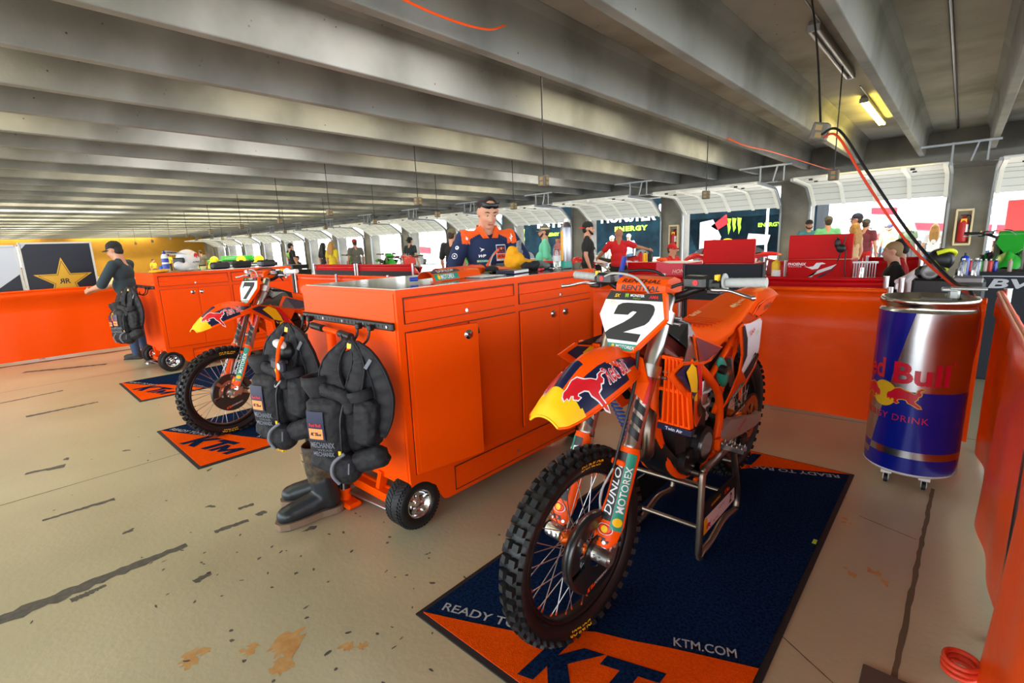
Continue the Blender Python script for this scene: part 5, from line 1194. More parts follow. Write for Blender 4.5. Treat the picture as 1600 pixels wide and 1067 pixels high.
P_('person in yellow shirt by the far yellow wall, further from the bottle', -46.5, 11.5, 60, 1.66, shirt=cloth('yellow_two', (224, 198, 60)), pants=BPT, hair=HBK, vox=.02)
P_('person in grey shirt standing among the green toolboxes', -30.0, 8.9, 100, 1.72, shirt=GT, pants=BPT, hair=HBR, vox=.02)
P_('person in black seated beside the green toolbox', -20.5, 9.6, 180, 1.7, shirt=BT, pants=BPT, hair=HBR, sit=True, vox=.02)
P_('person in orange-yellow top near the star sign', -30.5, 3.4, 90, 1.5, shirt=cloth('amber', (224, 150, 30)), pants=BPT, hair=HBR, vox=.02)
P_('person in blue shirt near the far television screen', -42, 4.2, 40, 1.75, shirt=BL_, pants=BPT, hair=HBK, vox=.02)
# ---------------------------------------------------------------- vest bags, boots, pump at the end of the near cabinet
BAG = mat('bag_nylon', (19, 18, 23), .75, noise=(9, .5, (34, 31, 37)), bump=(45, .35)); BGL = mat('bag_mesh', (58, 56, 64), .8); GYP = mat('grey_print', (112, 114, 124), .7); PEA = mat('patch_orange', (246, 150, 84), .6)
def bag_part(name, parent, prims, vox=.008, mt=None, sm=3):
    m = MB()
    for p in prims:
        if p[0] == 'b': m.box(p[1], p[2], ch=min(.03, min(p[2])*.3), R=p[3] if len(p) > 3 else None)
        elif p[0] == 'e': m.ell(p[1], p[2], R=p[3] if len(p) > 3 else None)
        else: chain(m, p[1], p[2])
    o = m.obj(name, mt or BAG, parent); remesh(o, vox, sm)
    tx = bpy.data.textures.get('crease') or bpy.data.textures.new('crease', 'CLOUDS'); tx.noise_scale = .035; tx.noise_depth = 2
    d = o.modifiers.new('d', 'DISPLACE'); d.texture = tx; d.strength = .014; d.mid_level = .5; d.texture_coords = 'OBJECT' if False else 'LOCAL'
    return o
def make_vest(label):
    """hangs in the x-z plane, front towards -y; origin on the floor below the hook"""
    B = thing('vest_bag', label, 'bag')
    bag_part('back_panel', B, [('e', (.03, -.005, .70), (.175, .030, .24)), ('e', (.0, -.01, .50), (.16, .03, .16))])
    def strap(name, pts, ws, th=.026):
        P = smooth_path(pts, 6); n = len(P); m = MB(); rings = []
        for i, p in enumerate(P):
            d = (P[min(i+1, n-1)]-P[max(i-1, 0)]).normalized(); nn = V((d.z, 0, -d.x)).normalized(); w_ = float(np.interp(i/(n-1), np.linspace(0, 1, len(ws)), ws)); y = V((0, 1, 0)); t = th*(1+.25*math.sin(i*1.7))
            rings.append([p+nn*w_*a_+y*t*b_ for a_, b_ in ((-.5, 0), (-.46, -.4), (-.2, -.62), (.2, -.62), (.46, -.4), (.5, 0), (.45, .4), (-.45, .4))])
        m.loft(rings, 0, True)
        for e in (-.46, .46): m.tube([r[0].lerp(r[5], .5+e)+V((0, -.013, 0)) for r in rings], .005, 6)
        return m.obj(name, BAG, B, sub=1)
    strap('shoulder_yoke', [(.0, 0, .985), (-.05, -.012, .93), (-.085, -.03, .86), (-.09, -.045, .78), (-.06, -.06, .70)], [.03, .055, .10, .13, .15], .034); strap('shoulder_yoke', [(.01, 0, .985), (.045, -.01, .92), (.06, -.025, .85), (.05, -.045, .77), (.03, -.06, .68)], [.03, .05, .075, .09, .10], .034)
    strap('shoulder_strap', [(.03, .005, .965), (.10, -.01, .905), (.155, -.02, .81), (.18, -.02, .69), (.17, -.02, .57), (.14, -.02, .47)], [.035, .075, .095, .105, .09, .06], .03)
    m = MB(); m.box((.118, -.042, .865), (.018, .004, .06), R=rot(.6, 'Y')); m.obj('reflector', GYP, B)
    m = MB(); m.box((.012, -.022, .955), (.022, .004, .03), R=rot(-.2, 'X')); m.obj('yellow_tag', YEL, B)
    bag_part('main_pocket', B, [('b', (-.105, -.075, .52), (.20, .11, .33)), ('b', (-.11, -.10, .50), (.17, .09, .28))], sm=10)
    bag_part('bottle_pocket', B, [('b', (.085, -.05, .55), (.13, .10, .26), rot(.12, 'Y')), ('e', (.0, -.035, .52), (.09, .05, .16))])
    m = MB(); m.lathe([(.055, 0), (.062, .03), (.060, .055), (.054, .055), (.048, .02), (.03, .0)], (.078, -.055, .675), (-.25, 0, 1), 20); m.obj('pocket_mouth', BAG, B); m = MB(); m.lathe([(.05, -.04), (.075, .03), (.072, .075), (.064, .075), (.055, .02)], (-.165, -.045, .72), (-.1, 0, 1), 22); m.obj('pocket_mouth', BAG, B)
    bag_part('folded_flap', B, [('b', (-.045, -.085, .715), (.17, .06, .07), rot(.28, 'Y')), ('b', (.02, -.085, .66), (.06, .05, .12), rot(-.15, 'Y'))], sm=6)
    bag_part('waist_pouch', B, [('b', (-.09, -.085, .335), (.21, .13, .13), rot(.32, 'Y')), ('e', (-.01, -.10, .30), (.08, .07, .085))], sm=8); bag_part('waist_pouch', B, [('b', (.105, -.075, .355), (.20, .10, .115), rot(-.38, 'Y'))], sm=8)
    m = MB(); m.tube([(.01, -.135, .40), (-.03, -.165, .36), (-.035, -.178, .30), (-.01, -.165, .245)], .009, 6, 0, 5); m.tube([(.045, -.155, .36), (.04, -.158, .30)], .004, 6, 0); m.obj('reflective_piping', GYP, B)
    m = MB(); m.tube([(.005, -.10, .66), (-.0, -.125, .58), (-.003, -.13, .48), (-.01, -.125, .40)], .006, 6, 0, 5); m.obj('zip', BLK, B)
    m = MB(); m.box((-.015, -.135, .40), (.014, .004, .025)); m.obj('zip_tag', YEL, B)
    # patch and lettering on the pocket
    def F(x, y, h): return V((-.115+x, -.154-h+1.2*abs(x)**2+.25*abs(y)**2, .545+y))
    m = MB(); rect(m, F, -.05, .042, -.075, .085, 0, .002); rect(m, F, -.042, .034, -.066, -.008, 1, .0035); ktm(m, off(F, -.004, -.037), .06, 4, .005); two_bulls(m, off(F, -.004, .05), .062, 2, 3); m.text('Red Bull', off(F, -.004, .012), h=.017, w=.062, mat=2, bold=.02, up=.0045); m.obj('patch', [NVY, PEA, RED, YEL, BLK], B)
    m = MB(); m.text('MECHANIX', off(F, .02, -.10), h=.032, w=.125, mat=0, bold=.02, up=.001, shear=-.0); m.text('WEAR', off(F, .03, -.128), h=.012, w=.08, mat=0, up=.001); m.text('MECHANIX', off(F, .02, -.152), h=.026, w=.11, mat=0, bold=.02, up=.001); m.obj('pocket_print', GYP, B)
    return B
V1 = make_vest('black vest bag hanging on the near cabinet end, closest to the open door'); V1.location = (-2.10, 1.185, .135); V1.rotation_euler = (0, 0, .42); V1.scale = (1, 1, .88)
V2 = dup(V1, (-2.66, 1.15, .17), .30, 'black vest bag hanging on the near cabinet end under the radio headset')
V3 = dup(V1, (-7.46, 1.39, .2), .35, 'black vest bag with yellow cloth hanging on the far cabinet')
V4 = dup(V1, (-7.92, 1.41, .15), .2, 'black vest bag behind the yellow cloth bag on the far cabinet')
def duster(label, loc, s=1):
    D = thing('yellow_duster', label, 'cloth', loc); m = MB()
    for i in range(240):
        a, b = rnd.uniform(0, 2*PI), rnd.uniform(0, PI); d = V((math.cos(a)*math.sin(b), math.sin(a)*math.sin(b), math.cos(b)*1.2)); m.cyl(d*.02*s, d*.055*s+V((0, 0, -.01)), .006*s, .003*s, 5)
    m.ell((0, 0, 0), (.04*s, .04*s, .045*s)); m.obj('fibres', mat('duster_yellow', (240, 184, 14), .9), D); return D
duster('yellow fluffy duster peeping below the left vest bag', (-2.80, 1.10, .36), .95); duster('yellow cloth hung on the front of the far cabinet bag', (-7.60, 1.27, .72), 1.5)
# radio headset with orange strap over the left bag
HS = thing('radio_headset', 'black radio headset with orange strap hung above the left vest bag', 'headset', (-2.60, 1.13, 0)); m = MB()
m.ell((-.02, -.02, .90), (.06, .05, .05)); m.ell((-.05, -.03, .83), (.055, .045, .06)); m.obj('ear_cup', BLK, HS); m = MB(); m.box((.03, -.09, .845), (.13, .035, .06), R=rot(.1, 'Y'), ch=.012); m.prism(disc(.018), (V((.07, -.1085, .845)), V((1, 0, 0)), V((0, 0, 1)), V((0, -1, 0))), .001, mat=1); m.text('1', (V((.07, -.1085, .845)), V((1, 0, 0)), V((0, 0, 1)), V((0, -1, 0))), h=.016, mat=2, up=.002); m.obj('radio', [mat('radio_navy', (40, 42, 58), .4), WHT, NVY], HS)
m = MB(); m.tube([(.03, -.05, .985), (.035, -.08, .93), (.045, -.10, .86), (.03, -.10, .78), (.0, -.09, .76)], .010, 6, 0, 6); m.obj('orange_strap', ORF, HS)
m = MB(); m.tube([(-.01, -.06, .78), (-.06, -.08, .74), (-.02, -.10, .72), (.03, -.09, .76)], .004, 6, 0, 6); m.obj('clear_tube', LGR, HS); m = MB(); m.box((-.02, -.085, .80), (.02, .01, .03)); m.obj('yellow_clip', YEL, HS); m = MB(); m.ell((.0, -.06, .945), (.05, .03, .02), R=rot(.3, 'Y')); m.obj('white_pad', WHT, HS)
m = MB(); m.tube([(-2.68, 1.1, .78), (-2.80, 1.1, .66), (-2.86, 1.1, .5), (-2.80, 1.1, .43), (-2.70, 1.12, .42)], .006, 8, 0, 6); tag(m.obj('headset_cable', LGR), 'pale looped cable hanging left of the vest bags', 'cable')
# floor pump
PU = thing('floor_pump', 'orange floor pump with black T-handle standing between the vest bags', 'pump', (-2.43, 1.27, 0))
m = MB(); m.cyl((-.03, 0, .10), (0, 0, .99), .024, n=20); m.obj('barrel', ORG, PU); m = MB(); m.cyl((-.06, 0, 1.005), (.10, -.01, 1.0), .014, n=14); m.obj('handle_bar', ORG, PU)
for a, b in (((-.215, .01, 1.01), (-.08, .0, 1.006)), ((.12, -.012, .999), (.235, -.02, .993))): m = MB(); m.cyl(a, b, .019, n=16); m.obj('grip', BLK, PU)
m = MB(); m.cyl((-.03, 0, .10), (-.03, 0, .16), .028, n=16); m.obj('clamp', BLK, PU); m = MB(); m.box((-.03, 0, .02), (.2, .09, .03), ch=.012); m.cyl((-.03, 0, .02), (-.03, 0, .10), .03, n=16); m.obj('base', ORG, PU)
m = MB(); m.tube([(.02, -.02, .90), (.06, -.03, .6), (.03, -.03, .3), (-.01, -.02, .1)], .005, 8, 0, 6); m.obj('hose', LGR, PU)
# boots
CAMO = mat('camo_shaft', (96, 76, 50), .75, noise=(26, .22, (44, 38, 30)), bump=(30, .2)); BTR = mat('boot_rubber', (18, 30, 42), .4, noise=(8, .5, (40, 42, 42))); BSO = mat('boot_sole', (128, 104, 84), .8); BRM = mat('boot_rim', (58, 46, 40), .7)
def make_boot(label):
    """toe towards -y"""
    B = thing('rubber_boot', label, 'boot'); m = MB(); rings = []
    def ell_ring(cy, z, rx, ry, n=20, tilt=0): return [V((rx*math.cos(2*PI*i/n), cy+ry*math.sin(2*PI*i/n), z+tilt*math.sin(2*PI*i/n))) for i in range(n)]
    m.loft([ell_ring(.0, .20, .063, .072), ell_ring(.0, .26, .068, .082), ell_ring(.005, .33, .074, .090), ell_ring(.008, .395, .077, .094, tilt=.008)], 0, True, False)
    for q in ((.03, .375), (-.02, .33)):
        m.tube([(-.05, -.07+q[0]*.2, q[1]-.03), (-.02, -.092, q[1]-.005), (.02, -.092, q[1]-.03)], .0022, 5, 1)
    m.obj('shaft', [CAMO, mat('camo_twig', (186, 172, 140), .8)], B)
    m = MB(); m.loft([ell_ring(.008, .39, .079, .096, tilt=.008), ell_ring(.008, .412, .079, .096, tilt=.009), ell_ring(.008, .412, .071, .088, tilt=.009), ell_ring(.005, .36, .066, .082), ell_ring(0, .2, .05, .06)], 0, True, False); m.obj('rim', BRM, B)
    m = MB(); chain(m, [(0, .0, .21), (0, .01, .13), (0, .02, .085)], [.069, .068, .062]); chain(m, [(0, .0, .10), (0, -.09, .078), (0, -.17, .062), (0, -.205, .056)], [.060, .056, .054, .045], 14); m.ell((0, -.19, .062), (.056, .06, .044)); m.ell((0, .035, .075), (.05, .05, .06))
    o = m.obj('foot', BTR, B); remesh(o, .008, 3)
    m = MB(); P = [(.048*math.cos(a)*(1), .045+.05*math.sin(a)) for a in np.linspace(0, PI, 9)]+[(-.043, -.03), (-.058, -.13), (-.058, -.20), (-.04, -.245), (0, -.26), (.04, -.245), (.058, -.20), (.058, -.13), (.043, -.03)]
    m.prism(P, lambda x, y, h: V((x, y, h)), 0, .034, 0); m.obj('sole', BSO, B, bev=.006); return B
B1 = make_boot('rubber boot with camouflage shaft standing nearer, toe pointing out'); B1.location = (-2.455, 1.145, .004); B1.rotation_euler = (0, 0, -.20)
B2 = dup(B1, (-2.60, 1.235, .004), -.62, 'rubber boot half hidden behind the camouflage boot')
# umbrella on the far corner and blue air hose
UM = thing('umbrella', 'folded navy and orange umbrella with blue handle hung on the near cabinet far corner', 'umbrella', (-1.80, 3.04, 0)); m = MB()
m.loft([[V((.0+r*math.cos(2*PI*j/12)-.1*(1.05-z), r*math.sin(2*PI*j/12), z)) for j in range(12)] for z, r in ((.60, .012), (.66, .035), (.8, .045), (.92, .04), (.965, .02))], 0); m.obj('canopy', DNV, UM)
m = MB(); m.loft([[V((.032*math.cos(a)*k-.1*(1.05-z)+.01, -.048*k*math.cos(a*.4), z)) for a in np.linspace(-.5, .7, 6)] for z, k in ((.62, .5), (.75, .95), (.9, .9))], 0, True, False); m.obj('orange_gore', ORF, UM)
m = MB(); m.cyl((-.01, 0, .95), (.06, 0, 1.16), .007, n=10); m.obj('shaft', STL, UM); m = MB(); m.cyl((.06, 0, 1.13), (.105, 0, 1.30), .016, n=12); m.obj('handle', mat('blue_plastic', (24, 60, 168), .35), UM)
m = MB(); m.tube([V((-1.80+.015*t+.035*math.cos(t*2*PI), 2.98+.03*math.sin(t*2*PI)+.0*t, .40-.026*t)) for t in np.linspace(0, 13, 150)]+[V((-1.62+.05*math.cos(a), 2.98+.05*math.sin(a), .03+.004*a)) for a in np.linspace(0, 14, 60)], .006, 6); tag(m.obj('air_hose', mat('hose_blue', (24, 108, 206), .35)), 'blue coiled air hose hanging by the near cabinet far wheel', 'hose')
# director chair behind the bike
CH = thing('director_chair', 'tall folding director chair with black fabric back behind the nearest bike', 'chair', (-1.33, 3.85, 0)); FB = mat('chair_fabric', (26, 32, 40), .85, bump=(60, .2))
m = MB(); m.loft([[V((-.30, dy, z)), V((.30, dy, z)), V((.30, dy+.006, z)), V((-.30, dy+.006, z))] for z, dy in ((.93, .0), (1.06, .012), (1.205, .0))], 0, False); m.obj('backrest', FB, CH)
m = MB(); m.box((0, -.19, .72), (.52, .36, .012)); m.obj('seat', FB, CH)
for sx in (-1, 1):
    m = MB(); m.tube([(sx*.29, .0, 1.21), (sx*.29, 0, .94), (sx*.28, -.03, .70)], .011, 8); m.obj('back_post', BLM, CH)
    m = MB(); m.box((sx*.28, -.2, .93), (.045, .42, .018), ch=.004); m.obj('armrest', BLK, CH)
    for y in (0, -.38):
        m = MB(); m.cyl((sx*.27, y, .93 if y else .93), (sx*.27, y, .0), .012, n=8); m.obj('leg', BLM, CH)
    m = MB(); m.cyl((-.27*sx, -.02 if sx > 0 else -.36, .68), (.27*sx, -.02 if sx > 0 else -.36, .06), .010, n=8); m.obj('cross_brace', BLM, CH)
# ---------------------------------------------------------------- tube lights (yellow) under the slab, every second bay
TUB = mat('tube_lit', (255, 236, 120), .4, emit=((255, 226, 96), 9.0)); FIX = mat('fixture_grey', (120, 116, 116), .4, metal=.4); TUO = mat('tube_off', (206, 204, 210), .3)
def fixture(label, x, y, lit, L=1.2):
    o = thing('ceiling_light', label, 'light', (x, y, 3.69), 0, None)
    m = MB(); m.box((0, 0, -.045), (.10, L, .07), ch=.01); m.cyl((.06, -L/2-.0, -.04), (.06, -L/2-.9, -.04), .012, n=8); m.obj('housing', FIX, o)
    for sx in (-1, 1):
        m = MB(); m.cyl((sx*.038, -L/2+.03, -.105), (sx*.038, L/2-.03, -.105), .019, n=12); m.obj('tube', TUB if lit else TUO, o)
    for sy in (-1, 1): m = MB(); m.box((0, sy*(L/2-.012), -.085), (.13, .03, .075), ch=.006); m.obj('end_cap', mat('cap_grey_metal', (150, 152, 156), .4, metal=.4), o)
    return o
def lamp(x, y, L, e, col_=(1.0, .80, .36)):
    d = bpy.data.lights.new('tube_glow', 'AREA'); d.shape = 'RECTANGLE'; d.size = .12; d.size_y = L; d.energy = e; d.color = col_; d.spread = PI
    o = bpy.data.objects.new('tube_glow', d); col.objects.link(o); o.location = (x, y, 3.55)
BAY = lambda k: (BX(k)+BX(k+1))/2
lab = {(-1, 0): 'unlit twin tube ceiling light fixture', (-1, 1): 'short lit yellow ceiling tube light beyond the unlit fixture'}
fixture('unlit twin tube ceiling light behind the drop cords at the upper right', BAY(-1)+.12, 7.9, False, 2.4)
fixture('lit yellow twin tube ceiling light just beyond the unlit one', BAY(-1)+.06, 12.2, True, 2.6)
lamp(BAY(-1), 12.2, 1.5, 12)
n_ = 0
for k in range(-3, -44, -2):
    ys_ = (-.6, 3.4, 7.4, 11.8) if k > -16 else (2.0, 9.5)
    for y in ys_:
        lamp(BAY(k)-.05, y+rnd.uniform(-.5, .5), 2.6 if k > -16 else 5.5, LAMP*(1 if k > -16 else 4.5)*rnd.uniform(.6, 1.2), (1, .88, .58) if rnd.random() < .85 else (1, .95, .85))
# conduit in the ceiling bay, orange cord along a beam
m = MB(); m.cyl((BX(0)+.62, -2, 3.677), (BX(0)+.60, 16.2, 3.677), .022, n=8); tag(m.obj('conduit_pipe', BLM), 'dark conduit pipe along the slab above the drink can', 'pipe')
m = MB(); m.tube([(-3.23, 1.9, 3.3), (-3.155, 2.4, 3.16), (-3.14, 2.9, 3.135), (-3.13, 3.3, 3.17), (-3.2, 3.6, 3.3)], .009, 6, 0, 6); tag(m.obj('extension_cord', ORP), 'orange cord drooping under a concrete beam at top centre', 'cord')
m = MB(); m.tube([(-3.32, 9.6, 3.12), (-3.2, 10.3, 3.05), (-3.15, 12, 3.1), (-2.9, 15.2, 3.05), (-2.6, 16.0, 2.95)], .012, 6, 0, 6); tag(m.obj('extension_cord', ORP), 'orange cord looping down near the door wall', 'cord')
# drop cords with outlet boxes
BOXG = mat('outlet_box', (104, 98, 88), .6, metal=.3); OUT = mat('outlet_tan', (150, 124, 74), .5)
def drop(label, x, y, z, top=3.7, dx=0.0, dy=0.0, s=1.0, tilt=0.0):
    D = thing('drop_cord', label, 'outlet', (x, y, z), 0, 'drop cords with outlet boxes'); m = MB()
    m.box((0, 0, .05), (.12, .10, .14), ch=.01, R=rot(tilt, 'Y')); 
    for zz in (.02, .08): m.box((.0, -.052, zz), (.05, .006, .04), 1, R=rot(tilt, 'Y')); m.box((.062, 0, zz), (.006, .05, .04), 1, R=rot(tilt, 'Y'))
    m.obj('outlet_box', [BOXG, OUT], D)
    m = MB(); m.tube([(0, 0, .12), (dx*.4, dy*.4, .12+(top-z)*.45), (dx, dy, top-z)], .0085, 6, 0, 5); m.obj('cord', BLK, D); return D
row_a = [(-4.26, 5.46, 2.17), (-10.2, 5.6, 2.17), (-13.2, 5.85, 2.17), (-16.2, 6.0, 2.18), (-19.8, 6.3, 2.18), (-27.5, 7.0, 2.18), (-23.5, 6.6, 2.18), (-31.5, 7.2, 2.2), (-36, 7.4, 2.2), (-41, 7.6, 2.2)]
names = ['hanging over the near cabinet right of the mechanic', 'hanging from two crossing cords left of the mechanic', 'third from the mechanic in the middle row', 'fourth from the mechanic in the middle row', 'fifth from the mechanic in the middle row', 'over the far cabinet, seventh in the middle row', 'over the far cabinet, sixth in the middle row', 'eighth in the middle row, far off', 'ninth in the middle row, far off', 'tenth in the middle row, furthest off']
for (x, y, z), t in zip(row_a, names): drop('black drop cord with grey outlet box '+t, x, y, z)
drop('grey outlet box pulled aside by a red and black cable toward the drink can', -.98, 5.0, 2.18, 3.7, -.35, .9, 1.35, .25)
drop('black drop cord with tan outlet box hanging before the door right of the pillar', -1.43, 8.35, 2.13, 3.66, .0, .0)
names = ['left of the mechanic by a track hanger', 'just left of the mechanic, door row', 'right of the mechanic by the pillar', 'door row, second left of the mechanic', 'door row, third left of the mechanic', 'door row, fourth left of the mechanic', 'door row, fifth left of the mechanic', 'door row, sixth left of the mechanic']
for (x, y, z), t in zip([(-7.34, 5.75, 2.17), (-10.07, 8.48, 2.17), (-7.4, 8.4, 2.17), (-13.2, 8.67, 2.17), (-16.6, 8.9, 2.17), (-20, 9.0, 2.17), (-24, 9.2, 2.17), (-28, 9.4, 2.17)], names): drop('thin drop cord with outlet box '+t, x, y, z)
drop('thin drop cord with small box right of centre before the middle door', -3.55, 9.3, 2.1)
m = MB(); m.tube([(-.95, 4.93, 2.2), (-.80, 4.75, 2.18), (-.55, 4.55, 1.80), (-.26, 4.35, 1.36), (-.03, 4.02, 1.10), (.06, 3.78, 1.06), (.09, 3.74, .85), (.02, 3.72, .55)], .010, 8, 0, 6); tag(m.obj('power_cable', BLK), 'black cable slanting from the outlet box down to the drink can', 'cable')
m = MB(); m.tube([(-.93, 4.91, 2.17), (-.80, 4.72, 2.13), (-.56, 4.53, 1.74), (-.27, 4.33, 1.31), (-.02, 4.0, 1.075), (.085, 3.78, 1.02), (.115, 3.76, .85), (.10, 3.78, .6)], .009, 8, 0, 6); tag(m.obj('power_cable', mat('cable_red', (226, 66, 36), .45)), 'red cable slanting beside the black one to the drink can', 'cable')
m = MB(); m.tube([V((.135+.045*math.cos(a), 1.93+.05*math.sin(a), .012+.003*a)) for a in np.linspace(0, 19, 70)], .008, 6); tag(m.obj('cable_coil', mat('cable_red', (226, 66, 36), .45)), 'small red cable coil on the floor by the right barrier', 'cable')
m = MB(); m.box((-.0, 1.62, .004), (.21, .34, .008), ch=.003); tag(m.obj('floor_plate', mat('steel_plate', (96, 88, 78), .55, metal=.4)), 'flat grey floor plate at the bottom right corner', 'plate')
m = MB(); m.box((-.37, 2.44, .0125), (.016, .04, .001)); tag(m.obj('tape_scrap', mat('tape_lime', (178, 214, 60), .6)), 'scrap of lime green tape on the navy mat', 'tape')
# fire extinguishers in wall cases
def extinguisher(label, x):
    E_ = thing('fire_extinguisher', label, 'extinguisher', (x, 16.36, 1.0)); m = MB()
    for a, b in (((0, 0, .81), (.32, .16, .05)), ((0, 0, .0), (.32, .16, .05)), ((-.145, 0, .405), (.04, .16, .8)), ((.145, 0, .405), (.04, .16, .8))): m.box(a, b, ch=.008)
    m.box((0, .07, .4), (.3, .01, .8), 1); m.obj('wall_case', [mat('case_cream', (226, 206, 166), .5), mat('case_back', (150, 140, 128), .6)], E_)
    m = MB(); m.lathe([(0, .05), (.09, .06), (.095, .09), (.095, .52), (.07, .60), (.03, .63), (.03, .67), (0, .67)], n=20); m.obj('cylinder', mat('ext_red', (186, 26, 30), .35), E_)
    m = MB(); m.lathe([(.096, .28), (.096, .47)], n=20, a0=-2.6, a1=-.5); m.obj('label', WHT, E_); m = MB(); m.box((0, -.06, .56), (.11, .04, .09)); m.obj('tag', YEL, E_)
    m = MB(); m.tube([(.03, -.02, .66), (.09, -.03, .68), (.12, -.03, .6), (.11, -.02, .35)], .012, 6, 0, 4); m.box((.0, -.03, .69), (.14, .02, .02)); m.obj('valve', BLM, E_); return E_
extinguisher('red fire extinguisher in a cream case on the rightmost pillar', -.03); extinguisher('red fire extinguisher in a cream case on the pillar left of centre', -7.27)
# ---------------------------------------------------------------- things on the near cabinet
Z0 = 1.226
def half_guard(label, a, b, flip, full=True):
    a, b = V((a[0], a[1], Z0)), V((b[0], b[1], Z0)); d = (b-a).normalized(); n = V((d.y, -d.x, 0)); n = n if n.x > 0 else -n; L = (b-a).length
    G = thing('fork_guard', label, 'guard', tuple(a)); m = MB(); up = V((0, 0, 1))
    F = lambda s, t, h=0: d*s+n*((.055+h)*math.cos(t))+up*((.055+h)*math.sin(t)+.003)
    S = np.linspace(0, L, 10); Tt = np.linspace(-.05, 2.9, 14)
    sc_ = lambda s: 1.0 if s < L*.75 else 1-.45*((s-L*.75)/(L*.25))
    m.grid([[F(s, t*sc_(s)) for t in Tt] for s in S]); m.grid([[F(s, t*sc_(s), -.004) for t in Tt] for s in S][::-1])
    if full:
        st_ = lambda s0, s1, t0, t1, mt, u: m.grid([[F(s, t, u) for t in np.linspace(t0, t1, 6)] for s in np.linspace(s0, s1, 8)], mt)
        st_(.015, L*.50, .06, .72, 1, .001); st_(.015, L*.58, .80, 1.45, 2, .001)
        m.text('MOTOREX', lambda x, y, h: F(L*.28+x, .38+y/.055, .002+h), h=.026, w=.13, mat=3, bold=.02, cut=.3); m.prism(disc(.014), lambda x, y, h: F(L*.28-.085+x, .38+y/.055, .002+h), mat=4)
        m.text('DUNLOP', lambda x, y, h: F(L*.31+x, 1.12+y/.055, .002+h), h=.024, w=.17, mat=3, bold=.02, shear=.25, cut=.3)
        two_bulls(m, lambda x, y, h: F(L*.70+x, 1.0+y/.055, .002+h), .05, 5, 4)
    m.obj('guard_shell', [ORP, GRN, BLK, WHT, YEL, RED], G); return G
half_guard('orange plastic fork guard with lettering lying at the bench edge', (-2.13, 1.68), (-2.26, 2.16), 1)
half_guard('plain orange plastic fork guard behind the lettered one', (-2.36, 1.95), (-2.44, 2.40), 1, False)
m = MB(); m.cyl((-2.17, 1.66, Z0+.02), (-2.185, 1.62, Z0+.02), .012, n=10); tag(m.obj('bottle_cap', mat('blue_plastic', (24, 60, 168), .35)), 'small blue cap at the end of the lettered fork guard', 'cap')
m = MB()
for i, (dx, a) in enumerate(((0, .05), (.012, .12), (-.01, -.03))): m.box((-2.13+dx, 2.12+dx, Z0+.0015+.002*i), (.15, .21, .0015), 0, rotz(a))
tag(m.obj('paper_sheets', WHM), 'white paper sheets lying at the front edge of the bench', 'paper')
def crumple(name, label, cat, loc, prims, mt, vox=.007, st=.02, ns=.04):
    m = MB()
    for p in prims: m.ell(p[0], p[1], R=p[2] if len(p) > 2 else None)
    o = m.obj(name, mt); o.location = loc; remesh(o, vox, 2); tx = bpy.data.textures.get('crumple') or bpy.data.textures.new('crumple', 'CLOUDS'); tx.noise_scale = ns; d = o.modifiers.new('d', 'DISPLACE'); d.texture = tx; d.strength = st; d.mid_level = .55
    return tag(o, label, cat)
crumple('shop_rag', 'bright yellow shop rag heaped on the bench before the mechanic', 'cloth', (-2.44, 2.76, Z0+.012), [((0, 0, .05), (.085, .075, .07)), ((-.02, .0, .11), (.045, .05, .05)), ((.06, .09, .03), (.08, .06, .03))], mat('rag_yellow', (246, 170, 14), .85))
GL = thing('work_glove', 'orange and black work glove lying on the bench', 'glove', (-2.36, 2.46, Z0), .5); m = MB()
m.ell((0, 0, .022), (.055, .07, .024)); 
for i, x in enumerate((-.04, -.014, .014, .04)): chain(m, [(x, .05, .02), (x*1.25, .10, .022), (x*1.3, .135, .016)], [.016, .015, .013])
chain(m, [(.05, -.01, .02), (.09, .03, .02)], [.017, .014]); o = m.obj('glove_palm', mat('glove_orange', (250, 118, 48), .8), GL); remesh(o, .006, 2)
m = MB(); m.ell((0, -.075, .024), (.05, .04, .026)); m.ell((.0, .0, .040), (.03, .02, .012)); m.ell((-.02, .09, .034), (.05, .012, .01)); o = m.obj('glove_cuff', BPT, GL); remesh(o, .006, 2)
m = MB(); m.cyl((-2.29, 2.36, Z0+.012), (-2.26, 2.54, Z0+.012), .011, n=10); m.cyl((-2.30, 2.30, Z0+.012), (-2.29, 2.36, Z0+.012), .004, n=8, mat=1); tag(m.obj('screwdriver', [BLK, mat('brass', (176, 150, 90), .35, metal=.8)]), 'black-handled screwdriver in front of the orange glove', 'tool')
GO = thing('riding_goggles', 'grey goggles frame with yellow mark held up by the mechanic', 'goggles', (-2.62, 3.02, 1.37), -.9); m = MB()
m.tube([(-.085, 0, .0), (-.07, .0, .045), (0, .01, .055), (.07, 0, .045), (.085, 0, 0), (.06, 0, -.04), (.02, .01, -.035), (0, .015, -.02), (-.02, .01, -.035), (-.06, 0, -.04)], .016, 8, 0, 4, closed=True); m.obj('frame', GRY, GO); m = MB(); m.box((.085, -.012, -.005), (.012, .01, .045), R=rot(.4, 'Y')); m.obj('strap_mark', YEL, GO); m = MB(); m.grid([[V((x, .012-.0*x, z)) for x in np.linspace(-.07, .07, 6)] for z in (-.02, .035)]); m.obj('lens', mat('lens_grey', (120, 126, 132), .15), GO)
m = MB(); m.box((-2.16, 2.42, Z0+.012), (.13, .21, .022), 0, rotz(.25)); m.box((-2.155, 2.42, Z0+.012), (.125, .205, .016), 1, rotz(.25)); tag(m.obj('notebook', [NVY, WHM], bev=.002), 'navy notebook lying flat near the bench edge', 'book')
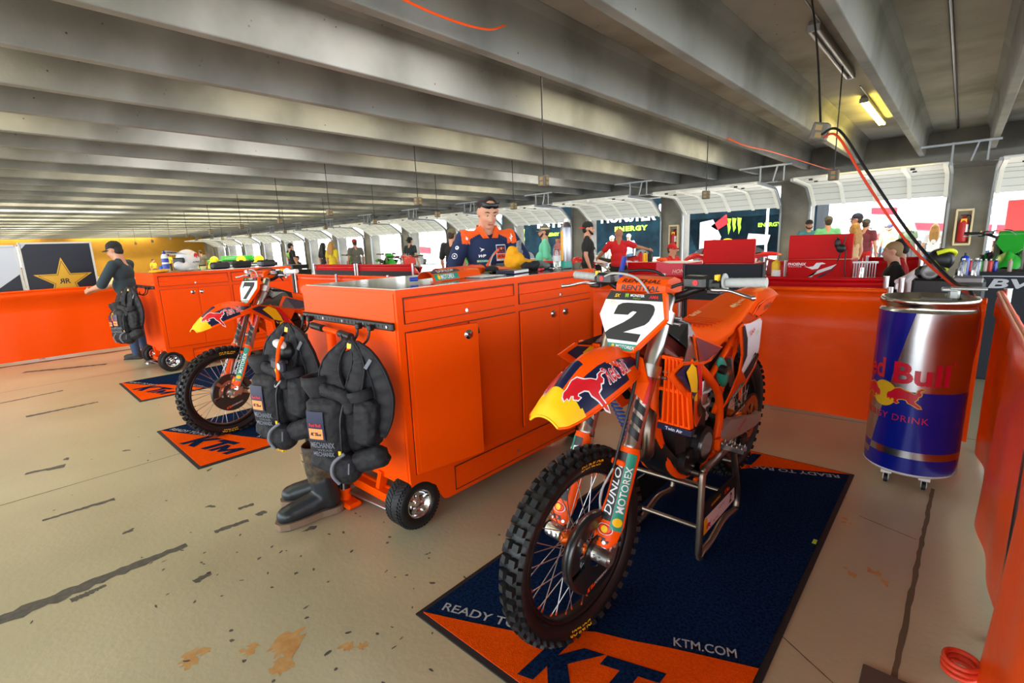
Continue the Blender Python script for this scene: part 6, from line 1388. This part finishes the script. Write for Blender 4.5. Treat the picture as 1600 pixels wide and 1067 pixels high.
m = MB(); m.cyl((-2.10, 2.62, Z0+.01), (-2.13, 2.70, Z0+.01), .009, n=10); m.cyl((-2.13, 2.70, Z0+.01), (-2.135, 2.715, Z0+.01), .004, n=8, mat=1); tag(m.obj('marker_pen', [RED, WHM]), 'red marker pen beside the navy notebook', 'pen')
SPR = thing('spray_can', 'tall silver spray can with green base band standing on the bench', 'can', (-2.09, 2.92, Z0)); SPR.scale = (1.15, 1.15, 1.15); m = MB(); m.lathe([(0, 0), (.032, 0), (.034, .006), (.034, .245), (.030, .262), (.018, .272), (.018, .28), (0, .28)], n=24); m.obj('can', mat('can_steel', (150, 150, 156), .3, metal=.9), SPR)
m = MB(); m.lathe([(.0345, .008), (.0345, .045)], n=24); m.obj('green_band', GRN, SPR); m = MB(); m.lathe([(.0345, .05), (.0345, .23)], n=24, a0=2.2, a1=3.2); m.obj('yellow_label', mat('label_amber', (226, 160, 40), .4), SPR); m = MB(); m.cyl((0, 0, .28), (0, 0, .30), .012, n=12); m.obj('nozzle', WHM, SPR)
TR = thing('foam_tray', 'dark grey foam tray along the back of the bench', 'tray', (-2.33, 2.92, Z0)); m = MB(); m.box((-.16, .0, .02), (.5, .10, .04), ch=.006); m.obj('tray', mat('foam_grey', (62, 68, 76), .8), TR)
crumple('headlamp_strap', 'black and yellow strap bundle behind the notebook', 'strap', (-2.27, 2.70, Z0), [((0, 0, .03), (.05, .05, .03)), ((.03, .05, .04), (.04, .035, .03))], BPT); crumple('goggle_strap', 'grey strap with yellow lettering beside the yellow rag', 'strap', (-2.27, 2.83, Z0+.006), [((0, 0, .03), (.06, .04, .03)), ((.05, .02, .02), (.04, .03, .02))], mat('strap_grey', (112, 118, 116), .8))
m = MB(); m.tube([(-2.52, 2.55, Z0+.04), (-2.5, 2.58, Z0+.10), (-2.47, 2.63, Z0+.15)], .006, 6, 0, 3); m.tube([(-2.49, 2.54, Z0+.04), (-2.49, 2.58, Z0+.11), (-2.49, 2.64, Z0+.15)], .006, 6, 1, 3); m.ell((-2.505, 2.55, Z0+.045), (.02, .02, .012), mat=0); tag(m.obj('pliers', [ORP, STL]), 'orange-handled pliers standing open on the bench', 'tool')
BOT = thing('clear_bottle', 'clear plastic bottle behind the silver spray can', 'bottle', (-2.20, 2.97, Z0)); GLS = mat('clear_plastic', (226, 232, 236), .08, trans=.9, alpha=1); m = MB(); m.lathe([(0, 0), (.034, 0), (.036, .01), (.036, .12), (.03, .16), (.014, .185), (.014, .2), (0, .2)], n=20); m.obj('bottle_body', GLS, BOT); m = MB(); m.lathe([(.0365, .05), (.0365, .09)], n=20); m.obj('label', WHM, BOT); m = MB(); m.cyl((0, 0, .19), (0, 0, .21), .016, n=14); m.obj('bottle_cap', mat('cap_copper', (176, 96, 56), .4), BOT)
# things on the far cabinet
HE = thing('race_helmet', 'white helmet with yellow, red and navy paint on the far cabinet', 'helmet', (-7.62, 2.10, Z0), A(215)); m = MB()
m.ell((0, 0, .14), (.125, .15, .135), 24, 14, 0); m.ell((0, .10, .07), (.09, .12, .07), 18, 10, 0); m.box((0, 0, .02), (.17, .2, .03), 0, ch=.012); m.obj('shell', WHT, HE)
m = MB(); m.loft([[V((.12*math.sin(a), .09+.10*math.cos(a)+t*.15, .235+t*.035-.03*abs(math.sin(a)))) for a in np.linspace(-1.2, 1.2, 9)] for t in (0, .5, 1)], 0, True, False); m.obj('peak', WHT, HE)
m = MB(); m.box((0, .155, .135), (.16, .04, .07), ch=.015); m.obj('eye_port', BLK, HE)
for sg in (-1, 1):
    def F(x, y, h, sg=sg):
        a = x/.15; b = y/.135; return V((sg*(.128+h)*math.cos(a)*math.cos(b), -(.153+h)*math.sin(a)*sg*sg*math.cos(b), .14+(.138+h)*math.sin(b)))
    m = MB(); m.prism([(-.10, .0), (-.08, .08), (.0, .12), (.10, .10), (.14, .02), (.05, -.01)], F, .002, mat=0); bull(m, off(F, .03, .05), .13, 1, 1 if sg > 0 else 1, .006); m.prism([(.05, .10), (.16, .06), (.18, .0), (.12, .05)], F, .004, mat=2)
    m.text('ALPINESTARS', off(F, .02, -.03), h=.022, w=.17, mat=3, bold=.02, shear=.2, up=.003); m.obj('paint', [YEL, RED, NVY, BLK], HE)
BO = thing('drink_bottle', 'white squeeze bottle with blue label and cap on the far cabinet', 'bottle', (-7.44, 1.80, Z0)); m = MB(); m.lathe([(0, 0), (.036, 0), (.038, .01), (.038, .19), (.03, .215), (.016, .225), (0, .225)], n=20); m.obj('bottle_body', WHT, BO); m = MB(); m.lathe([(.0385, .04), (.0385, .10)], n=20); m.lathe([(.0385, .12), (.0385, .17)], n=20); m.obj('label', mat('blue_plastic', (24, 60, 168), .35), BO); m = MB(); m.lathe([(.018, .222), (.018, .245), (.008, .25), (.008, .265), (0, .265)], n=14); m.obj('bottle_cap', mat('blue_plastic', (24, 60, 168), .35), BO)
crumple('shop_cloth', 'folded yellow cloth at the near corner of the far cabinet', 'cloth', (-7.45, 1.70, Z0), [((0, 0, .015), (.14, .09, .022)), ((.05, .06, .02), (.08, .06, .02))], mat('rag_yellow', (246, 170, 14), .85)); crumple('blue_cloth', 'small blue cloth beside the squeeze bottle', 'cloth', (-7.58, 1.80, Z0), [((0, 0, .04), (.05, .05, .04))], mat('cloth_sky', (40, 96, 206), .8))
m = MB(); m.lathe([(0, 0), (.03, 0), (.036, .05), (.033, .05), (.028, .005), (0, .005)], (-7.40, 2.2, Z0), n=16); tag(m.obj('plastic_cup', mat('cup_yellow', (220, 210, 140), .4)), 'small pale cup before the painted helmet', 'cup')
for i, (y, x, mt, t) in enumerate(((2.45, -7.55, BLK, 'black tool case right of the painted helmet'), (2.75, -7.6, BPT, 'dark glove box in the middle of the far cabinet'), (3.05, -7.5, BLM, 'black speaker box at the far end of the far cabinet'))):
    m = MB(); m.box((x, y, Z0+.045), (.2, .2, .09), ch=.02); m.box((x, y, Z0+.095), (.08, .03, .015), ch=.004); tag(m.obj('tool_case', mt), t, 'case')
# ---------------------------------------------------------------- second orange bike, its stand
def place_bike(B, x, y, rz, pitch=0.0, z=0.0):
    """front contact point at (x, y); heading rz from -y"""
    B.rotation_mode = 'XYZ'
    M = MX.Translation((x, y, z)) @ MX.Rotation(rz-PI/2, 4, 'Z') @ MX.Rotation(pitch, 4, 'Y') @ MX.Translation((-1.485, 0, 0))
    B.matrix_world = M; return B
BK7 = make_bike('orange motocross bike wearing number 7 beyond the near cabinet', '7', dict(PAL, grip=WHT, rim=BLM), -.02)
place_bike(BK7, -4.27, 1.32, A(7), .052)
ST7 = make_stand('silver tube bike stand with a 128 board under the number 7 motorcycle', '128'); ST7.location = (-4.22, 2.20, .011)
# ---------------------------------------------------------------- other teams' bikes
def pal(body, dark, **k): return dict(PAL, body=body, dark=dark, pad=body, louv=BLK, frame=k.get('frame', BLM), seat=k.get('seat', BLK), rib=BLK, redbull=False, rim=BLM, hub=BLM, grip=BLK, cover=dark, clamp=ALU, sprocket=ALU)
RPL = mat('red_plastic', (206, 22, 26), .35, coat=.2); GPL = mat('green_plastic', (42, 176, 50), .35, coat=.2)
RB = make_bike('red and white motocross bike beside the bald man in red', '', pal(RPL, WHT, frame=ALU), hi=False, group=None); place_bike(RB, -7.0, 10.0, A(-60), 0)
def more(src, label, x, y, rz):
    c = dup(src, label=label); place_bike(c, x, y, rz); return c
more(RB, 'red and white motocross bike on the stand beyond the striped red barrier', -8.6, 6.5, A(70))
more(RB, 'red motocross bike with pale fenders poking out left of the upright red lid', -4.75, 11.6, A(-80))
GB = make_bike('green motocross bike facing the bottles on the right table', '', pal(GPL, BLK), hi=False); place_bike(GB, .37, 7.55, A(-4), 0, .10)
more(GB, 'green motocross bike beyond the striped red barrier, left of the grey T-shirt', -17.2, 10.2, A(60)); more(GB, 'green motocross bike right of the grey T-shirt man', -14.9, 10.4, A(75)); more(GB, 'green motocross bike far off beside the green toolboxes', -27.5, 10.5, A(80)); more(GB, 'green motocross bike right of the dark T-shirt man', -11.9, 10.9, A(-70))
m = MB(); m.box((.40, 8.3, .05), (.45, 1.8, .096), ch=.02); tag(m.obj('bike_plinth', BLM), 'black plinth under the green bike at the right', 'stand')
# ---------------------------------------------------------------- red team pit
RVN = mat('red_vinyl', (186, 12, 20), .42, spec=.15, bump=(7, .2)); RPT = mat('red_paint', (200, 10, 14), .4, spec=.12); BMS = mat('black_mesh', (34, 38, 46), .8); PNK = mat('pink_cloth', (226, 84, 112), .85, bump=(16, .3)); WBD = mat('white_band', (222, 206, 206), .5)
barrier('red and white banded barrier behind the orange one', (-3.2, 4.92), (-.42, 4.92), 1.02, 3, mt=RVN, band=(.93, .09, WBD), wave=.006, hem=.05)
barrier('red barrier with white face running back from the corner post', (-.36, 5.0), (-.27, 8.2), 1.0, 2, mt=mat('white_vinyl', (216, 200, 202), .5), wave=.004, hem=.06)
barrier('red barrier further back beside the seated sandy-haired man', (-1.05, 9.3), (-.42, 9.2), 1.0, 1, mt=RVN, wave=.004)
barrier('red barrier behind the clear bottles left of the red cart', (-2.3, 8.7), (-1.75, 7.6), 1.02, 1, mt=RVN, wave=.004)
for x0, x1, t in ((-11.1, -9.35, 'left red framed barrier with black mesh panel'), (-9.25, -7.4, 'right red framed barrier with black mesh panel')):
    b = barrier(t, (x0, 5.6), (x1, 5.6), 1.10, 1, mt=RVN, wave=.0, hem=.08); m = MB(); m.box(((x0+x1)/2, 5.57, .88), (x1-x0-.12, .006, .22)); m.obj('mesh_panel', BMS, b)
barrier('plain red barrier behind the mechanic', (-7.3, 7.0), (-5.0, 7.0), 1.08, 2, mt=RVN, wave=.005)
RC = thing('tool_cart', 'red tool cart with open lid, headset and white lettering', 'cart', (-1.28, 7.0, 0)); m = MB(); m.box((0, .25, .55), (.67, .5, 1.08), ch=.01); m.obj('body', RPT, RC)
FRC = (V((-.02, -.0012, .98)), V((1, 0, 0)), V((0, 0, 1)), V((0, -1, 0))); m = MB(); m.box((0, .02, 1.24), (.67, .04, .29), 0, rot(-.06, 'X'), .008); m.obj('lid', RPT, RC)
m = MB(); m.text('PHOENIX', off(FRC, -.21, .055), h=.034, w=.2, mat=0, bold=.03, shear=.1, up=.002); m.text('RACING', off(FRC, -.23, .025), h=.014, w=.14, mat=0, up=.002, space=1.3)
m.prism([(-.13, .03), (-.04, -.01), (.02, .0), (.05, .05), (.1, .06), (.06, .075), (-.0, .07), (-.03, .03), (-.08, .02)], fr_shift(FRC, .002), mat=0); m.prism([(-.12, -.12), (.16, .0), (.21, .055), (.02, -.02), (-.03, -.09), (-.06, -.12)], fr_shift(FRC, .002), mat=0); m.prism([(-.02, -.12), (.15, -.02), (.2, .04), (.17, -.02), (.03, -.12)], fr_shift(FRC, .003), mat=1); m.obj('lettering', [WHT, NVY], RC)
HS2 = thing('headset', 'black headset hanging over the open red lid', 'headset', (-1.05, 6.96, 1.2)); m = MB(); m.ell((0, -.04, .02), (.05, .03, .05)); m.ell((-.04, -.03, .08), (.03, .03, .06)); m.obj('ear_cup', BLK, HS2); m = MB(); m.tube([(-.05, -.02, .16), (-.03, -.03, .08), (.0, -.05, .02), (-.01, -.04, -.08), (-.03, -.04, -.13)], .008, 6, 0, 4); m.tube([(.04, -.03, .16), (.02, -.04, .06)], .008, 6); m.tube([(.05, -.02, .0), (.05, -.02, -.25), (.08, -.02, -.32)], .007, 6, 0, 3); m.obj('cord', BLK, HS2)
RK = thing('wrench_rack', 'row of silver wrenches hanging right of the red cart', 'rack', (-.80, 6.9, 1.06)); m = MB(); m.box((0, 0, 0), (.24, .03, .02)); m.obj('rail', STL, RK)
for i in range(9): m = MB(); m.cyl((-.1+i*.025, -.02, 0), (-.1+i*.025, -.02, -.17), .006, n=6); m.ell((-.1+i*.025, -.02, -.17), (.011, .006, .011), 8, 6); m.obj('wrench', STL, RK)
RL = thing('tool_chest', 'red tool chest with upright lid in front of the middle door', 'chest', (-2.68, 8.0, 0)); m = MB(); m.box((0, .3, .5), (.76, .55, .98), ch=.01); m.obj('body', RPT, RL); m = MB(); m.box((0, .02, 1.175), (.77, .05, .36), ch=.012, R=rot(-.05, 'X')); m.obj('lid', RPT, RL)
TB = thing('draped_table', 'table with red and pink cloth in front of the red-capped person', 'table', (-4.25, 9.4, 0)); m = MB(); m.box((0, 0, .95), (1.5, .6, .02)); m.obj('tabletop', WHM, TB); m = MB(); m.grid([[V((x, -.31-.02*math.sin(x*24)*(1-z), z)) for x in np.linspace(-.75, .0, 16)] for z in (.962, .8, .5)]); m.obj('red_cloth', RVN, TB)
m = MB(); m.grid([[V((x, -.33-.025*math.sin(x*30)*(1-z)*3, z-.03*math.sin(x*5))) for x in np.linspace(-.12, .76, 24)] for z in (.962, .85, .70)]); m.text('HONDA', (V((.4, -.35, .80)), V((1, 0, .05)), V((0, 0, 1)), V((0, -1, 0))), h=.07, mat=1, shear=.3, up=.02); m.obj('pink_cloth', [PNK, WHT], TB)
for p in ((-.7, -.25), (.7, -.25), (-.7, .25), (.7, .25)): m = MB(); m.cyl((p[0], p[1], 0), (p[0], p[1], .94), .02, n=8); m.obj('leg', GLV, TB)
def bottle(name, label, cat, loc, r, h, mt, cmt, group=None, neck=.4):
    B = thing(name, label, cat, loc, 0, group); m = MB(); m.lathe([(0, 0), (r*.95, 0), (r, .006), (r, h*.76), (r*.85, h*.84), (r*neck, h*.9), (r*neck, h*.93), (0, h*.93)], n=16); m.obj('bottle_body', mt, B); m = MB(); m.cyl((0, 0, h*.9), (0, 0, h), r*neck*1.1, n=10); m.obj('bottle_cap', cmt, B); return B
bottle('grease_bottle', 'yellow dispenser bottle with white base left of the red cart', 'bottle', (-1.76, 7.05, .86), .05, .24, mat('oil_yellow', (232, 190, 30), .4), YEL, neck=.25); bottle('paper_cup', 'white cup between the yellow bottle and the red cart', 'cup', (-1.69, 6.8, .86), .05, .11, WHM, WHM, neck=.9)
m = MB(); m.box((-1.76, 7.0, .43), (.26, .6, .855), ch=.01); tag(m.obj('side_cart', RPT), 'low red side cart carrying the yellow bottle', 'cart')
for x, y, c, t in ((-4.75, 9.35, YEL, 'yellow bottle on the draped table'), (-4.62, 9.3, BLK, 'dark bottle on the draped table'), (-4.88, 9.4, RED, 'red bottle on the draped table')): bottle('oil_bottle', t, 'bottle', (x, y, .96), .045, .2, c, BLK)
crumple('orange_rag', 'orange rag on the draped table', 'cloth', (-4.35, 9.25, .975), [((0, 0, .03), (.12, .09, .04))], mat('rag_orange', (250, 90, 30), .8)); 
# ---------------------------------------------------------------- right hand table
TR2 = thing('display_table', 'black draped table with pale lettering and a stripe at the right', 'table', (.75, 6.55, 0)); m = MB(); m.box((0, 0, .50), (1.55, .6, .99), ch=.01); m.obj('black_drape', BMS, TR2)
m = MB(); m.box((0, -.303, .965), (1.5, .004, .008)); FRT = (V((-.33, -.3025, .90)), V((1, 0, 0)), V((0, 0, 1)), V((0, -1, 0))); m.text('BVA', FRT, h=.085, w=.42, mat=0, bold=.03, shear=.2, up=.002); m.obj('lettering', mat('letter_grey', (196, 196, 204), .5), TR2)
cols = ((190, 30, 44), (214, 60, 60), (60, 150, 70), (196, 176, 170), (214, 40, 40), (40, 90, 190), (170, 150, 140)); nm = ('dark red', 'light red', 'green', 'cream', 'bright red', 'blue', 'tan with orange cap')
for i, (c, t) in enumerate(zip(cols, nm)): bottle('spray_bottle', t+' spray can in the row on the black table', 'can', (.075+.034*i+(.06 if i == 6 else 0), 6.35, 1.0), .016, .115, mat('can_'+t.replace(' ', '_'), c, .35), mat('cap_orange', (226, 130, 40), .4) if i == 6 else WHM, 'spray cans on the black table')
BC = thing('road_case', 'black case with oval speaker in front of the black table', 'case', (-.06, 5.45, 0)); m = MB(); m.box((.0, .1, .50), (.46, .3, 1.0), ch=.02); m.obj('body', BLK, BC); m = MB(); m.box((.12, -.06, 1.0), (.18, .2, .05), ch=.01); m.obj('grey_box', FIX, BC)
m = MB(); m.lathe([(.0, .01), (.035, .012), (.05, .02), (.06, .01), (.064, 0)], (-.12, -.02, 1.055), (.25, -1, .2), 24); m.obj('speaker_ring', FIX, BC); m = MB(); m.box((-.12, .04, 1.05), (.2, .12, .10), ch=.03); m.obj('speaker', BLK, BC)
bottle('water_bottle', 'clear water bottle at left on the black case', 'bottle', (.02, 5.42, 1.025), .026, .14, GLS, WHM, 'water bottles'); bottle('water_bottle', 'clear water bottle at right on the black case', 'bottle', (.10, 5.46, 1.025), .026, .14, GLS, WHM, 'water bottles')
bottle('pump_bottle', 'blue pump bottle beside the yellow and black helmet', 'bottle', (.03, 5.62, 1.0), .03, .2, mat('blue_plastic', (24, 60, 168), .35), BLK, neck=.3)
H2 = thing('race_helmet', 'black and neon yellow helmet on the black case', 'helmet', (-.13, 5.70, 1.01), .6); m = MB(); m.ell((0, 0, .13), (.09, .11, .10), 18, 12); m.obj('shell', BLK, H2); m = MB(); m.tube([(-.07, -.06, .19), (0, -.09, .215), (.07, -.06, .19), (.09, .03, .14)], .018, 8, 0, 4); m.tube([(-.085, -.05, .12), (-.06, -.09, .07), (.0, -.1, .05)], .016, 8, 0, 4); m.obj('neon_stripe', mat('neon_yellow', (216, 226, 30), .4), H2)
m = MB(); m.box((.50, 6.6, 1.18), (.14, .3, .36), ch=.01); m.box((.50, 6.445, 1.20), (.13, .004, .06), 1); m.box((.50, 6.445, 1.27), (.13, .004, .04), 2); tag(m.obj('striped_case', [mat('case_purple', (62, 52, 74), .5), LIM, WHM]), 'dark case with lime and white stripes at the right edge', 'case')
# ---------------------------------------------------------------- green and dark pit gear far left
for i, (x, y, w_, h, mt, t) in enumerate(((-30.5, 10.0, 2.6, 1.25, GPL, 'green tool chest far off beyond the painted helmet'), (-27.0, 9.6, 2.6, 1.45, GPL, 'larger green tool chest with lid up, right of the first'), (-22.9, 8.2, 1.6, 1.1, BLK, 'black road case right of the green chests'), (-20.8, 8.3, 1.6, 1.15, BMS, 'dark fabric case before the claw-marked shirt'), (-18.0, 8.2, 1.5, 1.05, BLK, 'black road case left of the blonde woman'), (-13.0, 9.2, 1.2, 1.0, FIX, 'grey road case left of the dark T-shirt'), (-35, 9.5, 2.6, 1.15, BLK, 'black road case far off left of the green chest'), (-10.0, 12.4, 1.2, 1.0, mat('case_blue', (120, 132, 152), .4), 'blue-grey tool chest behind the dark T-shirt'))):
    C_ = thing('tool_chest' if mt is GPL else 'road_case', t, 'chest' if mt is GPL else 'case', (x, y, 0)); m = MB(); m.box((0, 0, h*.38), (w_, .7, h*.76), ch=.02); m.obj('body', BLK if mt is GPL else mt, C_); m = MB(); m.box((0, -.02, h*.86), (w_*.98, .6, h*.14), ch=.02); m.obj('drawer', mt, C_); m = MB(); m.box((0, -.33, h*.86), (w_*.5, .03, .03)); m.obj('handle', STL, C_)
for i, (x, y) in enumerate(((-33.0, 9.4), (-29.2, 9.2), (-25.0, 9.0), (-24.0, 9.4))):
    m = MB(); m.ell((0, 0, .58), (.4, .3, .575)); m.ell((.15, 0, 1.15), (.22, .2, .2)); o = m.obj('gear_bag', mat('gear_yellow', (226, 214, 30), .7)); o.location = (x, y, 0); tag(o, ('yellow gear bag left of the green chests', 'yellow gear bag between the green chests', 'yellow gear bag right of the larger green chest', 'yellow gear bag by the black case')[i], 'bag')
m = MB(); m.box((-38, 3.0, 1.7), (.1, 2.4, 1.2)); m.box((-37.94, 3.0, 1.7), (.01, 2.3, 1.1), 1); tag(m.obj('television', [BLK, mat('screen_glow', (150, 190, 235), .3, emit=((150, 190, 235), 1.4))]), 'bright far television screen right of the star sign', 'screen')
m = MB(); m.box((-38, 3.0, .55), (.5, .9, 1.1), ch=.02); tag(m.obj('screen_plinth', BLK), 'black plinth under the far television', 'stand')
# ---------------------------------------------------------------- outside: trailers, awnings
TDK = mat('trailer_dark', (5, 14, 20), .6, noise=(1.2, .2, (9, 26, 34)), spec=.03); TWH = mat('trailer_white', (226, 226, 228), .5); TRD = mat('trailer_red', (150, 24, 34), .5); TGY = mat('trailer_grey', (96, 92, 104), .5)
def trailer(label, x0, x1, y, z1, mt, extra):
    T_ = thing('race_trailer', label, 'trailer', ((x0+x1)/2, y, -.12)); m = MB(); w_ = x1-x0; m.box((0, 1.3, z1/2+.35), (w_, 2.5, z1-.5), ch=.04); m.obj('body', mt, T_)
    for i in range(3): m = MB(); m.cyl((-w_/2+1.2+i*1.15, -.0, .5), (-w_/2+1.2+i*1.15, .3, .5), .5, n=24); m.obj('wheel', RUB, T_)
    m = MB(); extra(m, (V((0, .045, 0)), V((1, 0, 0)), V((0, 0, 1)), V((0, -1, 0)))); m.obj('livery', [WHT, LIM, RED, TGY, TWH, YEL], T_)
def ex1(m, F): m.text('MONSTER', off(F, .2, 2.72), h=.55, w=3.2, mat=0, bold=.04, up=.02); m.text('ENERGY', off(F, .4, 2.10), h=.26, w=1.9, mat=1, bold=.05, up=.02, space=1.2)
trailer('dark trailer with white MONSTER ENERGY lettering outside', -15.9, -11.0, 24, 3.6, TDK, ex1)
def ex2(m, F): claw(m, off(F, -.35, 1.95), .75, 1, .02); m.text('ENERGY', off(F, 1.15, 1.95), h=.18, w=.95, mat=1, bold=.04, up=.02); m.prism([(1.9, .5), (2.35, .5), (2.35, 2.1), (1.9, 2.1)], F, .02, mat=4); m.prism([(1.55, .6), (1.85, .6), (1.85, 2.0), (1.55, 2.0)], F, .02, mat=3); m.prism([(2.4, 1.0), (2.9, 1.0), (2.9, 1.3), (2.4, 1.3)], F, .02, mat=2); m.prism(disc(.3, 20, -.6, 1.25, .16), F, .02, mat=5); m.prism([(-1.9, .4), (-1.2, .5), (-.9, 1.5), (-1.3, 2.3), (-1.9, 2.2)], F, .02, mat=4); m.prism([(-1.4, 2.0), (-.7, 2.5), (-.6, 2.1), (-1.1, 1.8)], F, .02, mat=2); m.prism([(.2, 1.05), (1.1, 1.1), (1.2, 1.5), (.3, 1.6)], F, .02, mat=4)
trailer('dark trailer with green claw mark and white doorway outside', -10.4, -4.6, 24, 2.9, TDK, ex2)
def ex3(m, F): claw(m, off(F, -2.2, 1.9), 1.1, 1, .02); m.text('ENERGY', off(F, .4, 2.0), h=.2, w=1.1, mat=1, bold=.04, up=.02); m.text('RSTE', off(F, .3, 2.65), h=.5, w=2.0, mat=0, bold=.04, up=.02)
trailer('dark trailer with green claw mark, further left outside', -21.5, -16.2, 24.3, 3.5, TDK, ex3)
def ex4(m, F): m.text('HUGH', off(F, -.2, 2.5), h=.75, w=3.4, mat=0, bold=.05, up=.02, shear=.2)
trailer('pale blue-grey trailer with big white letters outside', -28.6, -23.2, 25, 3.2, mat('trailer_blue', (96, 122, 140), .5), ex4)
def ex5(m, F): m.prism([(-1.2, 1.4), (3.2, 1.0), (3.2, 2.9), (-1.5, 2.6)], F, .02, mat=3); m.text('HRC', off(F, 1.0, 2.1), h=.5, w=1.6, mat=0, bold=.05, up=.04, shear=.2); m.prism([(-.8, 1.5), (3.2, 1.1), (3.2, 1.45), (-.9, 1.8)], F, .05, mat=2); m.prism([(-2.6, 2.3), (-1.6, 2.2), (-1.6, 2.55), (-2.6, 2.6)], F, .02, mat=2)
trailer('white trailer with slanted grey and red livery outside', -3.9, 2.2, 30, 3.6, TWH, ex5)
AW = thing('pit_awning', 'white pit awning with red curtain outside the rightmost door', 'awning', (2.4, 22, -.12)); m = MB(); m.box((0, 0, 2.55), (3.8, 3, .5), ch=.03); m.obj('roof', TWH, AW); m = MB(); m.box((.2, .6, 1.2), (3.3, .05, 2.3)); m.obj('curtain', mat('curtain_red', (186, 40, 40), .8), AW)
for x in (-1.75, 1.75): m = MB(); m.cyl((x, -1.4, 0), (x, -1.4, 2.4), .05, n=10); m.obj('post', WHM, AW)
m = MB(); m.prism([(-1.0, 2.42), (-.75, 2.42), (-.75, 2.6), (-1.0, 2.6)], (V((0, -1.52, 0)), V((1, 0, 0)), V((0, 0, 1)), V((0, -1, 0))), .01, mat=0); m.prism([(-.7, 2.42), (-.3, 2.42), (-.1, 2.7), (-.5, 2.7)], (V((0, -1.52, 0)), V((1, 0, 0)), V((0, 0, 1)), V((0, -1, 0))), .01, mat=1); m.obj('badge', [RED, BLK], AW)
AW2 = thing('pit_awning', 'white pit awning in front of the claw-marked trailer', 'awning', (-8.6, 22.6, -.12)); m = MB(); m.box((.6, 0, 2.85), (4.6, 2.2, .35), ch=.03); m.obj('roof', TWH, AW2)
for x in (-1.6, 2.8): m = MB(); m.cyl((x, -1.0, 0), (x, -1.0, 2.7), .045, n=10); m.obj('post', WHM, AW2)
for i in range(3):
    T3 = trailer(('white trailer far left outside', 'white trailer outside beyond the grey T-shirt', 'white trailer outside, last to the left')[i], -37-8*i, -31-8*i, 26, 3.4, TWH, lambda m, F: m.prism([(-2, 1.2), (2, 1.0), (2, 1.5), (-2, 1.8)], F, .02, mat=2+i % 2))
